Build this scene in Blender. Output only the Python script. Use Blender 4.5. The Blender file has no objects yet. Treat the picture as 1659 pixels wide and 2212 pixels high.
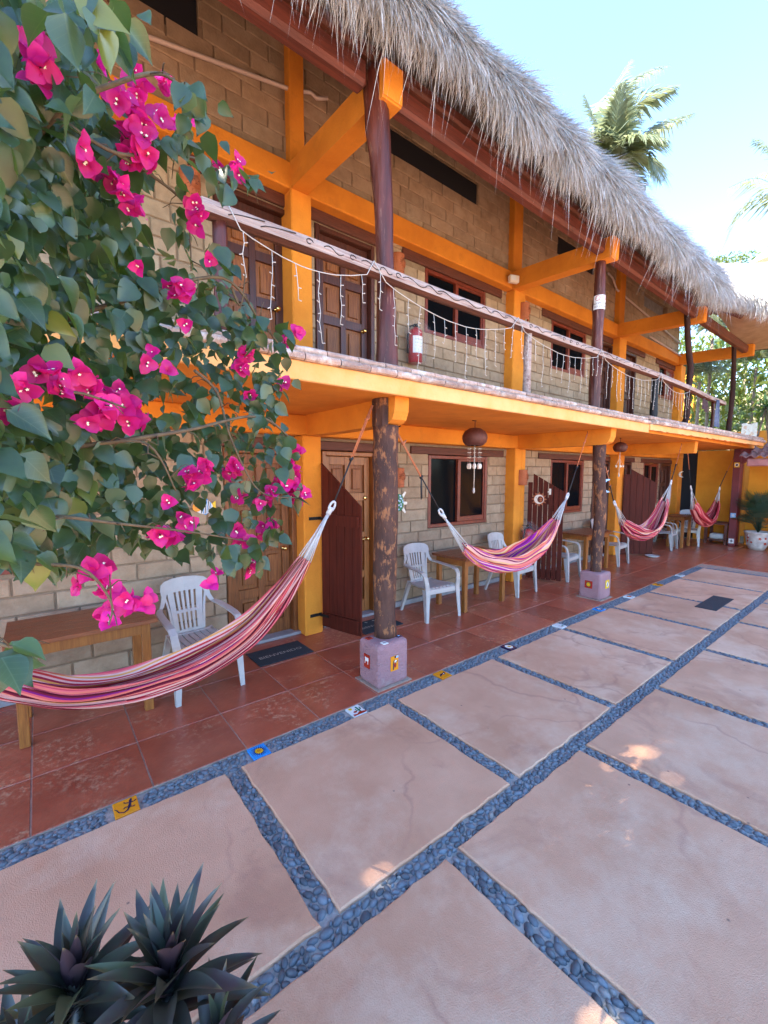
import bpy, bmesh, math, random
import numpy as np
from mathutils import Vector, Matrix, noise as mnoise

random.seed(7)
rng = np.random.default_rng(11)
S = bpy.context.scene
COL = S.collection
pi = math.pi

# ------------------------------------------------------------------ camera
CAM = Vector((0, 0, 1.85))
YAW, PITCH, ROLL = 0.67655, -0.0903, 0.0018
FPX, PW, PH = 928.85, 1659.0, 2211.4          # focal length and size in units of a 1659 px wide picture
_f = Vector((math.sin(YAW) * math.cos(PITCH), math.cos(YAW) * math.cos(PITCH), math.sin(PITCH)))
_r = _f.cross(Vector((0, 0, 1))).normalized()
_u = _r.cross(_f)
_r, _u = _r * math.cos(ROLL) + _u * math.sin(ROLL), _u * math.cos(ROLL) - _r * math.sin(ROLL)
cd = bpy.data.cameras.new('camera')
cam = bpy.data.objects.new('camera', cd)
COL.objects.link(cam)
cd.sensor_fit = 'HORIZONTAL'
cd.sensor_width = 36
cd.lens = 36 * FPX / PW
cd.clip_start = 0.05
cd.clip_end = 600
cam.matrix_world = Matrix(((_r.x, _u.x, -_f.x, CAM.x), (_r.y, _u.y, -_f.y, CAM.y), (_r.z, _u.z, -_f.z, CAM.z), (0, 0, 0, 1)))
S.camera = cam

# ------------------------------------------------------------------ light
SUN = Vector((-0.62, 0.125, 0.77)).normalized()        # towards the sun: beyond the left end of the house
w = bpy.data.worlds.new('World')
S.world = w
w.use_nodes = True
wn = w.node_tree
bg = wn.nodes['Background']
sky = wn.nodes.new('ShaderNodeTexSky')
sky.sky_type = 'NISHITA'
sky.sun_disc = False
sky.sun_elevation = math.asin(SUN.z)
sky.sun_rotation = math.atan2(SUN.x, SUN.y)
sky.air_density = 1.2
sky.dust_density = 0.1
sky.ozone_density = 4.0
sky.altitude = 2500
bg.inputs['Strength'].default_value = 0.13
wn.links.new(sky.outputs[0], bg.inputs['Color'])
sl = bpy.data.lights.new('sun', 'SUN')
sl.energy = 5.0
sl.angle = math.radians(0.53)
sl.color = (1.0, 0.90, 0.76)
so = bpy.data.objects.new('sun', sl)
COL.objects.link(so)
so.rotation_euler = (-SUN).to_track_quat('-Z', 'Y').to_euler()
so.location = (0, 0, 30)
S.view_settings.view_transform = 'Standard'
S.view_settings.look = 'None'
S.view_settings.gamma = 1
S.view_settings.use_curve_mapping = False
S.view_settings.exposure = 3.0


# ------------------------------------------------------------------ helpers
def ray(px, py):
    return _f + _r * ((px - PW / 2) / FPX) - _u * ((py - PH / 2) / FPX)


def at(px, py, d):
    return CAM + ray(px, py) * d


def atY(px, py, y):
    q = ray(px, py)
    return CAM + q * ((y - CAM.y) / q.y)


def atX(px, py, x):
    q = ray(px, py)
    return CAM + q * ((x - CAM.x) / q.x)


def atZ(px, py, z=0.0):
    q = ray(px, py)
    return CAM + q * ((z - CAM.z) / q.z)


def wloc(o):
    v = Vector((0, 0, 0))
    while o is not None:
        v += o.location
        o = o.parent
    return v


class MB:
    """collects polygons and links them as one mesh object"""

    def __init__(s):
        s.v, s.f, s.m, s.s = [], [], [], []

    def add(s, vs, fs, mat=0, smooth=False):
        o = len(s.v)
        s.v.extend([tuple(q) for q in vs])
        for f in fs:
            s.f.append(tuple(i + o for i in f))
            s.m.append(mat)
            s.s.append(smooth)
        return s

    def box(s, x0, x1, y0, y1, z0, z1, mat=0, bev=0.0, M=None):
        c = Vector(((x0 + x1) / 2, (y0 + y1) / 2, (z0 + z1) / 2))
        h = (abs(x1 - x0) / 2, abs(y1 - y0) / 2, abs(z1 - z0) / 2)
        b = min(bev, min(h) * 0.9)
        if b <= 0:
            vs = [Vector((c.x + sx * h[0], c.y + sy * h[1], c.z + sz * h[2])) for sx in (-1, 1) for sy in (-1, 1) for sz in (-1, 1)]
            fs = [(0, 1, 3, 2), (4, 6, 7, 5), (0, 4, 5, 1), (2, 3, 7, 6), (0, 2, 6, 4), (1, 5, 7, 3)]
        else:
            vs, idx, fs = [], {}, []
            for sx in (-1, 1):
                for sy in (-1, 1):
                    for sz in (-1, 1):
                        for a in range(3):
                            q = [h[0] - b, h[1] - b, h[2] - b]
                            q[a] = h[a]
                            idx[sx, sy, sz, a] = len(vs)
                            vs.append(Vector((c.x + sx * q[0], c.y + sy * q[1], c.z + sz * q[2])))
            for a in range(3):
                o1, o2 = [k for k in range(3) if k != a]
                for sg in (-1, 1):
                    loop = []
                    for p, q in ((-1, -1), (1, -1), (1, 1), (-1, 1)):
                        k = [0, 0, 0]
                        k[a], k[o1], k[o2] = sg, p, q
                        loop.append(idx[k[0], k[1], k[2], a])
                    fs.append(tuple(loop))
                for p in (-1, 1):
                    for q in (-1, 1):
                        k = [0, 0, 0]
                        k[o1], k[o2] = p, q
                        k1, k2 = list(k), list(k)
                        k1[a], k2[a] = -1, 1
                        fs.append((idx[(*k1, o1)], idx[(*k2, o1)], idx[(*k2, o2)], idx[(*k1, o2)]))
            for sx in (-1, 1):
                for sy in (-1, 1):
                    for sz in (-1, 1):
                        fs.append(tuple(idx[sx, sy, sz, a] for a in range(3)))
        if M is not None:
            vs = [M @ q for q in vs]
        return s.add(vs, fs, mat)

    def bar(s, a, b, w, t, mat=0, bev=0.0, up=(0, 0, 1), w2=None, t2=None):
        """box from a to b, w wide (sideways) and t thick (along up)"""
        a, b = Vector(a), Vector(b)
        d = (b - a).normalized()
        side = d.cross(Vector(up))
        if side.length < 1e-4:
            side = d.cross(Vector((1, 0, 0)))
        side.normalize()
        upv = side.cross(d)
        w2 = w if w2 is None else w2
        t2 = t if t2 is None else t2
        vs = []
        for p, ww, tt in ((a, w, t), (b, w2, t2)):
            for i, j in ((-1, -1), (1, -1), (1, 1), (-1, 1)):
                vs.append(p + side * (i * ww / 2) + upv * (j * tt / 2))
        return s.add(vs, [(0, 1, 2, 3), (7, 6, 5, 4), (0, 4, 5, 1), (1, 5, 6, 2), (2, 6, 7, 3), (3, 7, 4, 0)], mat)

    def tube(s, pts, rad, n=8, mat=0, cap=True, smooth=True, flat=1.0):
        pts = [Vector(p) for p in pts]
        if not hasattr(rad, '__len__'):
            rad = [rad] * len(pts)
        vs, fs = [], []
        ref = None
        for i, p in enumerate(pts):
            d = (pts[min(i + 1, len(pts) - 1)] - pts[max(i - 1, 0)])
            d = d.normalized() if d.length > 1e-9 else Vector((0, 0, 1))
            if ref is None:
                ref = d.cross(Vector((0, 0, 1)))
                if ref.length < 1e-3:
                    ref = d.cross(Vector((0, 1, 0)))
            ref = (ref - d * ref.dot(d))
            ref = ref.normalized() if ref.length > 1e-6 else d.orthogonal().normalized()
            up = d.cross(ref)
            for k in range(n):
                a = 2 * pi * k / n
                vs.append(p + ref * (math.cos(a) * rad[i]) + up * (math.sin(a) * rad[i] * flat))
        for i in range(len(pts) - 1):
            for k in range(n):
                k2 = (k + 1) % n
                fs.append((i * n + k, i * n + k2, (i + 1) * n + k2, (i + 1) * n + k))
        s.add(vs, fs, mat, smooth)
        if cap:
            o = len(s.v) - len(vs)
            s.f.append(tuple(o + k for k in reversed(range(n))))
            s.m.append(mat)
            s.s.append(False)
            o += (len(pts) - 1) * n
            s.f.append(tuple(o + k for k in range(n)))
            s.m.append(mat)
            s.s.append(False)
        return s

    def lathe(s, prof, c=(0, 0, 0), n=20, mat=0, smooth=True, cap=True, a0=0, a1=2 * pi):
        c = Vector(c)
        full = abs(a1 - a0 - 2 * pi) < 1e-6
        m = n if full else n + 1
        vs, fs = [], []
        for r, z in prof:
            for k in range(m):
                a = a0 + (a1 - a0) * k / n
                vs.append(c + Vector((math.cos(a) * r, math.sin(a) * r, z)))
        for i in range(len(prof) - 1):
            for k in range(n):
                k2 = (k + 1) % m
                fs.append((i * m + k, i * m + k2, (i + 1) * m + k2, (i + 1) * m + k))
        s.add(vs, fs, mat, smooth)
        if cap and full:
            o = len(s.v) - len(vs)
            for base in (0, (len(prof) - 1) * m):
                s.f.append(tuple(o + base + k for k in range(m)))
                s.m.append(mat)
                s.s.append(False)
        return s

    def grid(s, fn, nu, nv, mat=0, smooth=True):
        vs = [fn(i / nu, j / nv) for i in range(nu + 1) for j in range(nv + 1)]
        fs = [(i * (nv + 1) + j, (i + 1) * (nv + 1) + j, (i + 1) * (nv + 1) + j + 1, i * (nv + 1) + j + 1) for i in range(nu) for j in range(nv)]
        return s.add(vs, fs, mat, smooth)

    def prism(s, poly, fn, t, mat=0, smooth=False):
        """poly: 2-D outline; fn(a, b, h) -> point; thickness t along h"""
        n = len(poly)
        vs = [fn(a, b, 0) for a, b in poly] + [fn(a, b, t) for a, b in poly]
        fs = [tuple(range(n))[::-1], tuple(range(n, 2 * n))]
        fs += [(i, (i + 1) % n, (i + 1) % n + n, i + n) for i in range(n)]
        return s.add(vs, fs, mat, smooth)

    def disc(s, c, r, fn, t=0.002, n=16, mat=0, r2=None):
        return s.prism([(c[0] + math.cos(2 * pi * k / n) * r, c[1] + math.sin(2 * pi * k / n) * (r2 or r)) for k in range(n)], fn, t, mat)

    def mesh(s, name, mats, off=None, recalc=True):
        me = bpy.data.meshes.new(name)
        v = s.v if off is None else [(q[0] - off[0], q[1] - off[1], q[2] - off[2]) for q in s.v]
        me.from_pydata(v, [], s.f)
        if not isinstance(mats, (list, tuple)):
            mats = [mats]
        for m in mats:
            me.materials.append(m)
        me.polygons.foreach_set('material_index', s.m)
        me.polygons.foreach_set('use_smooth', s.s)
        if recalc and len(s.f) < 60000:
            bm = bmesh.new()
            bm.from_mesh(me)
            bmesh.ops.recalc_face_normals(bm, faces=bm.faces)
            bm.to_mesh(me)
            bm.free()
        me.update()
        return me

    def build(s, name, mats, parent=None, world=True, recalc=True):
        off = wloc(parent) if (parent is not None and world) else None
        o = bpy.data.objects.new(name, s.mesh(name, mats, off, recalc))
        COL.objects.link(o)
        o.parent = parent
        return o


def npmesh(name, verts, faces, mats, smooth=False, parent=None, midx=None):
    """big meshes straight from arrays; faces: (n, k) with one k"""
    verts = np.asarray(verts, dtype=np.float32)
    faces = np.asarray(faces, dtype=np.int32)
    if parent is not None:
        verts = verts - np.array(wloc(parent), dtype=np.float32)
    me = bpy.data.meshes.new(name)
    k = faces.shape[1]
    me.vertices.add(len(verts))
    me.vertices.foreach_set('co', verts.ravel())
    me.loops.add(faces.size)
    me.loops.foreach_set('vertex_index', faces.ravel())
    me.polygons.add(len(faces))
    me.polygons.foreach_set('loop_start', np.arange(0, faces.size, k, dtype=np.int32))
    if not isinstance(mats, (list, tuple)):
        mats = [mats]
    for m in mats:
        me.materials.append(m)
    if midx is not None:
        me.polygons.foreach_set('material_index', np.asarray(midx, dtype=np.int32))
    me.polygons.foreach_set('use_smooth', np.full(len(faces), smooth))
    me.update(calc_edges=True)
    o = bpy.data.objects.new(name, me)
    COL.objects.link(o)
    o.parent = parent
    return o


def tag(o, label=None, cat=None, group=None, kind=None):
    if label:
        o['label'] = label
    if cat:
        o['category'] = cat
    if group:
        o['group'] = group
    if kind:
        o['kind'] = kind
    return o


def thing(name, label, cat, loc=(0, 0, 0), rz=0, group=None):
    o = bpy.data.objects.new(name, None)
    o.empty_display_size = 0.1
    COL.objects.link(o)
    o.location = loc
    o.rotation_euler = (0, 0, rz)
    return tag(o, label, cat, group)


def link(name, me, parent=None, M=None):
    o = bpy.data.objects.new(name, me)
    COL.objects.link(o)
    o.parent = parent
    if M is not None:
        o.matrix_local = M
    return o


CH = {}


def copy_tree(o, parent=None):
    c = o.copy()
    COL.objects.link(c)
    c.parent = parent
    for k in list(o.children):
        copy_tree(k, c)
    return c


# ------------------------------------------------------------------ materials
def lin(r, g, b):
    def q(c):
        c /= 255.0
        return c / 12.92 if c <= 0.04045 else ((c + 0.055) / 1.055) ** 2.4
    return (q(r), q(g), q(b))


def mat(name, c1, c2=None, scale=4.0, rough=0.7, bump=0.0, bscale=40.0, spec=0.5, stretch=(1, 1, 1), rand=0.0,
        c3=None, s3=1.0, lo3=0.55, hi3=0.7, metallic=0.0, detail=5, lo=0.35, hi=0.65, coat=0.0, rough2=None, dist=0.01, local=False, mask3=0.0):
    m = bpy.data.materials.new(name)
    m.use_nodes = True
    nt = m.node_tree
    N, L = nt.nodes, nt.links
    p = N['Principled BSDF']
    p.inputs['Roughness'].default_value = rough
    p.inputs['Metallic'].default_value = metallic
    p.inputs['Specular IOR Level'].default_value = spec
    if coat:
        p.inputs['Coat Weight'].default_value = coat
        p.inputs['Coat Roughness'].default_value = 0.15
    if local:
        pos = N.new('ShaderNodeTexCoord').outputs['Object']
    else:
        pos = N.new('ShaderNodeNewGeometry').outputs['Position']
    mp = N.new('ShaderNodeMapping')
    mp.inputs['Scale'].default_value = stretch
    L.new(pos, mp.inputs['Vector'])
    vec = mp.outputs[0]
    if rand:
        oi = N.new('ShaderNodeObjectInfo')
        ad = N.new('ShaderNodeVectorMath')
        ad.operation = 'MULTIPLY_ADD'
        L.new(oi.outputs['Random'], ad.inputs[0])
        ad.inputs[1].default_value = (37, 53, 71)
        L.new(vec, ad.inputs[2])
        vec = ad.outputs[0]
    col = None
    if c2 is not None:
        nz = N.new('ShaderNodeTexNoise')
        nz.inputs['Scale'].default_value = scale
        nz.inputs['Detail'].default_value = detail
        nz.inputs['Roughness'].default_value = 0.6
        L.new(vec, nz.inputs['Vector'])
        mr = N.new('ShaderNodeMapRange')
        mr.inputs['From Min'].default_value = lo
        mr.inputs['From Max'].default_value = hi
        L.new(nz.outputs['Fac'], mr.inputs['Value'])
        mx = N.new('ShaderNodeMix')
        mx.data_type = 'RGBA'
        mx.inputs['A'].default_value = (*c1, 1)
        mx.inputs['B'].default_value = (*c2, 1)
        L.new(mr.outputs[0], mx.inputs['Factor'])
        col = mx.outputs['Result']
        if rough2 is not None:
            mq = N.new('ShaderNodeMapRange')
            mq.inputs['To Min'].default_value = rough
            mq.inputs['To Max'].default_value = rough2
            L.new(mr.outputs[0], mq.inputs['Value'])
            L.new(mq.outputs[0], p.inputs['Roughness'])
    if c3 is not None:
        n3 = N.new('ShaderNodeTexNoise')
        n3.inputs['Scale'].default_value = s3
        n3.inputs['Detail'].default_value = 9
        n3.inputs['Roughness'].default_value = 0.7
        L.new(vec, n3.inputs['Vector'])
        m3 = N.new('ShaderNodeMapRange')
        m3.inputs['From Min'].default_value = lo3
        m3.inputs['From Max'].default_value = hi3
        L.new(n3.outputs['Fac'], m3.inputs['Value'])
        f3 = m3.outputs[0]
        if mask3:
            n4 = N.new('ShaderNodeTexNoise')
            n4.inputs['Scale'].default_value = mask3
            n4.inputs['Detail'].default_value = 3
            L.new(vec, n4.inputs['Vector'])
            m4 = N.new('ShaderNodeMapRange')
            m4.inputs['From Min'].default_value = 0.46
            m4.inputs['From Max'].default_value = 0.60
            L.new(n4.outputs['Fac'], m4.inputs['Value'])
            mm = N.new('ShaderNodeMath')
            mm.operation = 'MULTIPLY'
            L.new(f3, mm.inputs[0])
            L.new(m4.outputs[0], mm.inputs[1])
            f3 = mm.outputs[0]
        x3 = N.new('ShaderNodeMix')
        x3.data_type = 'RGBA'
        if col is None:
            x3.inputs['A'].default_value = (*c1, 1)
        else:
            L.new(col, x3.inputs['A'])
        x3.inputs['B'].default_value = (*c3, 1)
        L.new(f3, x3.inputs['Factor'])
        col = x3.outputs['Result']
    if rand:
        hs = N.new('ShaderNodeHueSaturation')
        mv = N.new('ShaderNodeMapRange')
        mv.inputs['To Min'].default_value = 1 - rand
        mv.inputs['To Max'].default_value = 1 + rand
        L.new(oi.outputs['Random'], mv.inputs['Value'])
        L.new(mv.outputs[0], hs.inputs['Value'])
        if col is None:
            hs.inputs['Color'].default_value = (*c1, 1)
        else:
            L.new(col, hs.inputs['Color'])
        col = hs.outputs[0]
    if col is None:
        p.inputs['Base Color'].default_value = (*c1, 1)
    else:
        L.new(col, p.inputs['Base Color'])
    if bump:
        nb = N.new('ShaderNodeTexNoise')
        nb.inputs['Scale'].default_value = bscale
        nb.inputs['Detail'].default_value = 4
        L.new(vec, nb.inputs['Vector'])
        bp = N.new('ShaderNodeBump')
        bp.inputs['Strength'].default_value = bump
        bp.inputs['Distance'].default_value = dist
        L.new(nb.outputs['Fac'], bp.inputs['Height'])
        L.new(bp.outputs[0], p.inputs['Normal'])
    return m


def leafmat(name, c1, c2, tr, rough=0.35, trw=0.3, scale=6.0, rand=0.25, back=None, spec=0.5, **kw):
    """leaf: glossy front, light passes through"""
    m = mat(name, c1, c2, scale=scale, rough=rough, rand=rand, spec=spec, **kw)
    nt = m.node_tree
    N, L = nt.nodes, nt.links
    p = N['Principled BSDF']
    out = [n for n in N if n.type == 'OUTPUT_MATERIAL'][0]
    if back is not None:
        g = N.new('ShaderNodeNewGeometry')
        mx = N.new('ShaderNodeMix')
        mx.data_type = 'RGBA'
        L.new(g.outputs['Backfacing'], mx.inputs['Factor'])
        src = p.inputs['Base Color'].links[0].from_socket
        L.new(src, mx.inputs['A'])
        mx.inputs['B'].default_value = (*back, 1)
        L.new(mx.outputs['Result'], p.inputs['Base Color'])
    t = N.new('ShaderNodeBsdfTranslucent')
    t.inputs['Color'].default_value = (*tr, 1)
    ms = N.new('ShaderNodeMixShader')
    ms.inputs[0].default_value = trw
    L.new(p.outputs[0], ms.inputs[1])
    L.new(t.outputs[0], ms.inputs[2])
    L.new(ms.outputs[0], out.inputs[0])
    return m


BRICK = mat('adobe_block', (0.355, 0.255, 0.165), (0.275, 0.192, 0.122), 9, 0.9, 0.5, 55, rand=0.13, c3=(0.43, 0.335, 0.235), s3=2.2, lo3=0.5, hi3=0.75)
MORTAR = mat('mud_mortar', (0.255, 0.18, 0.116), (0.20, 0.138, 0.088), 14, 0.95, 0.6, 70)
ORANGE = mat('orange_lime_paint', (0.72, 0.262, 0.022), (0.59, 0.192, 0.014), 2.2, 0.88, 0.5, 55, c3=(0.50, 0.17, 0.02), s3=3.5, lo3=0.55, hi3=0.78, detail=10)
FASCIA = mat('pale_orange_paint', (0.80, 0.42, 0.16), (0.76, 0.34, 0.09), 3, 0.85, 0.45, 45, c3=(0.66, 0.34, 0.16), s3=5, lo3=0.6, hi3=0.75)  # fascia orange, paler than the column orange
YELLOW = mat('yellow_lime_paint', (0.72, 0.30, 0.02), (0.60, 0.23, 0.012), 2, 0.85, 0.3, 50)
MAROON = mat('maroon_paint', (0.17, 0.022, 0.025), (0.12, 0.016, 0.02), 4, 0.6, 0.2, 40)
TILE = mat('terracotta_tile', (0.39, 0.098, 0.050), (0.29, 0.063, 0.033), 3.5, 0.30, 0.15, 40, rand=0.14, c3=(0.52, 0.29, 0.17), s3=24, lo3=0.50, hi3=0.68, spec=0.5, mask3=2.6, detail=10)
GROUT = mat('grout', (0.38, 0.29, 0.22), (0.28, 0.20, 0.16), 20, 0.9)
PLINTH = mat('mauve_cement', (0.37, 0.205, 0.215), (0.29, 0.15, 0.16), 5, 0.95, 1.0, 70, c3=(0.34, 0.24, 0.24), s3=5, dist=0.02)
PEB = mat('river_pebble', (0.140, 0.165, 0.185), (0.080, 0.100, 0.120), 30, 0.55, 0.15, 80, rand=0.45, c3=(0.24, 0.225, 0.20), s3=0.6, lo3=0.60, hi3=0.66)
PEBM = mat('pebble_mortar', (0.38, 0.37, 0.34), (0.24, 0.24, 0.225), 25, 0.95, 0.7, 60)
EDGE = mat('weathered_edging_brick', (0.46, 0.32, 0.255), (0.29, 0.19, 0.155), 12, 0.9, 0.9, 45, rand=0.22, c3=(0.58, 0.50, 0.43), s3=7, lo3=0.50, hi3=0.66)
DOOR = mat('varnished_door_wood', (0.27, 0.095, 0.026), (0.14, 0.043, 0.013), 5, 0.45, 0.25, 30, stretch=(14, 14, 0.9), rand=0.15, spec=0.35)
DARKW = mat('dark_door_wood', (0.085, 0.022, 0.012), (0.045, 0.012, 0.008), 5, 0.4, 0.2, 30, stretch=(14, 14, 0.9), rand=0.12)
DOORLT = mat('honey_door_wood', (0.33, 0.12, 0.025), (0.22, 0.07, 0.014), 5, 0.4, 0.2, 30, stretch=(14, 14, 0.9))
GATEW = mat('red_brown_gate_paint', (0.095, 0.015, 0.007), (0.058, 0.009, 0.005), 4, 0.62, 0.25, 25, stretch=(10, 10, 0.7), rand=0.15, spec=0.18)
TABLEW = mat('table_wood', (0.23, 0.068, 0.021), (0.14, 0.036, 0.012), 4, 0.35, 0.2, 30, stretch=(1.0, 14, 14), rand=0.1)
LEGW = mat('table_leg_wood', (0.34, 0.125, 0.024), (0.22, 0.07, 0.014), 5, 0.4, 0.15, 30, stretch=(14, 14, 1.0), rand=0.1)
FRAMEW = mat('red_window_frame', (0.20, 0.034, 0.016), (0.13, 0.022, 0.012), 5, 0.4, 0.15, 30, stretch=(3, 3, 3), rand=0.1)
LINTEL = mat('lintel_wood', (0.12, 0.032, 0.018), (0.07, 0.018, 0.012), 6, 0.6, 0.3, 30, stretch=(1, 10, 10))
BARK = mat('peeled_bark', (0.090, 0.042, 0.030), (0.050, 0.025, 0.021), 9, 0.7, 0.9, 22, stretch=(1, 1, 0.42), c3=(0.27, 0.115, 0.05), s3=17, lo3=0.53, hi3=0.60, dist=0.02, spec=0.25)
DARKLOG = mat('dark_bark_log', (0.050, 0.020, 0.016), (0.025, 0.011, 0.010), 10, 0.7, 0.7, 18, stretch=(1, 1, 0.2), spec=0.2)
REDLOG = mat('red_stained_log', (0.120, 0.028, 0.018), (0.050, 0.013, 0.011), 14, 0.42, 0.8, 18, stretch=(1, 1, 0.10), c3=(0.26, 0.13, 0.09), s3=22, lo3=0.57, hi3=0.66, dist=0.02, spec=0.35)
REDBEAM = mat('red_stained_beam', (0.145, 0.034, 0.022), (0.075, 0.018, 0.014), 6, 0.6, 0.5, 25, stretch=(0.3, 5, 5))
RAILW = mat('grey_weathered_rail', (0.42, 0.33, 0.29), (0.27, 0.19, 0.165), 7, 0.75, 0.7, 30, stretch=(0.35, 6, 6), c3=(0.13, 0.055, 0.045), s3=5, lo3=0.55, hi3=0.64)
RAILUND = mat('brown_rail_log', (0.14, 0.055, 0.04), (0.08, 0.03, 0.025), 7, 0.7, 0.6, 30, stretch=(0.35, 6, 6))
CARVE = mat('carved_groove', (0.035, 0.028, 0.03), rough=0.9)
GLASS = mat('dark_window_glass', (0.004, 0.005, 0.007), rough=0.12, spec=0.03)
ROOMSHADE = mat('room_shade_black', (0.010, 0.011, 0.016), rough=0.9)  # darkness of unlit rooms put into the colour
PLASTIC = mat('white_plastic', (0.44, 0.42, 0.40), (0.38, 0.36, 0.345), 8, 0.45, 0.08, 120, rand=0.05, local=True)
WHITE = mat('white_cord', (0.50, 0.50, 0.50), rough=0.7)
CABLE = mat('white_cable', (0.50, 0.46, 0.41), rough=0.5)
BLACK = mat('black_rubber', (0.012, 0.013, 0.016), rough=0.7)
IRON = mat('black_iron', (0.015, 0.014, 0.015), rough=0.5, metallic=0.6)
MATB = mat('black_doormat', (0.014, 0.020, 0.028), (0.022, 0.028, 0.036), 60, 0.9, 0.5, 300)
MATTXT = mat('doormat_lettering', (0.34, 0.32, 0.27), rough=0.9)
ROPEO = mat('orange_rope', (0.50, 0.17, 0.07), (0.35, 0.11, 0.05), 60, 0.85)
TERRA = mat('terracotta_clay', (0.42, 0.13, 0.055), (0.32, 0.09, 0.035), 8, 0.85, 0.3, 50)
TERRAD = mat('dark_terracotta', (0.12, 0.03, 0.02), rough=0.9)
COCO = mat('coconut_shell', (0.11, 0.030, 0.022), (0.065, 0.018, 0.014), 14, 0.6, 0.4, 50)
SHELLW = mat('white_sea_shell', (0.75, 0.70, 0.62), rough=0.4)
BRASS = mat('brass', (0.70, 0.48, 0.18), rough=0.25, metallic=1.0)
RED = mat('extinguisher_red', (0.33, 0.012, 0.02), rough=0.3)
LABELW = mat('label_white', (0.74, 0.76, 0.78), rough=0.6)
LABELB = mat('label_blue', (0.10, 0.25, 0.62), rough=0.6)
INK = mat('ink_black', (0.02, 0.02, 0.03), rough=0.6)
INKR = mat('ink_red', (0.55, 0.03, 0.03), rough=0.6)
CONDUIT = mat('grey_conduit', (0.52, 0.42, 0.38), rough=0.6)
SILL = mat('grey_cement', (0.30, 0.29, 0.30), (0.22, 0.21, 0.22), 9, 0.9, 0.4, 40)
G_OR = mat('glaze_orange', (0.72, 0.26, 0.012), rough=0.2)
G_BL = mat('glaze_blue', (0.015, 0.25, 0.62), rough=0.2)
G_NV = mat('glaze_navy', (0.012, 0.012, 0.05), rough=0.2)
G_WH = mat('glaze_white', (0.70, 0.70, 0.66), rough=0.2)
G_GN = mat('glaze_green', (0.02, 0.16, 0.08), rough=0.2)
G_YE = mat('glaze_yellow', (0.75, 0.48, 0.02), rough=0.2)
G_RD = mat('glaze_red', (0.35, 0.03, 0.015), rough=0.2)
G_LB = mat('glaze_light_blue', (0.30, 0.50, 0.72), rough=0.25)
GLZ = [G_OR, G_BL, G_NV, G_WH, G_GN, G_YE, G_RD, G_LB]
CEIL = mat('smooth_thatch_underside', (0.40, 0.29, 0.20), (0.30, 0.21, 0.14), 5, 0.9, 0.6, 40)
THATCH = mat('thatch_mass', (0.085, 0.062, 0.045), (0.05, 0.036, 0.027), 8, 0.95, 1.0, 30, stretch=(3, 1, 1))
BLADE = leafmat('thatch_strand', (0.63, 0.645, 0.66), (0.32, 0.325, 0.33), (0.5, 0.43, 0.3), rough=0.6, trw=0.12, scale=24, rand=0.0, c3=(0.27, 0.235, 0.20), s3=2.6, lo3=0.57, hi3=0.76)
LEAF = leafmat('bougainvillea_leaf', (0.036, 0.080, 0.028), (0.017, 0.043, 0.020), (0.20, 0.34, 0.03), spec=0.6, rough=0.32, trw=0.22, scale=9, rand=0.35, back=(0.040, 0.078, 0.042))
BRACT = leafmat('magenta_bract', (0.56, 0.008, 0.27), (0.54, 0.010, 0.14), (0.85, 0.02, 0.28), rough=0.55, trw=0.35, scale=26, rand=0.25)
STAR = mat('flower_star', (0.80, 0.78, 0.66), rough=0.6)
TWIG = mat('twig', (0.11, 0.085, 0.045), (0.07, 0.05, 0.03), 30, 0.85, 0.5, 60)
RHOEO = leafmat('boat_lily_leaf', (0.046, 0.068, 0.042), (0.048, 0.036, 0.042), (0.14, 0.13, 0.07), rough=0.38, trw=0.12, scale=11, rand=0.5, back=(0.055, 0.034, 0.045))
PALMG = leafmat('palm_leaflet', (0.11, 0.14, 0.08), (0.06, 0.085, 0.048), (0.34, 0.38, 0.20), rough=0.4, trw=0.28, scale=3, rand=0.25)
PALMT = mat('palm_trunk', (0.20, 0.15, 0.11), (0.12, 0.09, 0.07), 6, 0.9, 0.8, 14)
JUNG = leafmat('jungle_leaf', (0.075, 0.115, 0.020), (0.030, 0.055, 0.012), (0.34, 0.38, 0.05), rough=0.45, trw=0.28, scale=1.6, rand=0.0)
JUNGD = leafmat('dark_jungle_leaf', (0.03, 0.07, 0.025), (0.018, 0.045, 0.02), (0.2, 0.32, 0.05), rough=0.45, trw=0.3, scale=1.2, rand=0.0)
FANG = leafmat('fan_palm_leaf', (0.035, 0.075, 0.045), (0.02, 0.05, 0.035), (0.15, 0.25, 0.05), rough=0.4, trw=0.2, scale=6, rand=0.2)
EARTH = mat('dry_earth', (0.20, 0.14, 0.08), (0.10, 0.10, 0.04), 0.8, 0.95, 0.5, 6)
ROOFT = mat('grey_red_roof_tile', (0.24, 0.13, 0.12), (0.15, 0.085, 0.085), 6, 0.85, 0.4, 40, rand=0.1)
PINKF = mat('pink_fascia', (0.38, 0.16, 0.14), (0.30, 0.12, 0.11), 6, 0.85, 0.4, 40)


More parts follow.
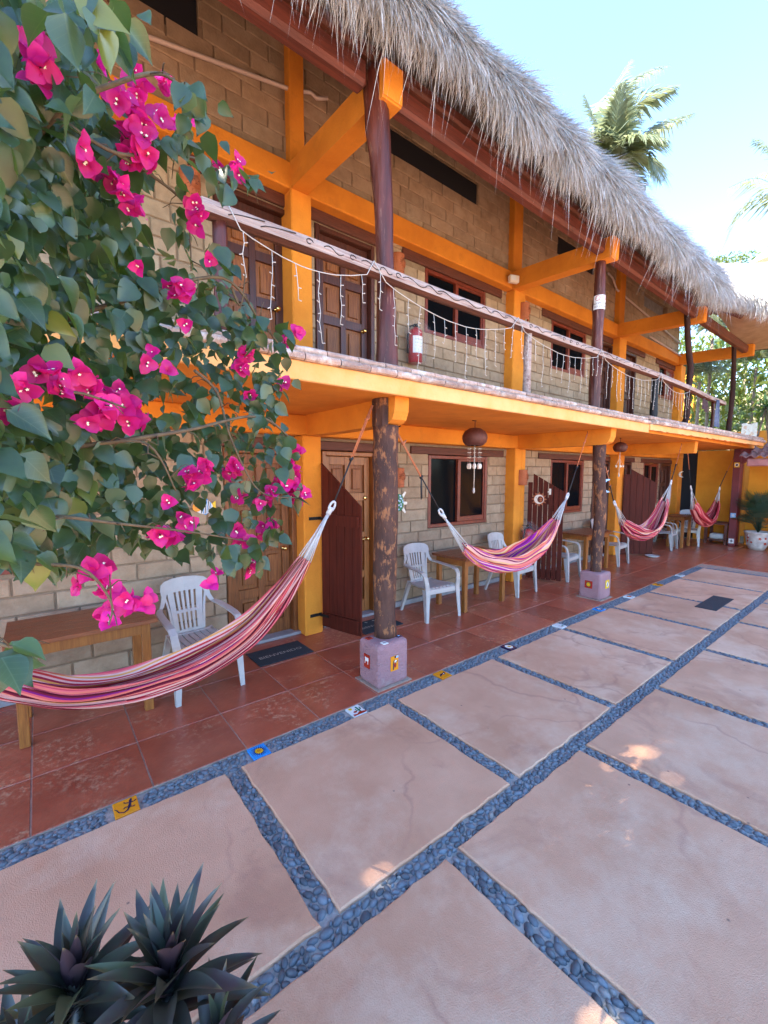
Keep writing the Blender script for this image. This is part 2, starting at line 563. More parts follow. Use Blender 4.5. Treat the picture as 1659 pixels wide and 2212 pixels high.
def leaf_marks(m, vein, vein_mix=0.6, dry=None, sick=None):
    """midrib and side veins, dry tips and an odd yellowed leaf, from the leaf's own coordinates"""
    N, L = m.node_tree.nodes, m.node_tree.links
    p = N['Principled BSDF']
    src = p.inputs['Base Color'].links[0].from_socket
    tc = N.new('ShaderNodeTexCoord')
    sp = N.new('ShaderNodeSeparateXYZ')
    L.new(tc.outputs['Object'], sp.inputs[0])

    def math_(op, a, b=None):
        n = N.new('ShaderNodeMath')
        n.operation = op
        for i, q in enumerate((a, b)):
            if q is None:
                continue
            if isinstance(q, (int, float)):
                n.inputs[i].default_value = q
            else:
                L.new(q, n.inputs[i])
        return n.outputs[0]

    def mixc(fac, a, col):
        x = N.new('ShaderNodeMix')
        x.data_type = 'RGBA'
        L.new(fac, x.inputs['Factor'])
        L.new(a, x.inputs['A'])
        x.inputs['B'].default_value = (*col, 1)
        return x.outputs['Result']
    ax = math_('ABSOLUTE', sp.outputs['X'])
    if vein is not None:
        rib = math_('LESS_THAN', ax, 0.013)
        ph = math_('SUBTRACT', sp.outputs['Y'], math_('MULTIPLY', ax, 0.75))
        side = math_('LESS_THAN', math_('FRACT', math_('MULTIPLY', ph, 6.5)), 0.085)
        fac = math_('MULTIPLY', math_('MAXIMUM', rib, math_('MULTIPLY', side, 0.6)), vein_mix)
        src = mixc(fac, src, vein)
    if dry is not None:
        mr = N.new('ShaderNodeMapRange')
        mr.inputs['From Min'].default_value = 0.88
        mr.inputs['From Max'].default_value = 0.99
        L.new(sp.outputs['Y'], mr.inputs['Value'])
        src = mixc(mr.outputs[0], src, dry)
    if sick is not None:
        oi = N.new('ShaderNodeObjectInfo')
        src = mixc(math_('MULTIPLY', math_('GREATER_THAN', oi.outputs['Random'], 0.93), 0.75), src, sick)
    L.new(src, p.inputs['Base Color'])


leaf_marks(LEAF, (0.085, 0.13, 0.06), 0.55, None, (0.17, 0.19, 0.035))
leaf_marks(RHOEO, None, 0, (0.22, 0.16, 0.08), (0.10, 0.11, 0.04))
leaf_marks(BRACT, (0.72, 0.05, 0.36), 0.0)


def plastic_film():
    m = bpy.data.materials.new('clear_plastic_bag')
    m.use_nodes = True
    N, L = m.node_tree.nodes, m.node_tree.links
    p = N['Principled BSDF']
    p.inputs['Base Color'].default_value = (0.75, 0.72, 0.78, 1)
    p.inputs['Roughness'].default_value = 0.12
    p.inputs['Specular IOR Level'].default_value = 0.8
    nb = N.new('ShaderNodeTexNoise')
    nb.inputs['Scale'].default_value = 16
    g = N.new('ShaderNodeNewGeometry')
    L.new(g.outputs['Position'], nb.inputs['Vector'])
    bp = N.new('ShaderNodeBump')
    bp.inputs['Strength'].default_value = 1.0
    bp.inputs['Distance'].default_value = 0.03
    L.new(nb.outputs['Fac'], bp.inputs['Height'])
    L.new(bp.outputs[0], p.inputs['Normal'])
    t = N.new('ShaderNodeBsdfTransparent')
    ms = N.new('ShaderNodeMixShader')
    ms.inputs[0].default_value = 0.06
    L.new(t.outputs[0], ms.inputs[1])
    L.new(p.outputs[0], ms.inputs[2])
    L.new(ms.outputs[0], [n for n in N if n.type == 'OUTPUT_MATERIAL'][0].inputs[0])
    return m


FILM = plastic_film()


def slab_mat():
    """pink tinted cement: mottled, pitted, with a few hairline cracks"""
    m = mat('pink_cement_slab', (0.61, 0.335, 0.205), (0.50, 0.250, 0.142), 1.6, 0.78, 0.4, 190, rand=0.07, detail=14,
            c3=(0.66, 0.45, 0.31), s3=1.1, lo3=0.48, hi3=0.72, rough2=0.85)
    N, L = m.node_tree.nodes, m.node_tree.links
    p = N['Principled BSDF']
    src = p.inputs['Base Color'].links[0].from_socket
    g = N.new('ShaderNodeNewGeometry')
    wz = N.new('ShaderNodeTexNoise')
    wz.inputs['Scale'].default_value = 1.4
    wz.inputs['Detail'].default_value = 5
    L.new(g.outputs['Position'], wz.inputs['Vector'])
    ad = N.new('ShaderNodeVectorMath')
    ad.operation = 'MULTIPLY_ADD'
    L.new(wz.outputs['Color'], ad.inputs[0])
    ad.inputs[1].default_value = (0.9, 0.9, 0)
    L.new(g.outputs['Position'], ad.inputs[2])
    vo = N.new('ShaderNodeTexVoronoi')
    vo.feature = 'DISTANCE_TO_EDGE'
    vo.inputs['Scale'].default_value = 0.75
    L.new(ad.outputs[0], vo.inputs['Vector'])
    mr = N.new('ShaderNodeMapRange')
    mr.inputs['From Min'].default_value = 0.0
    mr.inputs['From Max'].default_value = 0.015
    mr.inputs['To Min'].default_value = 0.42
    mr.inputs['To Max'].default_value = 0.0
    L.new(vo.outputs['Distance'], mr.inputs['Value'])
    n2 = N.new('ShaderNodeTexNoise')
    n2.inputs['Scale'].default_value = 1.1
    L.new(g.outputs['Position'], n2.inputs['Vector'])
    m2 = N.new('ShaderNodeMapRange')
    m2.inputs['From Min'].default_value = 0.40
    m2.inputs['From Max'].default_value = 0.54
    L.new(n2.outputs['Fac'], m2.inputs['Value'])
    mu = N.new('ShaderNodeMath')
    mu.operation = 'MULTIPLY'
    L.new(mr.outputs[0], mu.inputs[0])
    L.new(m2.outputs[0], mu.inputs[1])
    mx = N.new('ShaderNodeMix')
    mx.data_type = 'RGBA'
    L.new(src, mx.inputs['A'])
    mx.inputs['B'].default_value = (0.30, 0.120, 0.085, 1)
    L.new(mu.outputs[0], mx.inputs['Factor'])
    # sparse dark pits
    v2 = N.new('ShaderNodeTexVoronoi')
    v2.inputs['Scale'].default_value = 5.5
    L.new(g.outputs['Position'], v2.inputs['Vector'])
    m4 = N.new('ShaderNodeMapRange')
    m4.inputs['From Min'].default_value = 0.02
    m4.inputs['From Max'].default_value = 0.05
    m4.inputs['To Min'].default_value = 0.75
    m4.inputs['To Max'].default_value = 0.0
    L.new(v2.outputs['Distance'], m4.inputs['Value'])
    m5 = N.new('ShaderNodeMix')
    m5.data_type = 'RGBA'
    L.new(mx.outputs['Result'], m5.inputs['A'])
    m5.inputs['B'].default_value = (0.09, 0.05, 0.045, 1)
    L.new(m4.outputs[0], m5.inputs['Factor'])
    # old water marks
    n6 = N.new('ShaderNodeTexNoise')
    n6.inputs['Scale'].default_value = 1.9
    n6.inputs['Detail'].default_value = 8
    n6.inputs['Roughness'].default_value = 0.65
    n6.inputs['Distortion'].default_value = 0.8
    L.new(g.outputs['Position'], n6.inputs['Vector'])
    m6 = N.new('ShaderNodeMapRange')
    m6.inputs['From Min'].default_value = 0.56
    m6.inputs['From Max'].default_value = 0.66
    m6.inputs['To Max'].default_value = 0.42
    L.new(n6.outputs['Fac'], m6.inputs['Value'])
    x6 = N.new('ShaderNodeMix')
    x6.data_type = 'RGBA'
    L.new(m5.outputs['Result'], x6.inputs['A'])
    x6.inputs['B'].default_value = (0.36, 0.165, 0.105, 1)
    L.new(m6.outputs[0], x6.inputs['Factor'])
    L.new(x6.outputs['Result'], p.inputs['Base Color'])
    return m


SLAB = slab_mat()


def stripe_mat(name, seed, cols, n=46):
    """woven stripes that run the length of the cloth: the second uv coordinate picks the yarn"""
    m = bpy.data.materials.new(name)
    m.use_nodes = True
    N, L = m.node_tree.nodes, m.node_tree.links
    p = N['Principled BSDF']
    p.inputs['Roughness'].default_value = 0.9
    p.inputs['Specular IOR Level'].default_value = 0.1
    uv = N.new('ShaderNodeUVMap')
    sp = N.new('ShaderNodeSeparateXYZ')
    L.new(uv.outputs[0], sp.inputs[0])
    ml = N.new('ShaderNodeMath')
    ml.operation = 'MULTIPLY_ADD'
    ml.inputs[1].default_value = n
    ml.inputs[2].default_value = seed * 100
    L.new(sp.outputs['Y'], ml.inputs[0])
    fl = N.new('ShaderNodeMath')
    fl.operation = 'FLOOR'
    L.new(ml.outputs[0], fl.inputs[0])
    wnz = N.new('ShaderNodeTexWhiteNoise')
    wnz.noise_dimensions = '1D'
    L.new(fl.outputs[0], wnz.inputs['W'])
    cr = N.new('ShaderNodeValToRGB')
    cr.color_ramp.interpolation = 'CONSTANT'
    while len(cr.color_ramp.elements) < len(cols):
        cr.color_ramp.elements.new(0.5)
    for i, c in enumerate(cols):
        cr.color_ramp.elements[i].position = i / len(cols)
        cr.color_ramp.elements[i].color = (*c, 1)
    L.new(wnz.outputs['Value'], cr.inputs[0])
    L.new(cr.outputs[0], p.inputs['Base Color'])
    return m


WARM = [(0.34, 0.025, 0.05), (0.58, 0.12, 0.13), (0.14, 0.01, 0.025), (0.62, 0.30, 0.27), (0.46, 0.04, 0.04), (0.58, 0.15, 0.11), (0.16, 0.012, 0.11), (0.50, 0.15, 0.16), (0.58, 0.24, 0.07), (0.24, 0.016, 0.035), (0.64, 0.38, 0.33), (0.40, 0.05, 0.09), (0.07, 0.006, 0.014), (0.52, 0.08, 0.09), (0.60, 0.33, 0.29)]
PURP = [(0.26, 0.016, 0.20), (0.64, 0.20, 0.12), (0.48, 0.035, 0.09), (0.68, 0.38, 0.20), (0.56, 0.10, 0.10), (0.32, 0.02, 0.24), (0.62, 0.12, 0.09), (0.68, 0.36, 0.32), (0.16, 0.012, 0.08), (0.60, 0.24, 0.08), (0.52, 0.05, 0.13), (0.60, 0.16, 0.16)]
REDS = [(0.34, 0.03, 0.04), (0.48, 0.09, 0.09), (0.24, 0.02, 0.03), (0.56, 0.20, 0.17), (0.40, 0.05, 0.06)]
CLOTH = [stripe_mat('striped_cotton_red', 1, WARM, 118), stripe_mat('striped_cotton_purple', 2, PURP, 105), stripe_mat('striped_cotton_pink', 3, WARM, 84), stripe_mat('plain_red_cotton', 4, REDS, 60)]


def text_mesh(txt, size, align='CENTER'):
    cu = bpy.data.curves.new('lettering', 'FONT')
    cu.body = txt
    cu.size = size
    cu.align_x = align
    cu.align_y = 'CENTER'
    cu.resolution_u = 2
    o = bpy.data.objects.new('lettering', cu)
    COL.objects.link(o)
    dg = bpy.context.evaluated_depsgraph_get()
    me = bpy.data.meshes.new_from_object(o.evaluated_get(dg))
    vs = [v.co.copy() for v in me.vertices]
    fs = [tuple(p.vertices) for p in me.polygons]
    bpy.data.objects.remove(o)
    bpy.data.curves.remove(cu)
    bpy.data.meshes.remove(me)
    return vs, fs
# ------------------------------------------------------------------ ground
def inview(p, m=40):
    d = Vector(p) - CAM
    z = d.dot(_f)
    if z < 0.05:
        return False
    x, y = PW / 2 + FPX * d.dot(_r) / z, PH / 2 - FPX * d.dot(_u) / z
    return -m < x < PW + m and -m < y < PH + m


g = MB()
g.add([(-220, -220, -0.07), (260, -220, -0.07), (260, 260, -0.07), (-220, 260, -0.07)], [(0, 1, 2, 3)])
tag(g.build('ground', EARTH), kind='structure')

# terrace floor: red tiles
fl = MB()
fl.box(-3.2, 14.6, 2.712, 4.7, -0.06, -0.004)
fl.box(10.24, 14.6, -4.2, 2.708, -0.06, -0.005)
terrace = tag(fl.build('terrace_floor', GROUT), kind='structure')
TX0, TW, TD = -0.13, 0.565, 0.54
tm = MB().box(-0.5, 0.5, -0.5, 0.5, -0.05, 0.0, bev=0.004).mesh('tile', TILE)
rows = [(2.712, 3.252), (3.252, 3.792), (3.792, 4.332), (4.332, 4.6)]


def tile(x0, x1, y0, y1):
    gp = 0.0035
    t = link('tile', tm, terrace)
    t.location = ((x0 + x1) / 2, (y0 + y1) / 2, random.uniform(-0.0008, 0.0008))
    t.scale = (x1 - x0 - 2 * gp, y1 - y0 - 2 * gp, 1)
    t.rotation_euler = (random.uniform(-1, 1) * 0.0012, random.uniform(-1, 1) * 0.0012, 0)


for k in range(-5, 26):
    for a, b in rows:
        tile(TX0 + k * TW, TX0 + (k + 1) * TW, a, b)
for k in range(19, 26):
    for j in range(0, 10):
        x0 = max(TX0 + k * TW, 10.24)
        if TX0 + (k + 1) * TW - x0 > 0.1:
            tile(x0, TX0 + (k + 1) * TW, 2.708 - (j + 1) * TD, 2.708 - j * TD)

# courtyard paving: cement slabs between bands of river pebbles
BY0, BY1 = 2.558, 2.708          # border band
MY0, MY1 = 1.305, 1.410          # middle band
LY0, LY1 = 0.055, 0.155
EX0, EX1 = 10.09, 10.22          # band that closes the far end
cy = MB()
cy.box(-9, EX1, -9.2, BY1, -0.065, -0.014)
court = tag(cy.build('courtyard_paving', PEBM), kind='structure')
upx = [-1.72, -0.405, 0.904, 2.205, 3.54, 4.865, 6.18, 7.44, 8.83]
lwx = [-2.42, -1.10, 0.21, 1.531, 2.835, 4.15, 5.46, 6.80, 8.10, 9.40]
CB = 0.102
slabs = []


def slab_row(xs, y0, y1):
    e = [-3.2] + [q for x in xs for q in (x - CB, x)] + [EX0]
    for i in range(0, len(e), 2):
        slabs.append((e[i], e[i + 1], y0, y1))


slab_row(upx, MY1, BY0)
slab_row(lwx, LY1, MY0)
slab_row([x + 0.02 for x in upx], -1.2, LY0)
for r_ in range(4):  # unseen paving carried on behind the camera, added for warm bounce light
    slab_row([x + 0.02 + 0.6 * (r_ % 2) for x in upx], -1.3 - 1.25 * (r_ + 1), -1.3 - 1.25 * r_ - 0.1)
for k in range(4):
    for r_ in range(6):
        slabs.append((-4.6 - 1.35 * k, -3.35 - 1.35 * k, 1.3 - 1.3 * r_, 2.5 - 1.3 * r_))
for x0, x1, y0, y1 in slabs:
    sb = MB()
    nx, ny = 18, 18
    j = lambda: random.uniform(-0.006, 0.006) * (1 if random.random() < 0.8 else 1.7)
    h = 0.004 + random.uniform(-0.001, 0.002)
    tops = []
    # slightly wavering edge, rolled over at the rim
    ring = [(x0 + (x1 - x0) * k / nx, y0) for k in range(nx)] + [(x1, y0 + (y1 - y0) * k / ny) for k in range(ny)]
    ring += [(x1 - (x1 - x0) * k / nx, y1) for k in range(nx)] + [(x0, y1 - (y1 - y0) * k / ny) for k in range(ny)]
    ring = [(x + j() * 0.8, y + j() * 0.8) for x, y in ring]
    mx_, my_ = (x0 + x1) / 2, (y0 + y1) / 2
    n = len(ring)

    def ins(d):
        return [(x + (d if x < mx_ else -d) * (abs(x - mx_) > (x1 - x0) * 0.49), y + (d if y < my_ else -d) * (abs(y - my_) > (y1 - y0) * 0.49)) for x, y in ring]
    vs = [(x, y, -0.03) for x, y in ring] + [(x, y, h - 0.006) for x, y in ring] + [(x, y, h) for x, y in ins(0.007)]
    fs = [(k + o, (k + 1) % n + o, (k + 1) % n + n + o, k + n + o) for o in (0, n) for k in range(n)]
    fs.append(tuple(range(2 * n, 3 * n)))
    sb.add(vs, fs)
    sb.build('slab', SLAB, court)


def pack(W, L, seed):
    """pebbles laid tight in a strip W wide that repeats after L"""
    R = random.Random(seed)
    out, cir = [], []
    for it in range(14000):
        f = 1.0 if it < 4000 else (0.8 if it < 8000 else 0.55)
        a = R.uniform(0.021, 0.032) * f
        b = a * R.uniform(0.5, 0.68)
        x, y = R.uniform(0, L), R.uniform(b + 0.001, W - b - 0.001)
        th = R.gauss(0, 0.75)
        if abs(math.sin(th)) * a + 0.5 * b > min(y, W - y) + 0.004:
            continue
        cs = [(x + math.cos(th) * q, y + math.sin(th) * q, r) for q, r in ((0, b), (a - b * 0.95, b * 0.86), (b * 0.95 - a, b * 0.86))]
        ok = True
        for px, py, pr in cs:
            for qx, qy, qr in cir:
                dx = abs(px - qx)
                dx = min(dx, L - dx)
                if dx < 0.05 and dx * dx + (py - qy) ** 2 < ((pr + qr) * 0.97) ** 2:
                    ok = False
                    break
            if not ok:
                break
        if ok:
            out.append((x, y, a, b, th))
            cir += [((c[0]) % L, c[1], c[2]) for c in cs]
    return out


packs = {'b': pack(0.148, 1.3, 1), 'm': pack(0.105, 1.3, 2), 'c': pack(0.102, 1.15, 3)}
pebs = []
GAPS = []          # ceramic tiles set in the border


def lay(kind, L, fn, length):
    k = 0
    while k * L < length:
        flip = random.random() < 0.5
        for x, y, a, b, th in packs[kind]:
            X = k * L + x
            if X < length - 0.012 and X > 0.012:
                X2, th2 = (X, th)
                p = fn(X2, y)
                if any(abs(p[0] - gx) < 0.085 and abs(p[1] - gy) < 0.075 for gx, gy in GAPS):
                    continue
                pebs.append((p[0], p[1], a, b, th2 + p[2]))
        k += 1


deco = [(-0.78, 2.633), (0.282, 2.633), (1.05, 2.633), (1.84, 2.633), (2.81, 2.633), (3.83, 2.633), (4.86, 2.633), (5.89, 2.633), (6.86, 2.633), (8.0, 2.633), (9.05, 2.633)]
GAPS = deco
lay('b', 1.3, lambda x, y: (x - 3.0, BY0 + y, 0), 13.2)
lay('m', 1.3, lambda x, y: (x - 3.0, MY0 + y, 0), 13.05)
lay('m', 1.3, lambda x, y: (x - 3.0, LY0 + min(y, 0.1), 0), 13.05)
for x in upx:
    lay('c', 1.15, lambda a, b, x=x: (x - CB + b, MY1 + a, pi / 2), BY0 - MY1)
for x in lwx:
    lay('c', 1.15, lambda a, b, x=x: (x - CB + b, LY1 + a, pi / 2), MY0 - LY1)
lay('b', 1.3, lambda x, y: (EX0 + y * 0.88, BY0 - x, pi / 2), 5.0)
# one pebble: a low dome
pv, pf = [], []
K = 8
for r, z in ((1.0, 0.0), (0.86, 0.55), (0.45, 0.9)):
    for k in range(K):
        pv.append((math.cos(2 * pi * k / K) * r, math.sin(2 * pi * k / K) * r, z))
pv.append((0, 0, 1.0))
for i in range(2):
    for k in range(K):
        pf.append((i * K + k, i * K + (k + 1) % K, (i + 1) * K + (k + 1) % K, (i + 1) * K + k))
for k in range(K):
    pf.append((2 * K + k, 2 * K + (k + 1) % K, 3 * K))
pm = MB().add(pv, pf, 0, True).mesh('pebble', PEB)
pebs = [(x, y, a, b, th, random.uniform(0.004, 0.013), random.uniform(0.014, 0.019)) for x, y, a, b, th in pebs]
vis = sorted([p for p in pebs if inview((p[0], p[1], 0), 0)], key=lambda p: (Vector((p[0], p[1], 0)) - CAM).length)
near = set(vis[:300])
PZ = -0.0155
rest_v, rest_f = [], []
tri = []
for f in pf:
    tri += [f] if len(f) == 3 else [(f[0], f[1], f[2]), (f[0], f[2], f[3])]
tri = np.array(tri)
pva = np.array(pv)
for p in pebs:
    x, y, a, b, th, dz, hz = p
    if p in near:
        o = link('pebble', pm, court)
        o.location = (x, y, PZ)
        o.rotation_euler = (random.uniform(-0.1, 0.1), random.uniform(-0.1, 0.1), th)
        o.scale = (a * 1.05, b * 1.08, hz)
    else:
        c, s_ = math.cos(th), math.sin(th)
        q = pva * (a * 1.05, b * 1.08, hz)
        q = np.stack([q[:, 0] * c - q[:, 1] * s_ + x, q[:, 0] * s_ + q[:, 1] * c + y, q[:, 2] + PZ], 1)
        rest_f.append(tri + len(rest_v) * len(pv))
        rest_v.append(q)
PEBS = mat('river_pebbles', (0.160, 0.185, 0.205), (0.065, 0.080, 0.098), 28, 0.5, 0.0, c3=(0.26, 0.245, 0.22), s3=18, lo3=0.62, hi3=0.68)
tag(npmesh('pebble', np.concatenate(rest_v), np.concatenate(rest_f), PEBS, True, court), kind='stuff')


def ceramic(x, y, w, d, base, shapes, label, parent=court, fn=None, t=0.004):
    """glazed tile with a painted picture; shapes in -1..1 tile units: (material index, outline)"""
    b = MB()
    if fn is None:
        b.box(x - w / 2, x + w / 2, y - d / 2, y + d / 2, -0.013, 0.004, base, bev=0.002)
        fn = lambda a, c, h: (x + a * w / 2, y + c * d / 2, 0.0041 + h)
        t = 0.0008
    else:
        b.prism([(-1, -1), (1, -1), (1, 1), (-1, 1)], fn, t, base)
        f0, t0 = fn, t + 0.0004
        fn = lambda a, c, h: f0(a, c, t0 + h)
        t = 0.0008
    for i, (mi, poly) in enumerate(shapes):
        b.prism(poly, lambda a, c, h, i=i: fn(a * 0.97, c * 0.97, h + i * 0.0003), t, mi)
    o = b.build('ceramic_tile', GLZ, parent)
    o['label'] = label
    return o


def ell(cx, cy, rx, ry, n=14, rot=0.0):
    c, s_ = math.cos(rot), math.sin(rot)
    return [(cx + math.cos(2 * pi * k / n) * rx * c - math.sin(2 * pi * k / n) * ry * s_, cy + math.cos(2 * pi * k / n) * rx * s_ + math.sin(2 * pi * k / n) * ry * c) for k in range(n)]


def star(cx, cy, r1, r2, n, ph=0):
    return [(cx + math.cos(pi * k / n + ph) * (r1 if k % 2 == 0 else r2), cy + math.sin(pi * k / n + ph) * (r1 if k % 2 == 0 else r2)) for k in range(2 * n)]


def strip(pts, w):
    """outline of a tapering line"""
    L_, R_ = [], []
    for i, p in enumerate(pts):
        a, b = pts[max(i - 1, 0)], pts[min(i + 1, len(pts) - 1)]
        dx, dy = b[0] - a[0], b[1] - a[1]
        l = math.hypot(dx, dy) or 1
        ww = w[i] if hasattr(w, '__len__') else w
        L_.append((p[0] - dy / l * ww, p[1] + dx / l * ww))
        R_.append((p[0] + dy / l * ww, p[1] - dx / l * ww))
    return L_ + R_[::-1]


lizard = [(2, strip([(0.55, 0.85), (0.45, 0.6), (0.38, 0.3), (0.3, 0.0), (0.2, -0.3)], [0.05, 0.13, 0.08, 0.13, 0.1])),
          (2, strip([(0.2, -0.25), (0.05, -0.55), (-0.3, -0.7), (-0.65, -0.45), (-0.8, 0.0), (-0.95, 0.15)], [0.09, 0.08, 0.06, 0.05, 0.035, 0.02])),
          (2, strip([(0.36, 0.3), (0.75, 0.3), (0.92, 0.45)], 0.05)), (2, strip([(0.36, 0.3), (0.0, 0.45), (-0.12, 0.62)], 0.05)),
          (2, strip([(0.22, -0.15), (0.55, -0.35), (0.7, -0.3)], 0.05)), (2, strip([(0.2, -0.2), (-0.1, -0.1), (-0.25, -0.25)], 0.05))]
sunp = [(2, star(0, 0, 0.93, 0.42, 20)), (5, star(0, 0, 0.5, 0.36, 12)), (0, ell(0, 0, 0.3, 0.3)), (2, ell(-0.1, 0.07, 0.05, 0.05, 8)), (2, ell(0.1, 0.07, 0.05, 0.05, 8))]
cact = [(5, star(-0.55, 0.62, 0.34, 0.2, 9)), (4, strip([(0.35, -0.8), (0.35, 0.7)], 0.12)), (4, strip([(0.35, -0.1), (0.75, 0.05), (0.75, 0.45)], 0.08)), (4, strip([(0.35, -0.2), (0.0, -0.1), (0.0, 0.25)], 0.08)),
        (6, [(-1, -1), (1, -1), (1, -0.7), (0.1, -0.45), (-0.4, -0.75), (-1, -0.6)]), (6, ell(-0.35, -0.25, 0.28, 0.18))]
fish = [(2, strip([(-0.8, -0.3), (-0.2, 0.1), (0.3, 0.0), (0.8, 0.4)], [0.05, 0.16, 0.2, 0.05])), (3, ell(0.3, 0.05, 0.1, 0.1))]
moon = [(3, ell(0, 0, 0.7, 0.7)), (5, star(0.1, 0, 0.5, 0.25, 9)), (2, ell(0.1, 0, 0.14, 0.14))]
bird = [(3, strip([(-0.7, 0.1), (-0.1, 0.35), (0.3, 0.1), (0.8, 0.3)], [0.04, 0.22, 0.2, 0.04])), (6, strip([(-0.1, 0.1), (-0.1, -0.7)], 0.07)), (4, ell(0.3, -0.45, 0.3, 0.2))]
ceramic(*deco[1], 0.118, 0.130, 0, lizard, 'orange glazed tile with a dark lizard set among the border pebbles')
ceramic(*deco[2], 0.118, 0.130, 1, sunp, 'bright blue glazed tile with a gold sun set in the border')
ceramic(*deco[3], 0.118, 0.130, 3, cact, 'white glazed tile with a green cactus and red ground in the border')
ceramic(*deco[4], 0.118, 0.130, 0, fish, 'orange glazed tile with a dark fish beside the pink slab corner')
ceramic(*deco[5], 0.118, 0.130, 2, moon, 'dark glazed tile with a white disc and yellow star')
ceramic(*deco[6], 0.118, 0.130, 3, bird, 'white glazed tile with a small bird over green')
ceramic(*deco[7], 0.118, 0.130, 1, [(2, ell(0, 0, 0.8, 0.8)), (3, star(0, 0, 0.6, 0.25, 6))], 'navy and white glazed tile near the second plinth')
ceramic(*deco[8], 0.118, 0.130, 3, [(6, ell(0, 0, 0.7, 0.5)), (0, ell(0, 0, 0.35, 0.25))], 'pale glazed tile with a red and orange blot')
ceramic(*deco[9], 0.118, 0.130, 0, [(2, strip([(-0.7, -0.3), (0.7, 0.3)], 0.15))], 'small far orange glazed tile with a dark bar')
ceramic(*deco[10], 0.118, 0.130, 3, [(4, ell(0, 0, 0.6, 0.4))], 'farthest pale glazed tile with a green spot in the border')
ceramic(*deco[0], 0.118, 0.130, 1, moon, 'blue glazed tile at the near end of the border')

# ------------------------------------------------------------------ the guesthouse
house = thing('guesthouse', 'two storey orange guesthouse of adobe blocks under a thick thatched roof', 'building', (6, 4.5, 0))
GY, UY = 4.42, 4.46             # front of ground and upper walls
CY, UCY = 4.24, 4.30            # front of columns
COLX = [(-1.75, -1.5), (2.27, 2.50), (6.20, 6.50), (10.08, 10.40), (13.90, 14.22)]
CM = [(a + b) / 2 for a, b in COLX]
unit_brick = MB()
b0 = 0.5
for_v = []
bv = [(-0.5, 1, -0.5), (0.5, 1, -0.5), (0.5, 1, 0.5), (-0.5, 1, 0.5), (-0.5, 0.35, -0.5), (0.5, 0.35, -0.5), (0.5, 0.35, 0.5), (-0.5, 0.35, 0.5),
      (-0.482, 0, -0.455), (0.482, 0, -0.455), (0.482, 0, 0.455), (-0.482, 0, 0.455)]
bf = [(0, 1, 5, 4), (1, 2, 6, 5), (2, 3, 7, 6), (3, 0, 4, 7), (4, 5, 9, 8), (5, 6, 10, 9), (6, 7, 11, 10), (7, 4, 8, 11), (8, 9, 10, 11)]
brick_me = []
for q in range(4):
    jv = [(x + (random.uniform(-0.006, 0.006) if y == 0 else 0), y + (random.uniform(0, 0.25) if y == 0 else 0), z + (random.uniform(-0.02, 0.02) if y == 0 else 0)) for x, y, z in bv]
    brick_me.append(MB().add(jv, bf).mesh('brick', BRICK))
BRICKS = []          # (distance, wall, x0, x1, z0, z1, yfront)


def wall(name, x0, x1, yf, z0, z1, holes, zoff=0.0, L=0.44, Hh=0.158):
    """mortar with real openings; the blocks are laid later"""
    xs = sorted({x0, x1, *[h[0] for h in holes], *[h[1] for h in holes]})
    zs = sorted({z0, z1, *[h[2] for h in holes], *[h[3] for h in holes]})
    m = MB()
    for i in range(len(xs) - 1):
        # merge cells of a column of the grid
        run = None
        for k in range(len(zs) - 1):
            cx, cz = (xs[i] + xs[i + 1]) / 2, (zs[k] + zs[k + 1]) / 2
            solid = x0 <= cx <= x1 and z0 <= cz <= z1 and not any(h[0] < cx < h[1] and h[2] < cz < h[3] for h in holes)
            if solid:
                run = [zs[k], zs[k + 1]] if run is None else [run[0], zs[k + 1]]
            if (not solid or k == len(zs) - 2) and run is not None:
                m.box(xs[i], xs[i + 1], yf + 0.018, yf + 0.22, run[0], run[1])
                run = None
    wo = m.build(name, MORTAR, house)
    z, r = z0 + zoff, 0
    while z < z1 - 0.02:
        za, zb = z, min(z + Hh, z1)
        x = x0 - L * (0.5 if r % 2 else 0.0) - random.uniform(0, 0.03)
        while x < x1:
            l = L * random.uniform(0.93, 1.07)
            segs = [(max(x, x0), min(x + l, x1))]
            for h in holes:
                if h[2] < (za + zb) / 2 < h[3]:
                    ns = []
                    for a, b in segs:
                        if h[1] <= a or h[0] >= b:
                            ns.append((a, b))
                        else:
                            if a < h[0]:
                                ns.append((a, h[0]))
                            if b > h[1]:
                                ns.append((h[1], b))
                    segs = ns
            for a, b in segs:
                if b - a > 0.05:
                    gp = 0.0075
                    gz = 0.0025 if za > 4.7 else gp
                    BRICKS.append((wo, a + gp, b - gp, za + gz, zb - gz, yf))
            x += l
        z += Hh
        r += 1
    return wo


D1, D2 = (1.47, 2.27), (2.61, 3.42)
DN3, DN4 = (9.30, 10.08), (10.42, 11.25)
WN0, WN1, WN2, WN3 = (-1.45, -0.10), (4.37, 5.71), (7.62, 8.90), (12.0, 13.0)
DN5 = (13.05, 13.85)
gh = [(*D1, 0, 2.14), (*D2, 0, 2.14), (*DN3, 0, 2.14), (*DN4, 0, 2.14), (*DN5, 0, 2.14), (*WN0, 1.06, 2.12), (*WN1, 1.045, 2.12), (*WN2, 1.07, 2.12), (*WN3, 1.05, 2.12)]
lint_g = [(1.30, 2.27), (2.50, 3.60), (4.02, 6.12), (7.18, 9.28), (-1.7, 0.1), (9.28, 10.08), (10.40, 11.4), (11.8, 13.9)]
gw = wall('ground_wall', -3.0, 14.3, GY, 0.075, 2.26, gh + [(a, b, 2.115, 2.225) for a, b in lint_g])
U1, U2, U3, U4 = (1.47, 2.27), (2.58, 3.42), (9.35, 10.05), (10.45, 11.3)
V0, V1, V2, V3 = (-0.9, 0.58), (4.31, 5.62), (7.55, 8.85), (12.75, 13.80)
UF = 2.705           # upper floor
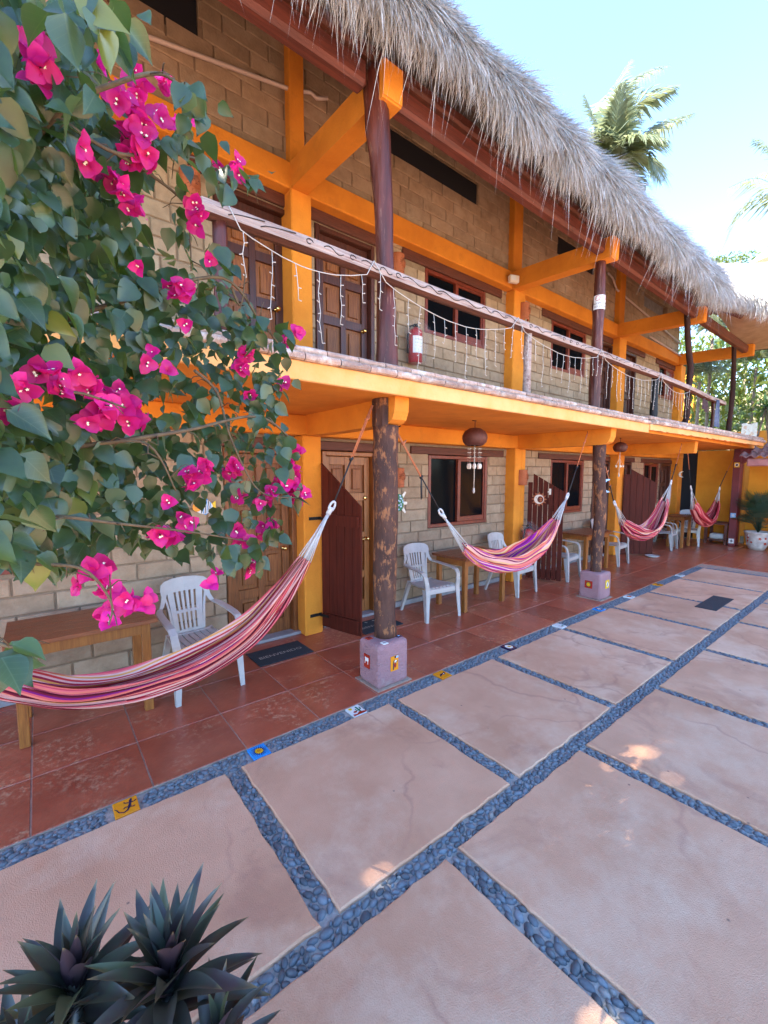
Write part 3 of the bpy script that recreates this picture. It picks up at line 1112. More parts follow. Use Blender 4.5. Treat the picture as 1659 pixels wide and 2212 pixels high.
uh = [(*U1, UF, 4.66), (*U2, UF, 4.66), (*U3, UF, 4.66), (*U4, UF, 4.66), (*V0, 3.72, 4.78), (*V1, 3.78, 4.77), (*V2, 3.83, 4.80), (*V3, 3.86, 4.80)]
lint_u = [(1.25, 2.27), (2.52, 3.55), (3.88, 6.02), (7.2, 9.2), (9.2, 10.08), (10.42, 11.8), (12.5, 13.9)]
TR = [(0.30, 1.38, 5.80, 6.25), (3.62, 5.38, 5.80, 6.16), (7.66, 9.05, 5.87, 6.24), (11.6, 13.1, 5.85, 6.2)]
uw = wall('upper_wall', -3.0, 14.05, UY, UF, 6.9, uh + [(a, b, 4.67, 4.80) for a, b in lint_u] + [(*t[:2], t[2], t[3]) for t in TR], L=0.44, Hh=0.158)
BRICKS = [b + ((Vector(((b[1] + b[2]) / 2, b[5], (b[3] + b[4]) / 2)) - CAM).length,) for b in BRICKS]
# blocks that the photograph shows: not behind the bush, a beam, or out of the frame
def shown(b):
    x, z = (b[1] + b[2]) / 2, (b[3] + b[4]) / 2
    if not inview((x, b[5], z), 0) or (b[2] - b[1]) < 0.12:
        return False
    if 2.2 < z < 2.9 or 4.75 < z < 5.1:
        return False
    return x > 1.0 or (z < 1.2 or z > 3.4)
order = sorted([b for b in BRICKS if shown(b)], key=lambda b: b[6])[:300]
first = {id(b) for b in order}
rv, rf = {}, {}
bt = np.array([(a, b, c, d) for a, b, c, d in bf])
bva = np.array(bv)
for b in BRICKS:
    wo, x0, x1, z0, z1, yf, _ = b
    if id(b) in first:
        o = link('brick', random.choice(brick_me), wo)
        o.location = Vector(((x0 + x1) / 2, yf + random.uniform(-0.002, 0.003), (z0 + z1) / 2)) - wloc(wo)
        o.scale = (x1 - x0, 0.03, z1 - z0)
    else:
        q = bva * (x1 - x0, 0.03, z1 - z0)
        q[8:, 1] += rng.uniform(0, 0.006, 4)
        q = q + ((x0 + x1) / 2, yf + random.uniform(-0.002, 0.003), (z0 + z1) / 2)
        rv.setdefault(wo.name, []).append(q)
for wo in (gw, uw):
    vs = rv[wo.name]
    fs = np.concatenate([bt + 12 * k for k in range(len(vs))])
    tag(npmesh('brick', np.concatenate(vs), fs, BRICK, False, wo), kind='stuff')
# grey cement skirting at the foot of the ground wall
sk = MB()
e = [-3.0] + [q for h in sorted([D1, D2, DN3, DN4, DN5]) for q in h] + [14.3]
for i in range(0, len(e), 2):
    sk.box(e[i], e[i + 1], GY - 0.012, GY + 0.1, 0.0, 0.073, bev=0.006)
sk.build('skirting', SILL, house)
# near-black panels: shade of the rooms behind the openings put into colour
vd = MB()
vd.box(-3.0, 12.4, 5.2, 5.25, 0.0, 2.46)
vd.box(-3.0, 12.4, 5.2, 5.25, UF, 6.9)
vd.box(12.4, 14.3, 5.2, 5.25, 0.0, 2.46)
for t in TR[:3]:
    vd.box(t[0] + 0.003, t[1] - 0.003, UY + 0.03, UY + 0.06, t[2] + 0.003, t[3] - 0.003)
vd.build('room_shade_panel', ROOMSHADE, house)
for t in TR[3:]:
    q = MB()
    q.box(t[0] - 0.02, t[1] + 0.02, UY + 0.12, UY + 0.15, t[2] - 0.02, t[3] + 0.02)
    q.build('transom_panel', SILL, house)

# columns, beams and slab
for i, (a, b) in enumerate(COLX):
    c = MB()
    c.box(a, b, CY, GY + 0.1, 0, 2.262, bev=0.012)
    if i == 2:
        c.box(a + 0.18, a + 0.2, CY - 0.004, CY, 0, 2.25)
    c.build('column', ORANGE, house)
    c = MB()
    c.box(a - 0.06, b - 0.05, UCY, UY + 0.1, UF, 4.80, bev=0.012)
    c.build('column', ORANGE, house)
    if i < 4:
        c = MB()
        c.box(a - 0.03, b - 0.09, UCY + 0.06, UY + 0.1, 5.06, 6.75, bev=0.01)
        c.build('upright', ORANGE, house)
bm_ = MB()
bm_.box(-3.0, 14.3, CY + 0.02, GY + 0.2, 2.262, 2.48, bev=0.012)
bm_.build('ring_beam', ORANGE, house)
bm_ = MB()
bm_.box(-3.0, 14.05, UCY + 0.02, UY + 0.2, 4.80, 5.06, bev=0.012)
bm_.build('ring_beam', ORANGE, house)
led = MB()
led.box(-3.0, 14.05, UY - 0.03, UY + 0.02, 5.06, 5.10)
led.build('ledge', MORTAR, house)
sl_ = MB()
sl_.box(-3.0, 7.32, 2.69, 5.3, 2.482, 2.70)
sl_.box(7.325, 14.3, 2.72, 5.3, 2.482, 2.70)
sl_.build('balcony_slab', ORANGE, house)
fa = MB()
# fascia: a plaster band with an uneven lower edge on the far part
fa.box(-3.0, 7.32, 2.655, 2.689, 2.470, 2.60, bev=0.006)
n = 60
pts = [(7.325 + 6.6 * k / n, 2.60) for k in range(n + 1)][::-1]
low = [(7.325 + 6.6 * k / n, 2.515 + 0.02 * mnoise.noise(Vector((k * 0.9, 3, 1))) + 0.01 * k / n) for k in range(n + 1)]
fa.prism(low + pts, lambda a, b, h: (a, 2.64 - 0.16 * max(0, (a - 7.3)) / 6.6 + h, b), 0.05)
fa.build('fascia', FASCIA, house)


def edging(x0, x1, yf, z0, z1, L, sh, dy=0.0):
    x = x0 + sh
    while x < x1:
        l = L * random.uniform(0.93, 1.07)
        xe = min(x + l, x1)
        e_ = MB()
        y = yf + dy * (x - x0)
        d, zc, hh = 0.20, (z0 + z1) / 2, (z1 - z0) / 2
        prof = [(d, -1), (0.02, -1), (0.006, -0.75), (0.0, -0.2), (0.002, 0.35), (0.012, 0.8), (0.03, 1), (d, 1)]
        ns = 4
        vs, fs = [], []
        for k in range(ns + 1):
            xx = x + 0.004 + (xe - x - 0.008) * k / ns
            for p, q in prof:
                vs.append((xx, y + dy * (xx - x) + p + random.uniform(-0.003, 0.003), zc + q * hh + random.uniform(-0.0025, 0.0025)))
        m = len(prof)
        for k in range(ns):
            for i in range(m):
                fs.append((k * m + i, k * m + (i + 1) % m, (k + 1) * m + (i + 1) % m, (k + 1) * m + i))
        fs += [tuple(range(m)), tuple(range(ns * m, ns * m + m))]
        e_.add(vs, fs)
        e_.build('edging_brick', EDGE, house)
        x = xe


edging(-3.0, 7.30, 2.615, 2.600, 2.655, 0.27, 0.10)
edging(-3.0, 7.30, 2.665, 2.656, 2.708, 0.27, 0.0)
edging(7.34, 13.95, 2.585, 2.602, 2.668, 0.30, 0.05, -0.022)
edging(7.34, 13.95, 2.640, 2.669, 2.735, 0.30, 0.0, -0.022)
cm_ = MB()
cm_.box(-3.0, 7.32, 2.70, 2.90, 2.600, 2.70)
cm_.build('edging_bed', SILL, house)


def bracket(name, x, w, y0, y1, z0, z1, curve, fall=0.0):
    """beam that carries the balcony or the eave, with a rounded nose"""
    b = MB()
    prof = [(y0, z0), (y1 + curve * 1.2, z0), (y1 + curve * 0.7, z0 + 0.015), (y1 + curve * 0.3, z0 + curve * 0.35), (y1 + 0.008, z0 + curve * 0.9), (y1, z1), (y0, z1)]
    b.prism(prof, lambda a, c, h: (x - w / 2 + h, a, c - fall * (y0 - a) / (y0 - y1)), w)
    return b.build(name, ORANGE, house)


for i, x in enumerate((-1.55, 2.405, 6.36)):
    bracket('bracket_beam', x, 0.155, CY + 0.02, 2.755, 2.255, 2.481, 0.12)
bracket('bracket_beam', 10.2, 0.17, CY + 0.02, 2.83, 2.255, 2.481, 0.02)
for x in (-1.62, 2.31, 6.19, 10.0, 13.75):
    bracket('eave_bracket', x, 0.19, UCY + 0.02, 2.765, 4.795, 5.055, 0.02, 0.075)


def panel_door(name, x0, x1, y, z0, z1, m, mp, rows_=3, knob=None, jamb=None):
    d = MB()
    fw = 0.055
    yd = y + 0.07
    # jambs and head
    for a, b in ((x0 + 0.002, x0 + fw), (x1 - fw, x1 - 0.002)):
        d.box(a, b, y - 0.01, y + 0.14, z0, z1 - 0.002, 0, bev=0.006)
    d.box(x0 + fw + 0.001, x1 - fw - 0.001, y - 0.005, y + 0.14, z1 - fw, z1 - 0.003, 0, bev=0.006)
    a, b, t = x0 + fw + 0.004, x1 - fw - 0.004, z1 - fw - 0.004
    st = 0.085
    xm = (a + b) / 2
    xsb = [(a, a + st), (xm - st * 0.42, xm + st * 0.42), (b - st, b)]
    for q in xsb:
        d.box(*q, yd, yd + 0.045, z0 + 0.012, t, 0, bev=0.004)
    zr = [z0 + 0.012 + (t - z0 - 0.012) * k / rows_ for k in range(rows_ + 1)]
    rails = [(zr[0], zr[0] + 0.16)] + [(z - 0.05, z + 0.05) for z in zr[1:-1]] + [(zr[-1] - 0.1, zr[-1])]
    for q in rails:
        for i in range(2):
            d.box(xsb[i][1] + 0.0005, xsb[i + 1][0] - 0.0005, yd + 0.002, yd + 0.043, *q, 0, bev=0.003)
    o = d.build(name, m, house)
    for i in range(2):
        for k in range(rows_):
            pa, pb, pc, pd = xsb[i][1] + 0.001, xsb[i + 1][0] - 0.001, rails[k][1] + 0.001, rails[k + 1][0] - 0.001
            p = MB()
            p.box(pa, pb, yd + 0.03, yd + 0.04, pc, pd)
            mg = 0.045
            vs = [(pa + 0.01, yd + 0.0295, pc + 0.01), (pb - 0.01, yd + 0.0295, pc + 0.01), (pb - 0.01, yd + 0.0295, pd - 0.01), (pa + 0.01, yd + 0.0295, pd - 0.01),
                  (pa + mg, yd + 0.028, pc + mg), (pb - mg, yd + 0.028, pc + mg), (pb - mg, yd + 0.028, pd - mg), (pa + mg, yd + 0.028, pd - mg),
                  (pa + mg + 0.008, yd + 0.008, pc + mg + 0.008), (pb - mg - 0.008, yd + 0.008, pc + mg + 0.008), (pb - mg - 0.008, yd + 0.008, pd - mg - 0.008), (pa + mg + 0.008, yd + 0.008, pd - mg - 0.008)]
            p.add(vs, [(q, (q + 1) % 4, (q + 1) % 4 + 4, q + 4) for q in range(4)] + [(q + 4, (q + 1) % 4 + 4, (q + 1) % 4 + 8, q + 8) for q in range(4)] + [(8, 9, 10, 11)])
            p.build('panel', mp, o)
    if knob:
        kx, kz = knob
        k = MB()
        M_ = Matrix.Translation((kx, yd, kz)) @ Matrix.Rotation(pi / 2, 4, 'X')
        tmp = MB().lathe([(0.026, 0.0), (0.026, 0.006), (0.010, 0.010), (0.010, 0.03), (0.022, 0.036), (0.027, 0.05), (0.018, 0.062), (0.001, 0.065)], n=12)
        k.add([M_ @ Vector(v) for v in tmp.v], tmp.f, 0, True)
        if jamb:
            k.tube([(kx, yd - 0.03, kz), (kx - 0.05, yd - 0.045, kz + 0.005), (kx - 0.11, yd - 0.035, kz - 0.012)], [0.009, 0.009, 0.006], 6)
        k.build('handle', BRASS, o)
    return o


d1 = panel_door('door', *D1, GY, 0.02, 2.11, DOOR, DOOR, 4, (2.14, 1.0))
d2 = panel_door('door', *D2, GY, 0.02, 2.11, DOORLT, DOOR, 4, (3.30, 1.0), True)
kk = MB()
tmp = MB().lathe([(0.028, 0), (0.028, 0.008), (0.02, 0.014), (0.001, 0.016)], n=12)
kk.add([Matrix.Translation((3.29, GY + 0.07, 1.53)) @ Matrix.Rotation(pi / 2, 4, 'X') @ Vector(v) for v in tmp.v], tmp.f, 0, True)
kk.build('deadbolt', BRASS, d2)
for q, m in ((DN3, DARKW), (DN4, DARKW), (DN5, DARKW)):
    panel_door('door', *q, GY, 0.02, 2.11, m, m, 4)
u1 = panel_door('door', *U1, UY, UF + 0.01, 4.65, DARKW, DOOR, 4, (2.13, 3.62))
u2 = panel_door('door', *U2, UY, UF + 0.01, 4.65, DARKW, DOOR, 4, (3.29, 3.62))
for q in (U3, U4):
    panel_door('door', *q, UY, UF + 0.01, 4.65, DARKW, DARKW, 4)
for a, b in lint_g:
    MB().box(a + 0.002, b - 0.002, GY - 0.012, GY + 0.15, 2.117, 2.223, bev=0.008).build('lintel', LINTEL, house)
for a, b in lint_u:
    MB().box(a + 0.002, b - 0.002, UY - 0.012, UY + 0.15, 4.672, 4.798, bev=0.008).build('lintel', LINTEL, house)
# door sills
for q in (D1, D2, DN3, DN4):
    MB().box(q[0] - 0.03, q[1] + 0.02, GY - 0.07, GY + 0.1, 0.0, 0.035, bev=0.008).build('door_sill', SILL, house)


def window(x0, x1, y, z0, z1, open_half=False):
    wf = MB()
    f = 0.055
    for a, b in ((x0 + 0.002, x0 + f), (x1 - f, x1 - 0.002)):
        wf.box(a, b, y + 0.005, y + 0.10, z0 + 0.002, z1 - 0.006, 0, bev=0.005)
    wf.box(x0 + f, x1 - f, y + 0.007, y + 0.10, z1 - f, z1 - 0.007, 0, bev=0.005)
    wf.box(x0 + f, x1 - f, y + 0.007, y + 0.10, z0 + 0.003, z0 + f, 0, bev=0.005)
    xm = (x0 + x1) / 2
    wf.box(xm - 0.03, xm + 0.03, y + 0.012, y + 0.09, z0 + f, z1 - f, 0, bev=0.004)
    # the sliding sash in front, on the right
    wf.box(xm + 0.03, x1 - f, y + 0.02, y + 0.06, z0 + f, z0 + f + 0.075, 0, bev=0.004)
    wf.box(xm + 0.03, x1 - f, y + 0.02, y + 0.06, z1 - f - 0.03, z1 - f, 0, bev=0.004)
    wf.box(x1 - f - 0.03, x1 - f, y + 0.022, y + 0.058, z0 + f + 0.075, z1 - f - 0.03, 0)
    o = wf.build('window', FRAMEW, house)
    MB().box(x0 + f, xm - 0.031, y + 0.06, y + 0.064, z0 + f, z1 - f).build('pane', GLASS, o)
    if not open_half:
        MB().box(xm + 0.031, x1 - f - 0.03, y + 0.04, y + 0.044, z0 + f + 0.075, z1 - f - 0.03).build('pane', GLASS, o)
    return o


for q in (WN0, WN1, WN2, WN3):
    window(*q, GY, 1.05, 2.115)
for q in (V0, V1, V2):
    window(*q, UY, 3.80, 4.672)
window(*V3, UY, 3.86, 4.672, True)

# red eave beam on the post tops, roof rafters above
eb = MB()
for a, b in ((-3.0, 2.13), (2.41, 6.08), (6.29, 9.89), (10.10, 13.65)):
    eb.box(a, b, 2.85, 2.99, 4.785, 4.972, bev=0.03)
eb.build('eave_beam', REDBEAM, house)
MB().box(-3.0, 10.9, 2.90, 3.06, 5.062, 5.20, bev=0.02).build('wall_plate', LINTEL, house)
for k in range(16):
    x = -1.8 + 0.95 * k
    q = MB()
    q.tube([(x, 2.55, 5.005 + 0.06), (x + 0.02, 3.6, 5.82), (x, 5.0, 6.86)], 0.045, 7)
    q.build('rafter', LINTEL, house)

# thatch: a section swept along the eave; the eave turns towards the courtyard at the far end
ctrl = [(-7, 2.45), (-3, 2.45), (1, 2.45), (5, 2.45), (8.3, 2.45), (9.5, 2.43), (10.15, 2.34), (10.7, 2.08), (11.15, 1.6), (11.5, 0.75), (11.75, -0.6), (11.9, -2.4), (12, -4.5)]


def catmull(P, per):
    out = []
    for i in range(len(P) - 1):
        p0, p1, p2, p3 = P[max(i - 1, 0)], P[i], P[i + 1], P[min(i + 2, len(P) - 1)]
        for k in range(per):
            t = k / per
            out.append(tuple(0.5 * (2 * p1[c] + (p2[c] - p0[c]) * t + (2 * p0[c] - 5 * p1[c] + 4 * p2[c] - p3[c]) * t * t + (3 * p1[c] - p0[c] - 3 * p2[c] + p3[c]) * t ** 3) for c in range(len(p1))))
    out.append(P[-1])
    return out


path = catmull(ctrl, 12)
pa = np.array(path)
seg = np.linalg.norm(np.diff(pa, axis=0), axis=1)
plen = np.concatenate([[0], np.cumsum(seg)])
ptan = np.gradient(pa, axis=0)
ptan /= np.linalg.norm(ptan, axis=1)[:, None]
pnor = np.stack([-ptan[:, 1], ptan[:, 0]], 1)          # towards the roof
psm = np.interp(plen, [0, 15.6, 16.6, 17.6, 18.6, 23], [6.0, 6.0, 3.6, 1.8, 1.3, 1.3])


pw_ = np.interp(plen, [0, 16.9, 18.2, 23], [0, 0, 1, 1])
pdep = np.array([min(3.6, max(0.55, (2.93 - pa[i, 1]) / max(pnor[i, 1], 0.05))) for i in range(len(pa))])


def section(sm, wg, dp):
    if wg > 0:
        ln = lambda a, b: a + (b - a) * wg
        return [(ln(sm, dp), ln(4.96 + 0.74 * sm, 5.0)), (0.45, ln(5.15, 5.06)), (0.07, 4.97), (0.0, 4.99), (-0.04, 5.07), (-0.04, 5.16), (0.02, 5.25), (0.22, 5.42), (ln(min(1.0, sm * 0.8), 1.25), ln(5.42 + (min(1.0, sm * 0.8) - 0.22) * 0.76, 6.20)), (ln(sm, max(1.35, dp)), ln(5.42 + (sm - 0.22) * 0.76, min(6.1, max(4.98, 5.95 - (dp - 1.35) * 0.43))))]
    P = [(sm, 4.96 + 0.74 * sm), (0.45, 5.15), (0.07, 4.97), (0.0, 4.99), (-0.04, 5.07), (-0.04, 5.16), (0.02, 5.25), (0.22, 5.42), (min(1.0, sm * 0.8), 5.42 + (min(1.0, sm * 0.8) - 0.22) * 0.76), (sm, 5.42 + (sm - 0.22) * 0.76)]
    return P


tv, tf = [], []
ns = 10
for i in range(len(path)):
    for o, z in section(psm[i], pw_[i], pdep[i]):
        k = 0.035 * mnoise.noise(Vector((pa[i, 0] * 1.7, pa[i, 1] * 1.7, z * 2.5)))
        tv.append((pa[i, 0] + pnor[i, 0] * (o + k), pa[i, 1] + pnor[i, 1] * (o + k), z + k))
for i in range(len(path) - 1):
    for k in range(ns - 1):
        tf.append((i * ns + k, (i + 1) * ns + k, (i + 1) * ns + k + 1, i * ns + k + 1))
roof = npmesh('thatched_roof', tv, tf, [THATCH, CEIL], True, house, [1 if (i // (ns - 1)) > 66 and i % (ns - 1) < 2 else 0 for i in range(len(tf))])


# the main roof carried on over the open end of the balcony, added to keep sun off it
ro = MB()
ro.prism([(3.05, 5.72), (8.2, 9.63), (8.2, 9.95), (3.05, 6.04)], lambda a, b, h: (9.6 + h, a, b), 5.6)
ro.build('thatched_roof', THATCH, house)


def strands(n, u0, u1, s0, s1, lmin, lmax, lift, wmin, wmax, drop=0.25, seed=3, bias=None):
    """straw blades rooted on the thatch; s runs from the lip (0) over the nose to the roof top"""
    R = np.random.default_rng(seed)
    u = R.uniform(u0, u1, n)
    s = R.uniform(s0, s1, n)
    prof = np.array([(0.07, 4.97), (0.0, 4.99), (-0.04, 5.07), (-0.04, 5.16), (0.02, 5.25), (0.22, 5.42), (1.0, 6.013), (3.0, 7.53)])
    pl = np.concatenate([[0], np.cumsum(np.linalg.norm(np.diff(prof, axis=0), axis=1))])
    o, z = np.interp(s, pl, prof[:, 0]), np.interp(s, pl, prof[:, 1])
    o2, z2 = np.interp(s + 0.06, pl, prof[:, 0]), np.interp(s + 0.06, pl, prof[:, 1])
    smx = np.interp(u, plen, psm)
    keep = o < smx
    u, s, o, z, o2, z2 = [q[keep] for q in (u, s, o, z, o2, z2)]
    n = len(u)
    ix = lambda c: np.interp(u, plen, c)
    base = np.stack([ix(pa[:, 0]), ix(pa[:, 1])], 1)
    nor = np.stack([ix(pnor[:, 0]), ix(pnor[:, 1])], 1)
    tan = np.stack([ix(ptan[:, 0]), ix(ptan[:, 1])], 1)
    p = np.concatenate([base + nor * o[:, None], z[:, None]], 1)
    dn = np.stack([o - o2, z - z2], 1)
    dn /= np.linalg.norm(dn, axis=1)[:, None] + 1e-9
    out = np.stack([dn[:, 1], -dn[:, 0]], 1)           # outward
    a = R.uniform(lift[0], lift[1], n)
    dd = dn * np.cos(a)[:, None] + out * np.sin(a)[:, None]
    dd[:, 0] = np.minimum(dd[:, 0], 0.35)
    sd = R.normal(0, 0.5, n)
    d = np.concatenate([nor * dd[:, :1] + tan * sd[:, None], dd[:, 1:2]], 1)
    d /= np.linalg.norm(d, axis=1)[:, None]
    l = R.uniform(lmin, lmax, n) * (0.75 + 0.6 * (0.5 + 0.5 * np.sin(u * 5.1 + 2 * np.sin(u * 1.7))) * R.uniform(0.5, 1.3, n))
    wd = R.uniform(wmin, wmax, n)
    side = np.cross(d, R.normal(0, 1, (n, 3)))
    side /= np.linalg.norm(side, axis=1)[:, None] + 1e-9
    p = p - d * (0.05 * l)[:, None]
    g_ = np.array([0, 0, -1.0])
    m1 = p + d * (l * 0.5)[:, None] + g_ * (l * drop * 0.25)[:, None]
    e1 = p + d * l[:, None] + g_ * (l * drop)[:, None]
    h = side * wd[:, None] * 0.5
    V = np.stack([p - h, p + h, m1 - h * 0.8, m1 + h * 0.8, e1], 1).reshape(-1, 3)
    F = np.array([(0, 1, 3), (0, 3, 2), (2, 3, 4)])
    F = (F[None] + 5 * np.arange(n)[:, None, None]).reshape(-1, 3)
    return V, F


sets = [strands(54000, 6.2, 18.8, 0.12, 0.60, 0.14, 0.29, (0.0, 0.8), 0.003, 0.0085, 0.3, 3),
        strands(11000, 6.2, 18.0, 0.0, 0.16, 0.08, 0.22, (0.0, 0.6), 0.004, 0.009, 0.5, 4),
        strands(650, 6.2, 17.0, 0.0, 0.25, 0.2, 0.42, (0.0, 0.7), 0.004, 0.007, 0.6, 8),
        strands(11000, 6.2, 17.0, 0.6, 1.1, 0.15, 0.32, (0.05, 0.5), 0.006, 0.012, 0.15, 5),
        strands(3200, 6.2, 18.5, 0.12, 0.62, 0.14, 0.30, (0.05, 0.7), 0.012, 0.024, 0.35, 9),
        strands(24000, 16.5, 23.0, 0.10, 2.4, 0.16, 0.34, (0.04, 0.35), 0.010, 0.022, 0.15, 6)]
V, F, o = [], [], 0
for a, b in sets:
    V.append(a)
    F.append(b + o)
    o += len(a)
tag(npmesh('thatch_strands', np.concatenate(V), np.concatenate(F), BLADE, False, house), kind='stuff')
# end wall, maroon pillar and the courtyard wall to the right
ew = thing('end_wall', 'yellow end wall of the terrace behind the small red hammock', 'wall', (14.6, 3.5, 0))
MB().box(14.6, 14.75, 2.96, 4.0, 0, 2.48).build('wall_panel', YELLOW, ew)
MB().box(14.66, 14.72, 4.0, 4.6, 0, 2.48).build('doorway_shade_panel', ROOMSHADE, ew)  # near-black panel, the doorway's shade is its colour
mp_ = thing('maroon_pillar', 'maroon painted pillar with three small glazed tiles beside the potted fan palm', 'pillar', (13.95, 2.93, 0))
pb = MB()
pb.box(13.80, 14.08, 2.86, 3.02, 0, 2.47, bev=0.012)
pb.prism([(2.86, 2.10), (2.86, 2.47), (2.42, 2.47), (2.42, 2.40)], lambda a, b, h: (13.82 + h, a, b), 0.22)
pb.build('shaft', MAROON, mp_)
for z, bs, sh in ((2.07, 5, [(3, ell(0, 0, 0.8, 0.8)), (2, ell(0, 0, 0.45, 0.45))]), (0.79, 7, [(3, ell(0, 0, 0.6, 0.6))]), (0.13, 3, [(2, star(0, 0, 0.9, 0.3, 4))])):
    o = ceramic(0, 0, 0, 0, bs, sh, 'small glazed tile on the maroon pillar at %s' % ('the top' if z > 2 else 'waist height' if z > 0.5 else 'the foot'), mp_,
                lambda a, c, h, z=z: (13.80 - 0.001 - h, 2.94 - a * 0.055, z + c * 0.06), 0.008)
cw = thing('courtyard_wall', 'plain yellow courtyard wall behind the potted fan palm', 'wall', (14.5, 0, 0))
q = MB()
q.box(14.40, 14.6, -4.2, 2.80, 0, 2.35, bev=0.01)
q.box(14.33, 14.398, 2.25, 2.80, 0, 2.30, bev=0.01)
q.build('wall_panel', YELLOW, cw)
# ------------------------------------------------------------------ log posts
def knotty(z0, z1, x, y, r0, r1, bend=0.02, seed=0, n=26, m=14, pts=None, rough=0.08, rads=None):
    """a peeled trunk: wandering axis, lumpy section"""
    R = random.Random(seed)
    vs, fs = [], []
    knots = [(R.uniform(z0, z1), R.uniform(0, 2 * pi), R.uniform(0.1, 0.3)) for _ in range(5)]
    for i in range(n + 1):
        t = i / n
        z = z0 + (z1 - z0) * t
        if pts:
            cx, cy_ = np.interp(z, [p[0] for p in pts], [p[1] for p in pts]), y
            cx += 0
        else:
            cx, cy_ = x + bend * mnoise.noise(Vector((seed * 7.1, z * 0.9, 0))), y + bend * mnoise.noise(Vector((seed * 3.3, z * 0.9, 5)))
        r = r0 + (r1 - r0) * t if rads is None else float(np.interp(z, [q[0] for q in rads], [q[1] for q in rads]))
        for k in range(m):
            a = 2 * pi * k / m
            rr = r * (1 + rough * mnoise.noise(Vector((math.cos(a) * 1.4 + seed, math.sin(a) * 1.4, z * 2.3))) + rough * 0.5 * mnoise.noise(Vector((math.cos(a) * 4 + seed, math.sin(a) * 4, z * 5))))
            for kz, ka, ks in knots:
                da = (a - ka + pi) % (2 * pi) - pi
                rr += r * ks * math.exp(-((z - kz) / 0.10) ** 2 - (da / 0.5) ** 2)
            vs.append((cx + math.cos(a) * rr, cy_ + math.sin(a) * rr, z))
    for i in range(n):
        for k in range(m):
            fs.append((i * m + k, i * m + (k + 1) % m, (i + 1) * m + (k + 1) % m, (i + 1) * m + k))
    b = MB().add(vs, fs, 0, True)
    b.f += [tuple(range(m))[::-1], tuple(range(n * m, n * m + m))]
    b.m += [0, 0]
    b.s += [False, False]
    return b


def plinth(root, x0, x1, y0, y1, h, pics):
    bm = bmesh.new()
    bmesh.ops.create_cube(bm, size=1)
    bmesh.ops.bevel(bm, geom=bm.edges[:], offset=0.10, segments=4, profile=0.5, affect='EDGES')
    bmesh.ops.subdivide_edges(bm, edges=[e for e in bm.edges if e.calc_length() > 0.5], cuts=6, use_grid_fill=True)
    sx, sy = x1 - x0, y1 - y0
    w0 = wloc(root)
    for v in bm.verts:
        p = Vector(((x0 + x1) / 2 + v.co.x * sx, (y0 + y1) / 2 + v.co.y * sy, h / 2 + v.co.z * h))
        p += Vector((mnoise.noise(p * 9), mnoise.noise(p * 9 + Vector((5, 0, 0))), mnoise.noise(p * 9 + Vector((0, 7, 0))))) * 0.005
        p.z = max(p.z, 0)
        v.co = p - w0
    for f in bm.faces:
        f.smooth = True
    me = bpy.data.meshes.new('plinth')
    bm.to_mesh(me)
    bm.free()
    me.materials.append(PLINTH)
    o = link('plinth', me, root)
    MB().box(x0 - 0.022, x1 + 0.022, y0 - 0.022, y1 + 0.022, 0.0, 0.006).build('mortar_fillet', GROUT, root)
    for p in pics:
        ceramic(0, 0, 0, 0, p[0], p[1], p[2], o, p[3], 0.006)
    return o


musician = [(0, [(-1, 0.7), (-0.1, 0.7), (-0.1, 1), (-1, 1)]), (2, [(-0.05, 0.72), (0.35, 0.72), (0.35, 1), (-0.05, 1)]), (7, [(0.4, 0.72), (1, 0.72), (1, 1), (0.4, 1)]),
            (2, strip([(-0.4, -0.85), (-0.25, -0.3), (-0.35, 0.1)], [0.12, 0.16, 0.1])), (6, ell(0.15, -0.25, 0.3, 0.38)), (3, ell(0.25, 0.25, 0.3, 0.2)), (2, strip([(0.1, 0.1), (0.8, 0.25)], 0.05)), (2, strip([(-0.45, 0.15), (-0.05, 0.5)], 0.05))]
horse = [(3, strip([(-0.55, 0.75), (-0.35, 0.35), (0.2, 0.3), (0.75, 0.4)], [0.12, 0.25, 0.3, 0.2])), (3, strip([(-0.4, 0.2), (-0.6, -0.4)], [0.15, 0.07])), (3, strip([(0.55, 0.3), (0.5, -0.4)], [0.15, 0.08])), (6, ell(-0.45, 0.8, 0.22, 0.2))]
sunt = [(2, ell(0, 0, 0.7, 0.7)), (5, star(0, 0, 0.68, 0.42, 12)), (0, ell(0, 0, 0.38, 0.38)), (5, ell(0.03, 0.02, 0.2, 0.2))]
post1 = thing('log_post', 'mottled brown log post on a mauve plinth, the near one beside the tall plank gate', 'post', (2.385, 2.93, 0), 0, 'log posts of the terrace')
b = knotty(0.37, 2.256, 2.375, 2.935, 0.098, 0.112, 0.02, 3)
b.build('log', BARK, post1)
for prong in ([(2.262, 2.93), (2.285, 2.87), (2.322, 2.838), (2.322, 3.03), (2.275, 3.0)], [(2.489, 2.87), (2.50, 2.93), (2.495, 2.98), (2.489, 3.0)]):
    pr = MB()
    pr.prism(prong, lambda a, c, h: (a, c, 2.25 + h), 0.23)
    pr.build('fork_prong', BARK, post1)
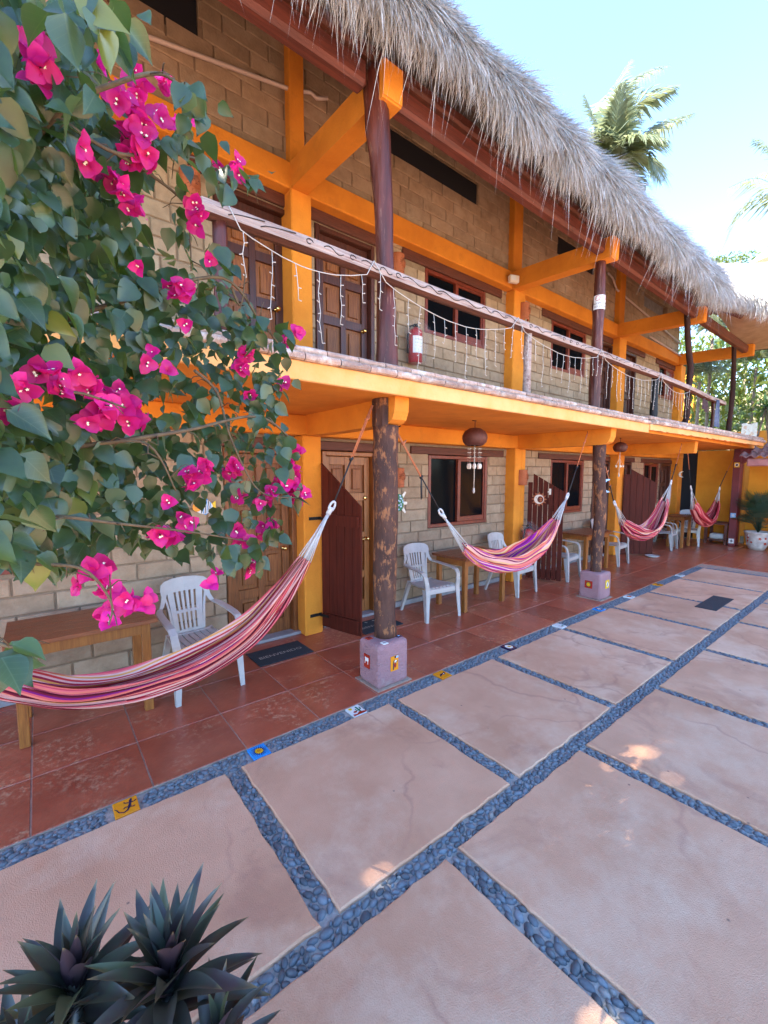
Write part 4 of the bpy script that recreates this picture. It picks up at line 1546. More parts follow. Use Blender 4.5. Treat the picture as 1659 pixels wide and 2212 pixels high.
plinth(post1, 2.165, 2.505, 2.765, 3.06, 0.385, [
    (0, musician, 'yellow tile with a small painted musician', lambda a, c, h: (2.335 + a * 0.042, 2.762 - h, 0.20 + c * 0.065)),
    (6, horse, 'brown tile with a white painted horse', lambda a, c, h: (2.162 - h, 2.925 - a * 0.04, 0.21 + c * 0.06)),
    (3, [(2, strip([(-0.5, -0.2), (0.1, 0.3), (0.6, -0.3)], 0.12))], 'tiny white tile on the plinth top', lambda a, c, h: (2.255 + a * 0.026, 2.80 + c * 0.026, 0.386 + h)),
    (6, [(2, ell(0, 0, 0.3, 0.3))], 'tiny dark red tile on the plinth top', lambda a, c, h: (2.215 + a * 0.026, 2.97 + c * 0.026, 0.386 + h)),
    (2, [(7, ell(0, 0, 0.5, 0.3))], 'tiny dark tile on the plinth top', lambda a, c, h: (2.455 + a * 0.026, 2.845 + c * 0.026, 0.386 + h))])
post2 = thing('log_post', 'knobbly brown log post on a mauve plinth with a red sun tile', 'post', (6.42, 2.95, 0), 0, 'log posts of the terrace')
knotty(0.37, 2.258, 6.40, 2.95, 0.078, 0.088, 0.0, 9, pts=[(0.3, 6.43), (0.8, 6.44), (1.2, 6.50), (1.5, 6.47), (2.0, 6.38), (2.5, 6.36)], rough=0.16).build('log', BARK, post2)
plinth(post2, 6.275, 6.62, 2.80, 3.12, 0.395, [
    (6, sunt, 'red tile with a painted sun', lambda a, c, h: (6.272 - h, 2.97 - a * 0.055, 0.215 + c * 0.055)),
    (5, [(3, ell(0, 0, 0.6, 0.7)), (2, strip([(-0.3, -0.5), (0.3, 0.6)], 0.15))], 'yellow and white painted tile', lambda a, c, h: (6.48 + a * 0.055, 2.797 - h, 0.22 + c * 0.06)),
    (2, [(7, ell(0, 0, 0.5, 0.3))], 'tiny dark tile on the plinth top', lambda a, c, h: (6.55 + a * 0.03, 2.95 + c * 0.03, 0.396 + h))])
# posts of the balcony
up_posts = [('dark red forked post carrying the nearest orange roof bracket', [(2.7, 2.375), (3.1, 2.365), (3.6, 2.355), (4.1, 2.33), (4.5, 2.285), (5.0, 2.235)], 2.92, 0.082, 0.074, 21),
            ('straight dark red post wearing the white no smoking sign', [(2.7, 6.17), (3.6, 6.18), (4.9, 6.18)], 2.96, 0.075, 0.068, 22),
            ('bent dark red post at the corner of the rooms', [(2.7, 9.75), (2.95, 9.98), (3.3, 9.96), (3.9, 10.02), (4.1, 9.90), (4.5, 9.72), (4.95, 9.62)], 2.96, 0.055, 0.05, 23),
            ('thin dark post at the far end of the balcony', [(2.7, 12.85), (3.4, 13.0), (4.0, 13.02), (4.85, 12.85)], 2.96, 0.05, 0.045, 24)]
UPP = []
for lab, pts, y, r0, r1, sd in up_posts:
    t = thing('balcony_post', lab, 'post', (pts[0][1], y, 2.74), 0, 'balcony posts')
    knotty(2.70, 4.95 if sd > 21 else 4.98, 0, y, r0, r1, 0, sd, pts=pts, rough=0.13, n=34, m=18, rads=[(2.7, 0.105), (2.95, 0.09), (3.6, 0.070), (4.1, 0.078), (4.6, 0.094), (5.0, 0.097)] if sd == 21 else None).build('log', REDLOG if sd < 23 else DARKLOG, t)
    UPP.append(t)
# ------------------------------------------------------------------ railing
rail = thing('balcony_railing', 'carved grey wooden handrail along the balcony on short log posts', 'railing', (6, 2.78, 2.74))
rl = MB()
n = 70
RX0, RX1 = 0.83, 11.9
def railz(x):
    return 3.415 + 0.012 * mnoise.noise(Vector((x * 0.8, 2, 0))) - 0.006 * max(0, x - 8)
def raily(x):
    return 2.78 + 0.02 * mnoise.noise(Vector((x * 0.5, 9, 0))) + 0.02 * max(0, x - 8)
vs, fs = [], []
prof = [(-0.052, -0.036), (-0.058, 0.0), (-0.050, 0.036), (-0.02, 0.046), (0.04, 0.040), (0.055, 0.0), (0.045, -0.038), (0.0, -0.048)]
m = len(prof)
for i in range(n + 1):
    x = RX0 + (RX1 - RX0) * i / n
    for k, (a, c) in enumerate(prof):
        w_ = 0.004 * mnoise.noise(Vector((x * 3, k * 2.2, 4)))
        vs.append((x, raily(x) + a + w_, railz(x) + c + w_))
for i in range(n):
    for k in range(m):
        rl.add([], [])
        fs.append((i * m + k, i * m + (k + 1) % m, (i + 1) * m + (k + 1) % m, (i + 1) * m + k))
rl.add(vs, fs, 0, False)
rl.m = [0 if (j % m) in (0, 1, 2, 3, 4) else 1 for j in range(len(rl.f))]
rl.f += [tuple(range(m)), tuple(range(n * m, n * m + m))]
rl.m += [0, 0]
rl.s += [False, False]
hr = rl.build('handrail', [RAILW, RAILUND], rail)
cv = MB()
rr = random.Random(5)
x = RX0 + 0.15
while x < 7.5:
    L_ = rr.uniform(0.12, 0.3)
    k = rr.choice((0, 1, 2))
    pts = []
    for i in range(9):
        t = i / 8
        if k == 0:
            px, pz = x + L_ * t, 0.018 * math.sin(t * 6)
        elif k == 1:
            px, pz = x + L_ * 0.5 + 0.03 * math.cos(t * 5.5) * (1 - t * 0.5), 0.022 * math.sin(t * 5.5) * (1 - t * 0.4)
        else:
            px, pz = x + L_ * t, -0.02 + 0.04 * math.sqrt(t)
        pts.append((px, raily(px) - 0.0575, railz(px) + pz))
    cv.tube(pts, 0.0035, 5)
    x += L_ * rr.uniform(0.75, 1.1)
cv.build('carving', CARVE, hr)
for x, r, m_ in ((4.27, 0.042, RAILW), (7.85, 0.055, IRON), (11.25, 0.03, REDLOG), (0.95, 0.045, REDLOG)):
    knotty(2.70, 3.38, x, raily(x) + 0.02, r, r * 0.95, 0.01, int(x * 3) + 2, n=10, m=10).build('rail_post', m_, rail)

# icicle lights: a sagging lead with drops
atts = [0.98, 2.08, 3.95, 5.80, 7.85, 9.35]
labs = ['first swag of white icicle lights, in front of the two upper doors', 'second swag of white icicle lights, hanging across the upper red extinguisher', 'third swag of white icicle lights, right of the short grey rail post',
        'fourth swag of white icicle lights, right of the no smoking post', 'last swag of white icicle lights near the bent corner post']
rr = random.Random(12)
for i in range(len(atts) - 1):
    x0, x1 = atts[i], atts[i + 1]
    t = thing('icicle_lights', labs[i], 'string lights', (x0, 2.71, 3.3), 0, 'icicle lights on the balcony rail')
    sag = 0.13 if i != 1 else 0.17
    P = []
    for k in range(17):
        u = k / 16
        x = x0 + (x1 - x0) * u
        y = raily(x) - 0.066
        z = railz(x) - 0.05 - sag * (1 - (2 * u - 1) ** 2) - 0.006 * rr.random() + (0.085 if k in (0, 16) else 0)
        P.append((x, y, z))
    MB().tube(P, 0.0034, 5).build('lead_wire', CABLE, t)
    nd = int((x1 - x0) / (0.135 if i > 0 else 0.16))
    for k in range(nd):
        u = (k + 0.4 + rr.uniform(-0.1, 0.1)) / nd
        x = x0 + (x1 - x0) * u
        y = raily(x) - 0.066
        z = np.interp(u, [q / 16 for q in range(17)], [p[2] for p in P])
        ln = [0.30, 0.42, 0.24, 0.48, 0.34, 0.20][k % 6] * rr.uniform(0.85, 1.15)
        d = MB()
        cur = (x, y, z)
        pts = [cur]
        steps = max(3, int(ln / 0.065))
        for s_ in range(steps):
            cur = (cur[0] + rr.uniform(-0.012, 0.012), cur[1] + rr.uniform(-0.006, 0.006), cur[2] - ln / steps)
            pts.append(cur)
            sg = rr.choice((-1, 1))
            d.tube([cur, (cur[0] + sg * 0.022, cur[1] - 0.004, cur[2] + rr.uniform(-0.014, 0.012))], 0.0034, 4, smooth=False)
        d.tube(pts, 0.0026, 4)
        d.build('light_drop', CABLE, t)

# ------------------------------------------------------------------ plank gates
def gate(hx, hy, fx, fy, zb, zt0, zt1, nb, gap, label, brace, hinge=True):
    t = thing('plank_gate', label, 'gate', (hx, hy, 0), 0, 'plank gates beside the doors')
    d = Vector((fx - hx, fy - hy, 0))
    W = d.length
    d.normalize()
    nrm = Vector((-d.y, d.x, 0))
    if nrm.x > 0:
        nrm = -nrm
    for k in range(nb):
        a, c = W * k / nb + gap / 2, W * (k + 1) / nb - gap / 2
        za = zt0 + (zt1 - zt0) * a / W
        zc = zt0 + (zt1 - zt0) * c / W
        if not brace and k == 0:
            za = zc = zt0 - 0.2
        b_ = MB()
        dz = random.uniform(-0.004, 0.004)
        o = Vector((hx, hy, 0)) + nrm * random.uniform(-0.002, 0.002)
        b_.prism([(a, zb + dz), (c, zb + dz), (c, zc), (a, za)], lambda p, q, h: o + d * p + Vector((0, 0, q)) + nrm * (h - 0.012), 0.024)
        b_.build('board', GATEW, t)
    for z0 in ((zb + 0.02, zb + 0.17), ((zt1 - 0.22), (zt1 - 0.1))):
        b_ = MB()
        s_ = 0.013 if brace else -0.035
        b_.prism([(0.02, z0[0]), (W - 0.02, z0[0]), (W - 0.02, z0[1]), (0.02, z0[1])], lambda p, q, h: Vector((hx, hy, 0)) + d * p + Vector((0, 0, q)) + nrm * (s_ + h), 0.022)
        b_.build('brace', GATEW, t)
    if hinge:
        for z in (zb + 0.14, zt1 - 0.15):
            b_ = MB()
            b_.bar(Vector((hx, hy, z)) + d * -0.01 + nrm * 0.04, Vector((hx, hy, z)) + d * 0.12 + nrm * 0.04, 0.006, 0.03)
            b_.bar((hx - 0.16, CY - 0.004, z), (hx - 0.01, CY - 0.004, z), 0.006, 0.035)
            b_.build('hinge', IRON, t)
    return t


gate(2.49, 4.22, 2.645, 3.675, 0.085, 1.96, 1.49, 5, 0.004, 'slant topped dark red plank gate with black strap hinges, beside the near log post', True)
g2 = gate(6.53, 4.20, 6.765, 3.67, 0.045, 1.90, 1.545, 7, 0.012, 'dark red gate of spaced planks with the sun and moon face hung on it', False, False)
gate(10.33, 4.20, 10.75, 3.69, 0.03, 2.03, 1.64, 5, 0.006, 'farthest plank gate, reddish and slant topped, behind the pink hammock', False, False)
door_stop = MB()
door_stop.lathe([(0.10, 0.0), (0.13, 0.02), (0.15, 0.045), (0.13, 0.03), (0.0, 0.012)], (10.55, 3.62, 0.0), 16)
tag(door_stop.build('white_dish', PLASTIC), 'shallow white dish on the tiles at the foot of the far gate', 'dish')

# ------------------------------------------------------------------ chairs
def chair():
    t = thing('plastic_chair', '', 'chair')
    s = MB()
    prof = [(0.20, 0.398), (0.10, 0.392), (-0.02, 0.396), (-0.14, 0.408), (-0.215, 0.410), (-0.25, 0.392), (-0.258, 0.355)]

    def hw(y):
        return np.interp(y, [-0.26, 0.2], [0.232, 0.19])
    nslat = 7
    for k in range(nslat):
        a0, a1 = -1 + 2 * k / nslat + 0.028, -1 + 2 * (k + 1) / nslat - 0.028
        vs, fs = [], []
        for y, z in prof:
            for a in (a0, a1):
                x = a * hw(y) * 0.93
                zz = z + 0.012 * (a * a)
                vs += [(x, y, zz), (x, y + 0.0, zz - 0.011)]
        for i in range(len(prof) - 1):
            p, q = i * 4, i * 4 + 4
            fs += [(p, p + 2, q + 2, q), (p + 1, q + 1, q + 3, p + 3), (p, q, q + 1, p + 1), (p + 2, p + 3, q + 3, q + 2)]
        s.add(vs, fs, 0, False)
    for sx in (-1, 1):
        s.tube([(sx * hw(y) * 0.98, y, z + 0.004) for y, z in prof], 0.014, 6)
    s.tube([(-0.19, 0.2, 0.405), (-0.07, 0.21, 0.396), (0.07, 0.21, 0.396), (0.19, 0.2, 0.405)], 0.014, 6)
    s.box(-0.222, 0.222, -0.262, -0.235, 0.335, 0.400, bev=0.008)
    s.box(-0.19, 0.19, -0.03, 0.03, 0.375, 0.386)
    s.build('seat', PLASTIC, t)
    # backrest: coordinates a (across) and h (up) bent onto a tilted shell
    def B(a, h, o):
        y = 0.205 + h * 0.30 - 0.10 * h * h - 0.05 * (a / 0.22) ** 2 + 0.03
        return (a, y + o, 0.40 + h)
    b = MB()

    def ribbon(pl, pr, th=0.012):
        vs, fs = [], []
        for (a0, h0), (a1, h1) in zip(pl, pr):
            vs += [B(a0, h0, 0), B(a1, h1, 0), B(a1, h1, th), B(a0, h0, th)]
        for i in range(len(pl) - 1):
            p, q = 4 * i, 4 * i + 4
            fs += [(p, p + 1, q + 1, q), (p + 1, p + 2, q + 2, q + 1), (p + 2, p + 3, q + 3, q + 2), (p + 3, p, q, q + 3)]
        fs += [(0, 3, 2, 1), (len(vs) - 4, len(vs) - 3, len(vs) - 2, len(vs) - 1)]
        b.add(vs, fs)
    hs = [0.0, 0.08, 0.16, 0.24, 0.32, 0.365]

    def half(h):
        return np.interp(h, [0, 0.12, 0.25, 0.37], [0.105, 0.112, 0.122, 0.132])
    ns_ = 6
    for k in range(ns_):
        c0, c1 = -1 + 2 * k / ns_ + 0.075, -1 + 2 * (k + 1) / ns_ - 0.075
        if k == 0:
            c0 = -1.16
        if k == ns_ - 1:
            c1 = 1.16
        ribbon([(c0 * half(h), h) for h in hs], [(c1 * half(h), h) for h in hs])
    ribbon([(-0.125, 0.175), (0.0, 0.175), (0.125, 0.175)], [(-0.125, 0.198), (0.0, 0.198), (0.125, 0.198)], 0.016)
    ribbon([(-0.12, -0.01), (0.0, -0.01), (0.12, -0.01)], [(-0.13, 0.03), (0.0, 0.03), (0.13, 0.03)], 0.016)
    # head panel with rounded shoulders
    top = [(-0.205, 0.34), (-0.213, 0.40), (-0.205, 0.445), (-0.175, 0.472), (-0.10, 0.487), (0.0, 0.492), (0.10, 0.487), (0.175, 0.472), (0.205, 0.445), (0.213, 0.40), (0.205, 0.34)]
    botm = [(-0.168, 0.33), (-0.16, 0.355), (-0.15, 0.362), (-0.13, 0.365), (-0.08, 0.366), (0.0, 0.366), (0.08, 0.366), (0.13, 0.365), (0.15, 0.362), (0.16, 0.355), (0.168, 0.33)]
    ribbon(botm, top, 0.016)
    # side rims that sweep out to the arms
    for sx in (-1, 1):
        ribbon([(sx * 0.168, 0.335), (sx * 0.178, 0.30), (sx * 0.195, 0.265), (sx * 0.212, 0.24)], [(sx * 0.208, 0.345), (sx * 0.216, 0.305), (sx * 0.236, 0.262), (sx * 0.256, 0.232)], 0.016)
        ribbon([(sx * 0.118, 0.0), (sx * 0.13, 0.1), (sx * 0.14, 0.2), (sx * 0.155, 0.28), (sx * 0.168, 0.335)], [(sx * 0.137, 0.0), (sx * 0.15, 0.1), (sx * 0.160, 0.2), (sx * 0.172, 0.28), (sx * 0.188, 0.345)], 0.016)
    b.build('backrest', PLASTIC, t)
    for sx in (-1, 1):
        a = MB()
        P = [(0.234, 0.25, 0.645), (0.258, 0.17, 0.638), (0.270, 0.02, 0.628), (0.274, -0.13, 0.618), (0.272, -0.205, 0.605), (0.268, -0.245, 0.565), (0.258, -0.262, 0.48), (0.245, -0.262, 0.39)]
        W_ = [0.042, 0.052, 0.056, 0.056, 0.056, 0.056, 0.058, 0.062]
        vs, fs = [], []
        for i, (x, y, z) in enumerate(P):
            t0, t1 = Vector(P[max(i - 1, 0)]), Vector(P[min(i + 1, len(P) - 1)])
            d = (t1 - t0).normalized()
            up = Vector((1, 0, 0)).cross(d).normalized()
            for da, db in ((-1, 1), (1, 1), (1, -1), (-1, -1)):
                vs.append(Vector((sx * x, y, z)) + Vector((1, 0, 0)) * (da * W_[i] / 2) + up * (db * 0.009))
        for i in range(len(P) - 1):
            for k in range(4):
                fs.append((4 * i + k, 4 * i + (k + 1) % 4, 4 * i + 4 + (k + 1) % 4, 4 * i + 4 + k))
        fs += [(0, 1, 2, 3), (len(vs) - 1, len(vs) - 2, len(vs) - 3, len(vs) - 4)]
        a.add(vs, fs)
        a.build('armrest', PLASTIC, t)
        l = MB()
        # channel section legs: two thin walls
        l.add([(sx * 0.212, -0.272, 0.40), (sx * 0.276, -0.272, 0.40), (sx * 0.284, -0.296, 0), (sx * 0.246, -0.296, 0), (sx * 0.212, -0.260, 0.40), (sx * 0.276, -0.260, 0.40), (sx * 0.284, -0.285, 0), (sx * 0.246, -0.285, 0)],
              [(0, 1, 2, 3), (7, 6, 5, 4), (0, 4, 5, 1), (1, 5, 6, 2), (2, 6, 7, 3), (3, 7, 4, 0)])
        l.add([(sx * 0.276, -0.270, 0.40), (sx * 0.276, -0.195, 0.40), (sx * 0.284, -0.258, 0), (sx * 0.284, -0.294, 0), (sx * 0.264, -0.270, 0.40), (sx * 0.264, -0.195, 0.40), (sx * 0.273, -0.258, 0), (sx * 0.273, -0.294, 0)],
              [(0, 1, 2, 3), (7, 6, 5, 4), (0, 4, 5, 1), (1, 5, 6, 2), (2, 6, 7, 3), (3, 7, 4, 0)])
        l.build('leg', PLASTIC, t)
        l = MB()
        l.bar((sx * 0.178, 0.205, 0.41), (sx * 0.235, 0.315, 0.0), 0.05, 0.045, w2=0.034, t2=0.030, up=(0, 1, 0))
        l.build('leg', PLASTIC, t)
    return t


c0 = chair()
spots = [(1.02, 3.865, 0.06, 'white plastic armchair between the near table and the panelled brown door'),
         (3.95, 3.955, -0.10, 'white plastic armchair just right of the near log post, facing out'),
         (5.74, 3.94, 0.05, 'white plastic armchair half hidden behind the purple hammock, by the extinguisher'),
         (7.20, 3.96, 0.10, 'white plastic armchair behind the gate with the sun face'),
         (9.16, 3.94, 0.06, 'white plastic armchair just right of the knobbly log post, at a table end'),
         (12.0, 3.93, 0.10, 'white plastic armchair under the right end of the pink hammock'),
         (13.25, 3.75, -1.35, 'far white plastic armchair turned sideways under the red hammock')]
for i, (x, y, rz, lab) in enumerate(spots):
    o = c0 if i == 0 else copy_tree(c0)
    o.location = (x, y, 0)
    o.rotation_euler = (0, 0, rz)
    tag(o, lab, 'chair', 'white plastic armchairs on the terrace')
o = copy_tree(c0)
o.location = (12.75, 4.1, 0)
o.rotation_euler = (0, 0, 0.0)
tag(o, 'white plastic armchair of which only the back shows, behind the far table', 'chair', 'white plastic armchairs on the terrace')


# ------------------------------------------------------------------ tables
def table(x0, x1, y0, y1, h, lab):
    t = thing('wooden_table', lab, 'table', ((x0 + x1) / 2, (y0 + y1) / 2, 0), 0, 'wooden tables against the wall')
    nb = 5
    top = MB()
    for k in range(nb):
        a, c = y0 + (y1 - y0) * k / nb, y0 + (y1 - y0) * (k + 1) / nb
        top.box(x0, x1, a + 0.0006, c - 0.0006, h - 0.032, h + random.uniform(-0.0006, 0.0006), 0, bev=0.0025)
    top.build('tabletop', TABLEW, t)
    ap = MB()
    i = 0.045
    ap.box(x0 + i + 0.06, x1 - i - 0.06, y0 + i, y0 + i + 0.022, h - 0.115, h - 0.033)
    ap.box(x0 + i + 0.06, x1 - i - 0.06, y1 - i - 0.022, y1 - i, h - 0.115, h - 0.033)
    ap.box(x0 + i, x0 + i + 0.022, y0 + i + 0.06, y1 - i - 0.06, h - 0.115, h - 0.033)
    ap.box(x1 - i - 0.022, x1 - i, y0 + i + 0.06, y1 - i - 0.06, h - 0.115, h - 0.033)
    ap.build('apron', LEGW, t)
    for x in (x0 + i, x1 - i - 0.06):
        for y in (y0 + i, y1 - i - 0.06):
            MB().box(x, x + 0.06, y, y + 0.06, 0, h - 0.033, 0, bev=0.004).build('leg', LEGW, t)
    return t


table(-0.24, 0.66, 3.60, 4.20, 0.735, 'brown wooden table at the left edge under the bougainvillea')
table(4.27, 5.24, 3.62, 4.24, 0.735, 'brown wooden table below the dark window, partly behind the purple hammock')
table(7.72, 8.72, 3.70, 4.26, 0.735, 'brown wooden table directly behind the knobbly log post')
table(12.35, 13.0, 3.55, 4.0, 0.80, 'far dark wooden table between the two small hammocks')
bt_ = thing('box_table', 'low dark wooden box table with a white bundle inside, by the maroon pillar', 'table', (14.05, 3.3, 0))
q = MB()
q.box(13.82, 14.42, 3.03, 3.56, 0.52, 0.56, bev=0.004)
q.build('tabletop', LINTEL, bt_)
for x in (13.84, 14.34):
    for y in (3.05, 3.48):
        MB().box(x, x + 0.06, y, y + 0.06, 0, 0.52).build('leg', LINTEL, bt_)
MB().box(13.84, 14.4, 3.06, 3.53, 0.10, 0.13).build('shelf', LINTEL, bt_)
q = MB()
q.box(13.90, 14.15, 3.12, 3.44, 0.131, 0.27, bev=0.03)
tag(q.build('folded_sheet', PLASTIC), 'folded white bundle on the shelf of the box table', 'bundle')

# ------------------------------------------------------------------ door mats
def doormat(x0, x1, y0, y1, lab, txt=True):
    t = thing('doormat', lab, 'doormat', ((x0 + x1) / 2, (y0 + y1) / 2, 0), 0, 'black rubber mats')
    q = MB()
    q.box(x0, x1, y0, y1, 0.0015, 0.012, bev=0.004)
    q.build('pad', MATB, t)
    if txt:
        vs, fs = text_mesh('BIENVENIDO', 0.094)
        q = MB()
        cx, cy_ = (x0 + x1) / 2, (y0 + y1) / 2 - 0.02
        q.add([(cx + v.x * 0.86, cy_ + v.y * 0.8, 0.0126) for v in vs], fs)
        q.build('lettering', MATTXT, t, recalc=False)
        q = MB()
        w_ = x1 - x0
        for k in range(4):
            xx = x0 + w_ * (0.2 + 0.2 * k)
            q.prism(star(xx, y1 - 0.055, 0.03, 0.012, 4), lambda a, c, h: (a, c, 0.0123 + h), 0.0006)
        q.build('border_motif', MATTXT if lab.startswith('second') else MATB, t)
    return t


doormat(1.555, 2.135, 3.815, 4.18, 'black BIENVENIDO doormat in front of the brown panelled door')
doormat(2.83, 3.41, 3.86, 4.22, 'second dark BIENVENIDO doormat, half hidden behind the plank gate')
doormat(7.03, 7.90, 1.60, 1.85, 'plain black rubber mat lying on the courtyard slabs', False)


# ------------------------------------------------------------------ hammocks
def hammock(lab, pts, ringA, ringB, hookA, hookB, th, cloth, seed, lateral=0.10, dark=0.5):
    """pts: middle line of the cloth; th: its visible height along the line"""
    t = thing('hammock', lab, 'hammock', pts[0], 0, 'striped hammocks slung between the posts')
    P = catmull([tuple(p) for p in pts], 8)
    n = len(P)
    nv = 48
    R = random.Random(seed)
    ph = [R.uniform(0, 6) for _ in range(6)]
    vs, uv = [], []
    for i, p in enumerate(P):
        u = i / (n - 1)
        h = np.interp(u, np.linspace(0, 1, len(th)), th)
        lat = lateral * (0.30 + 0.70 * max(0.0, math.sin(pi * u)) ** 0.7)
        a, c = Vector(P[max(i - 1, 0)]), Vector(P[min(i + 1, n - 1)])
        d = (c - a).normalized()
        nrm = Vector((-d.z, 0, d.x))
        if nrm.z < 0:
            nrm = -nrm
        for j in range(nv + 1):
            v = -1 + 2 * j / nv
            yy = lat * math.sin(v * pi / 2) + 0.016 * math.sin(v * 17 + ph[0] + u * 6) + 0.009 * math.sin(v * 37 + ph[1] - u * 9)
            zz = h * (0.5 - math.cos(v * pi / 2)) + h * (0.12 * v + 0.10 * math.sin(v * 6 + ph[2] + u * 4)) + 0.012 * math.sin(v * 29 + ph[3] + 7 * u)
            vs.append(Vector(p) + nrm * zz + Vector((0, yy, 0)))
            uv.append((u, j / nv + 0.018 * math.sin(u * 7 + ph[4]) + 0.012 * math.sin(u * 19 + ph[5] + v * 3)))
    fs = [(i * (nv + 1) + j, i * (nv + 1) + j + 1, (i + 1) * (nv + 1) + j + 1, (i + 1) * (nv + 1) + j) for i in range(n - 1) for j in range(nv)]
    o = MB().add(vs, fs, 0, True).build('cloth', cloth, t, recalc=False)
    ul = o.data.uv_layers.new(name='UVMap')
    idx = np.empty(len(o.data.loops), dtype=np.int32)
    o.data.loops.foreach_get('vertex_index', idx)
    ul.data.foreach_set('uv', np.array(uv, dtype=np.float32)[idx].ravel())
    for ring, hook, row in ((ringA, hookA, 0), (ringB, hookB, n - 1)):
        if ring is None:
            continue
        ring = Vector(ring)
        hook = Vector(hook)
        b = MB()
        edge = [vs[row * (nv + 1) + int(round(nv * k / 15))] for k in range(16)]
        dr = (Vector(P[row]) - ring)
        neck = ring + dr * 0.22
        for k, e_ in enumerate(edge):
            mid = neck.lerp(e_, 0.5) + Vector((0, R.uniform(-1, 1) * 0.008, R.uniform(-1, 1) * 0.006))
            off = Vector((R.uniform(-1, 1), R.uniform(-1, 1), R.uniform(-1, 1))) * 0.008
            b.tube([neck + off, mid, e_], [0.0042, 0.0036, 0.0034], 5)
        b.build('cords', WHITE, t)
        b = MB()
        up = dr.normalized()
        sd = up.cross(Vector((0, 1, 0))).normalized()
        loop = [ring + up * (0.02 + 0.045 * (1 - math.cos(a))) + sd * 0.022 * math.sin(a) for a in [2 * pi * k / 12 for k in range(13)]]
        b.tube(loop, 0.010, 6, cap=False)
        b.tube([ring + dr * 0.14, ring + dr * 0.19, neck + up * 0.02], [0.016, 0.021, 0.019], 8)
        b.build('end_loop', WHITE, t)
        # black rope, then a doubled orange rope up to the hook
        k1 = ring.lerp(hook, 0.42)
        b = MB()
        b.tube([ring + up * 0.02, k1], 0.0065, 6)
        b.tube([ring + up * 0.02 + Vector((0.006, 0.01, 0)), k1 + Vector((0.008, 0.008, 0))], 0.0055, 6)
        b.tube([k1 + Vector((-0.012, 0, -0.01)), k1 + Vector((0.012, 0, 0.012))], 0.014, 6)
        if seed == 2 and row == 0:
            b.tube([k1, k1 + Vector((-0.004, 0, -0.1)), k1 + Vector((0.002, 0, -0.21))], 0.0055, 5)
            b.tube([k1, k1 + Vector((0.012, 0.005, -0.1)), k1 + Vector((0.012, 0, -0.2))], 0.0055, 5)
        b.build('rope', BLACK, t)
        b = MB()
        for q in (-1, 1):
            b.tube([k1 + Vector((0.008 * q, 0.003 * q, 0)), k1.lerp(hook, 0.5) + Vector((0.012 * q, 0.006 * q, 0)), hook + Vector((0.006 * q, 0, 0))], 0.0055, 6)
        kk_ = k1.lerp(hook, 0.72)
        b.tube([kk_ + Vector((-0.015, 0, 0)), kk_ + Vector((0.015, 0, 0.01)), kk_ + Vector((0.035, 0, 0.035))], [0.012, 0.011, 0.006], 6)
        b.build('rope', ROPEO, t)
        b = MB()
        b.tube([hook + Vector((0, 0, -0.012)), hook + Vector((0.012, 0, -0.005)), hook + Vector((0.012, 0, 0.01)), hook + Vector((0, 0, 0.02)), hook + Vector((0, 0, 0.035))], 0.004, 5)
        b.build('hook', IRON, t)
    return t


YH = 2.95
h1 = [(658, 1207), (600, 1290), (530, 1366), (430, 1432), (340, 1468), (250, 1490), (150, 1499), (60, 1488), (0, 1474), (-120, 1430), (-260, 1350), (-350, 1280)]
hammock('long red striped hammock sweeping across the left foreground in front of the first chair', [atY(*q, YH - 0.05) for q in h1], atY(724.8, 1079, YH), (-1.30, 2.93, 1.62), (2.24, 2.95, 2.42), (-1.58, 2.95, 2.26),
        [0.085, 0.15, 0.175, 0.17, 0.15, 0.12, 0.11, 0.115, 0.12, 0.12, 0.10, 0.08], CLOTH[0], 1, 0.085)
h2 = [(1002, 1181), (1030, 1202), (1062, 1216), (1100, 1217), (1132, 1206), (1163, 1182), (1185, 1155), (1202, 1124)]
hammock('purple and orange striped hammock hung between the two log posts', [atY(*q, YH) for q in h2], (3.05, YH, 1.51), (5.56, YH, 1.60), (2.50, YH, 2.23), (5.99, YH, 2.40), [0.09, 0.17, 0.20, 0.22, 0.26, 0.25, 0.20, 0.11], CLOTH[1], 2, 0.09)
h3 = [(1344, 1128), (1358, 1142), (1376, 1150), (1395, 1150), (1412, 1139), (1426, 1118), (1438, 1082)]
hammock('pink and red striped hammock right of the knobbly log post', [atY(*q, YH) for q in h3], atY(1325, 1080, YH), atY(1451.4, 1035, YH), (6.60, YH, 1.95), (9.75, YH, 2.40), [0.11, 0.2, 0.22, 0.22, 0.24, 0.26, 0.22], CLOTH[2], 3, 0.13)
h4 = [(2129 + 1010 / 2.37, 1550 + 735 / 2.37), (2129 + 1035 / 2.37, 1550 + 800 / 2.37), (2129 + 1070 / 2.37, 1550 + 850 / 2.37), (2129 + 1120 / 2.37, 1550 + 880 / 2.37), (2129 + 1165 / 2.37, 1550 + 850 / 2.37), (2129 + 1195 / 2.37, 1550 + 790 / 2.37), (2129 + 1215 / 2.37, 1550 + 705 / 2.37)]
D_ = 1 / 1.7053
hammock('small plain red hammock at the far end of the terrace', [atY(a * D_, c * D_, 3.2) for a, c in h4], (11.30, 3.2, 1.60), (13.56, 3.2, 1.53), (10.95, 3.2, 2.40), (13.95, 3.0, 2.42), [0.30, 0.28, 0.26, 0.2, 0.26, 0.28, 0.22], CLOTH[3], 4, 0.12)

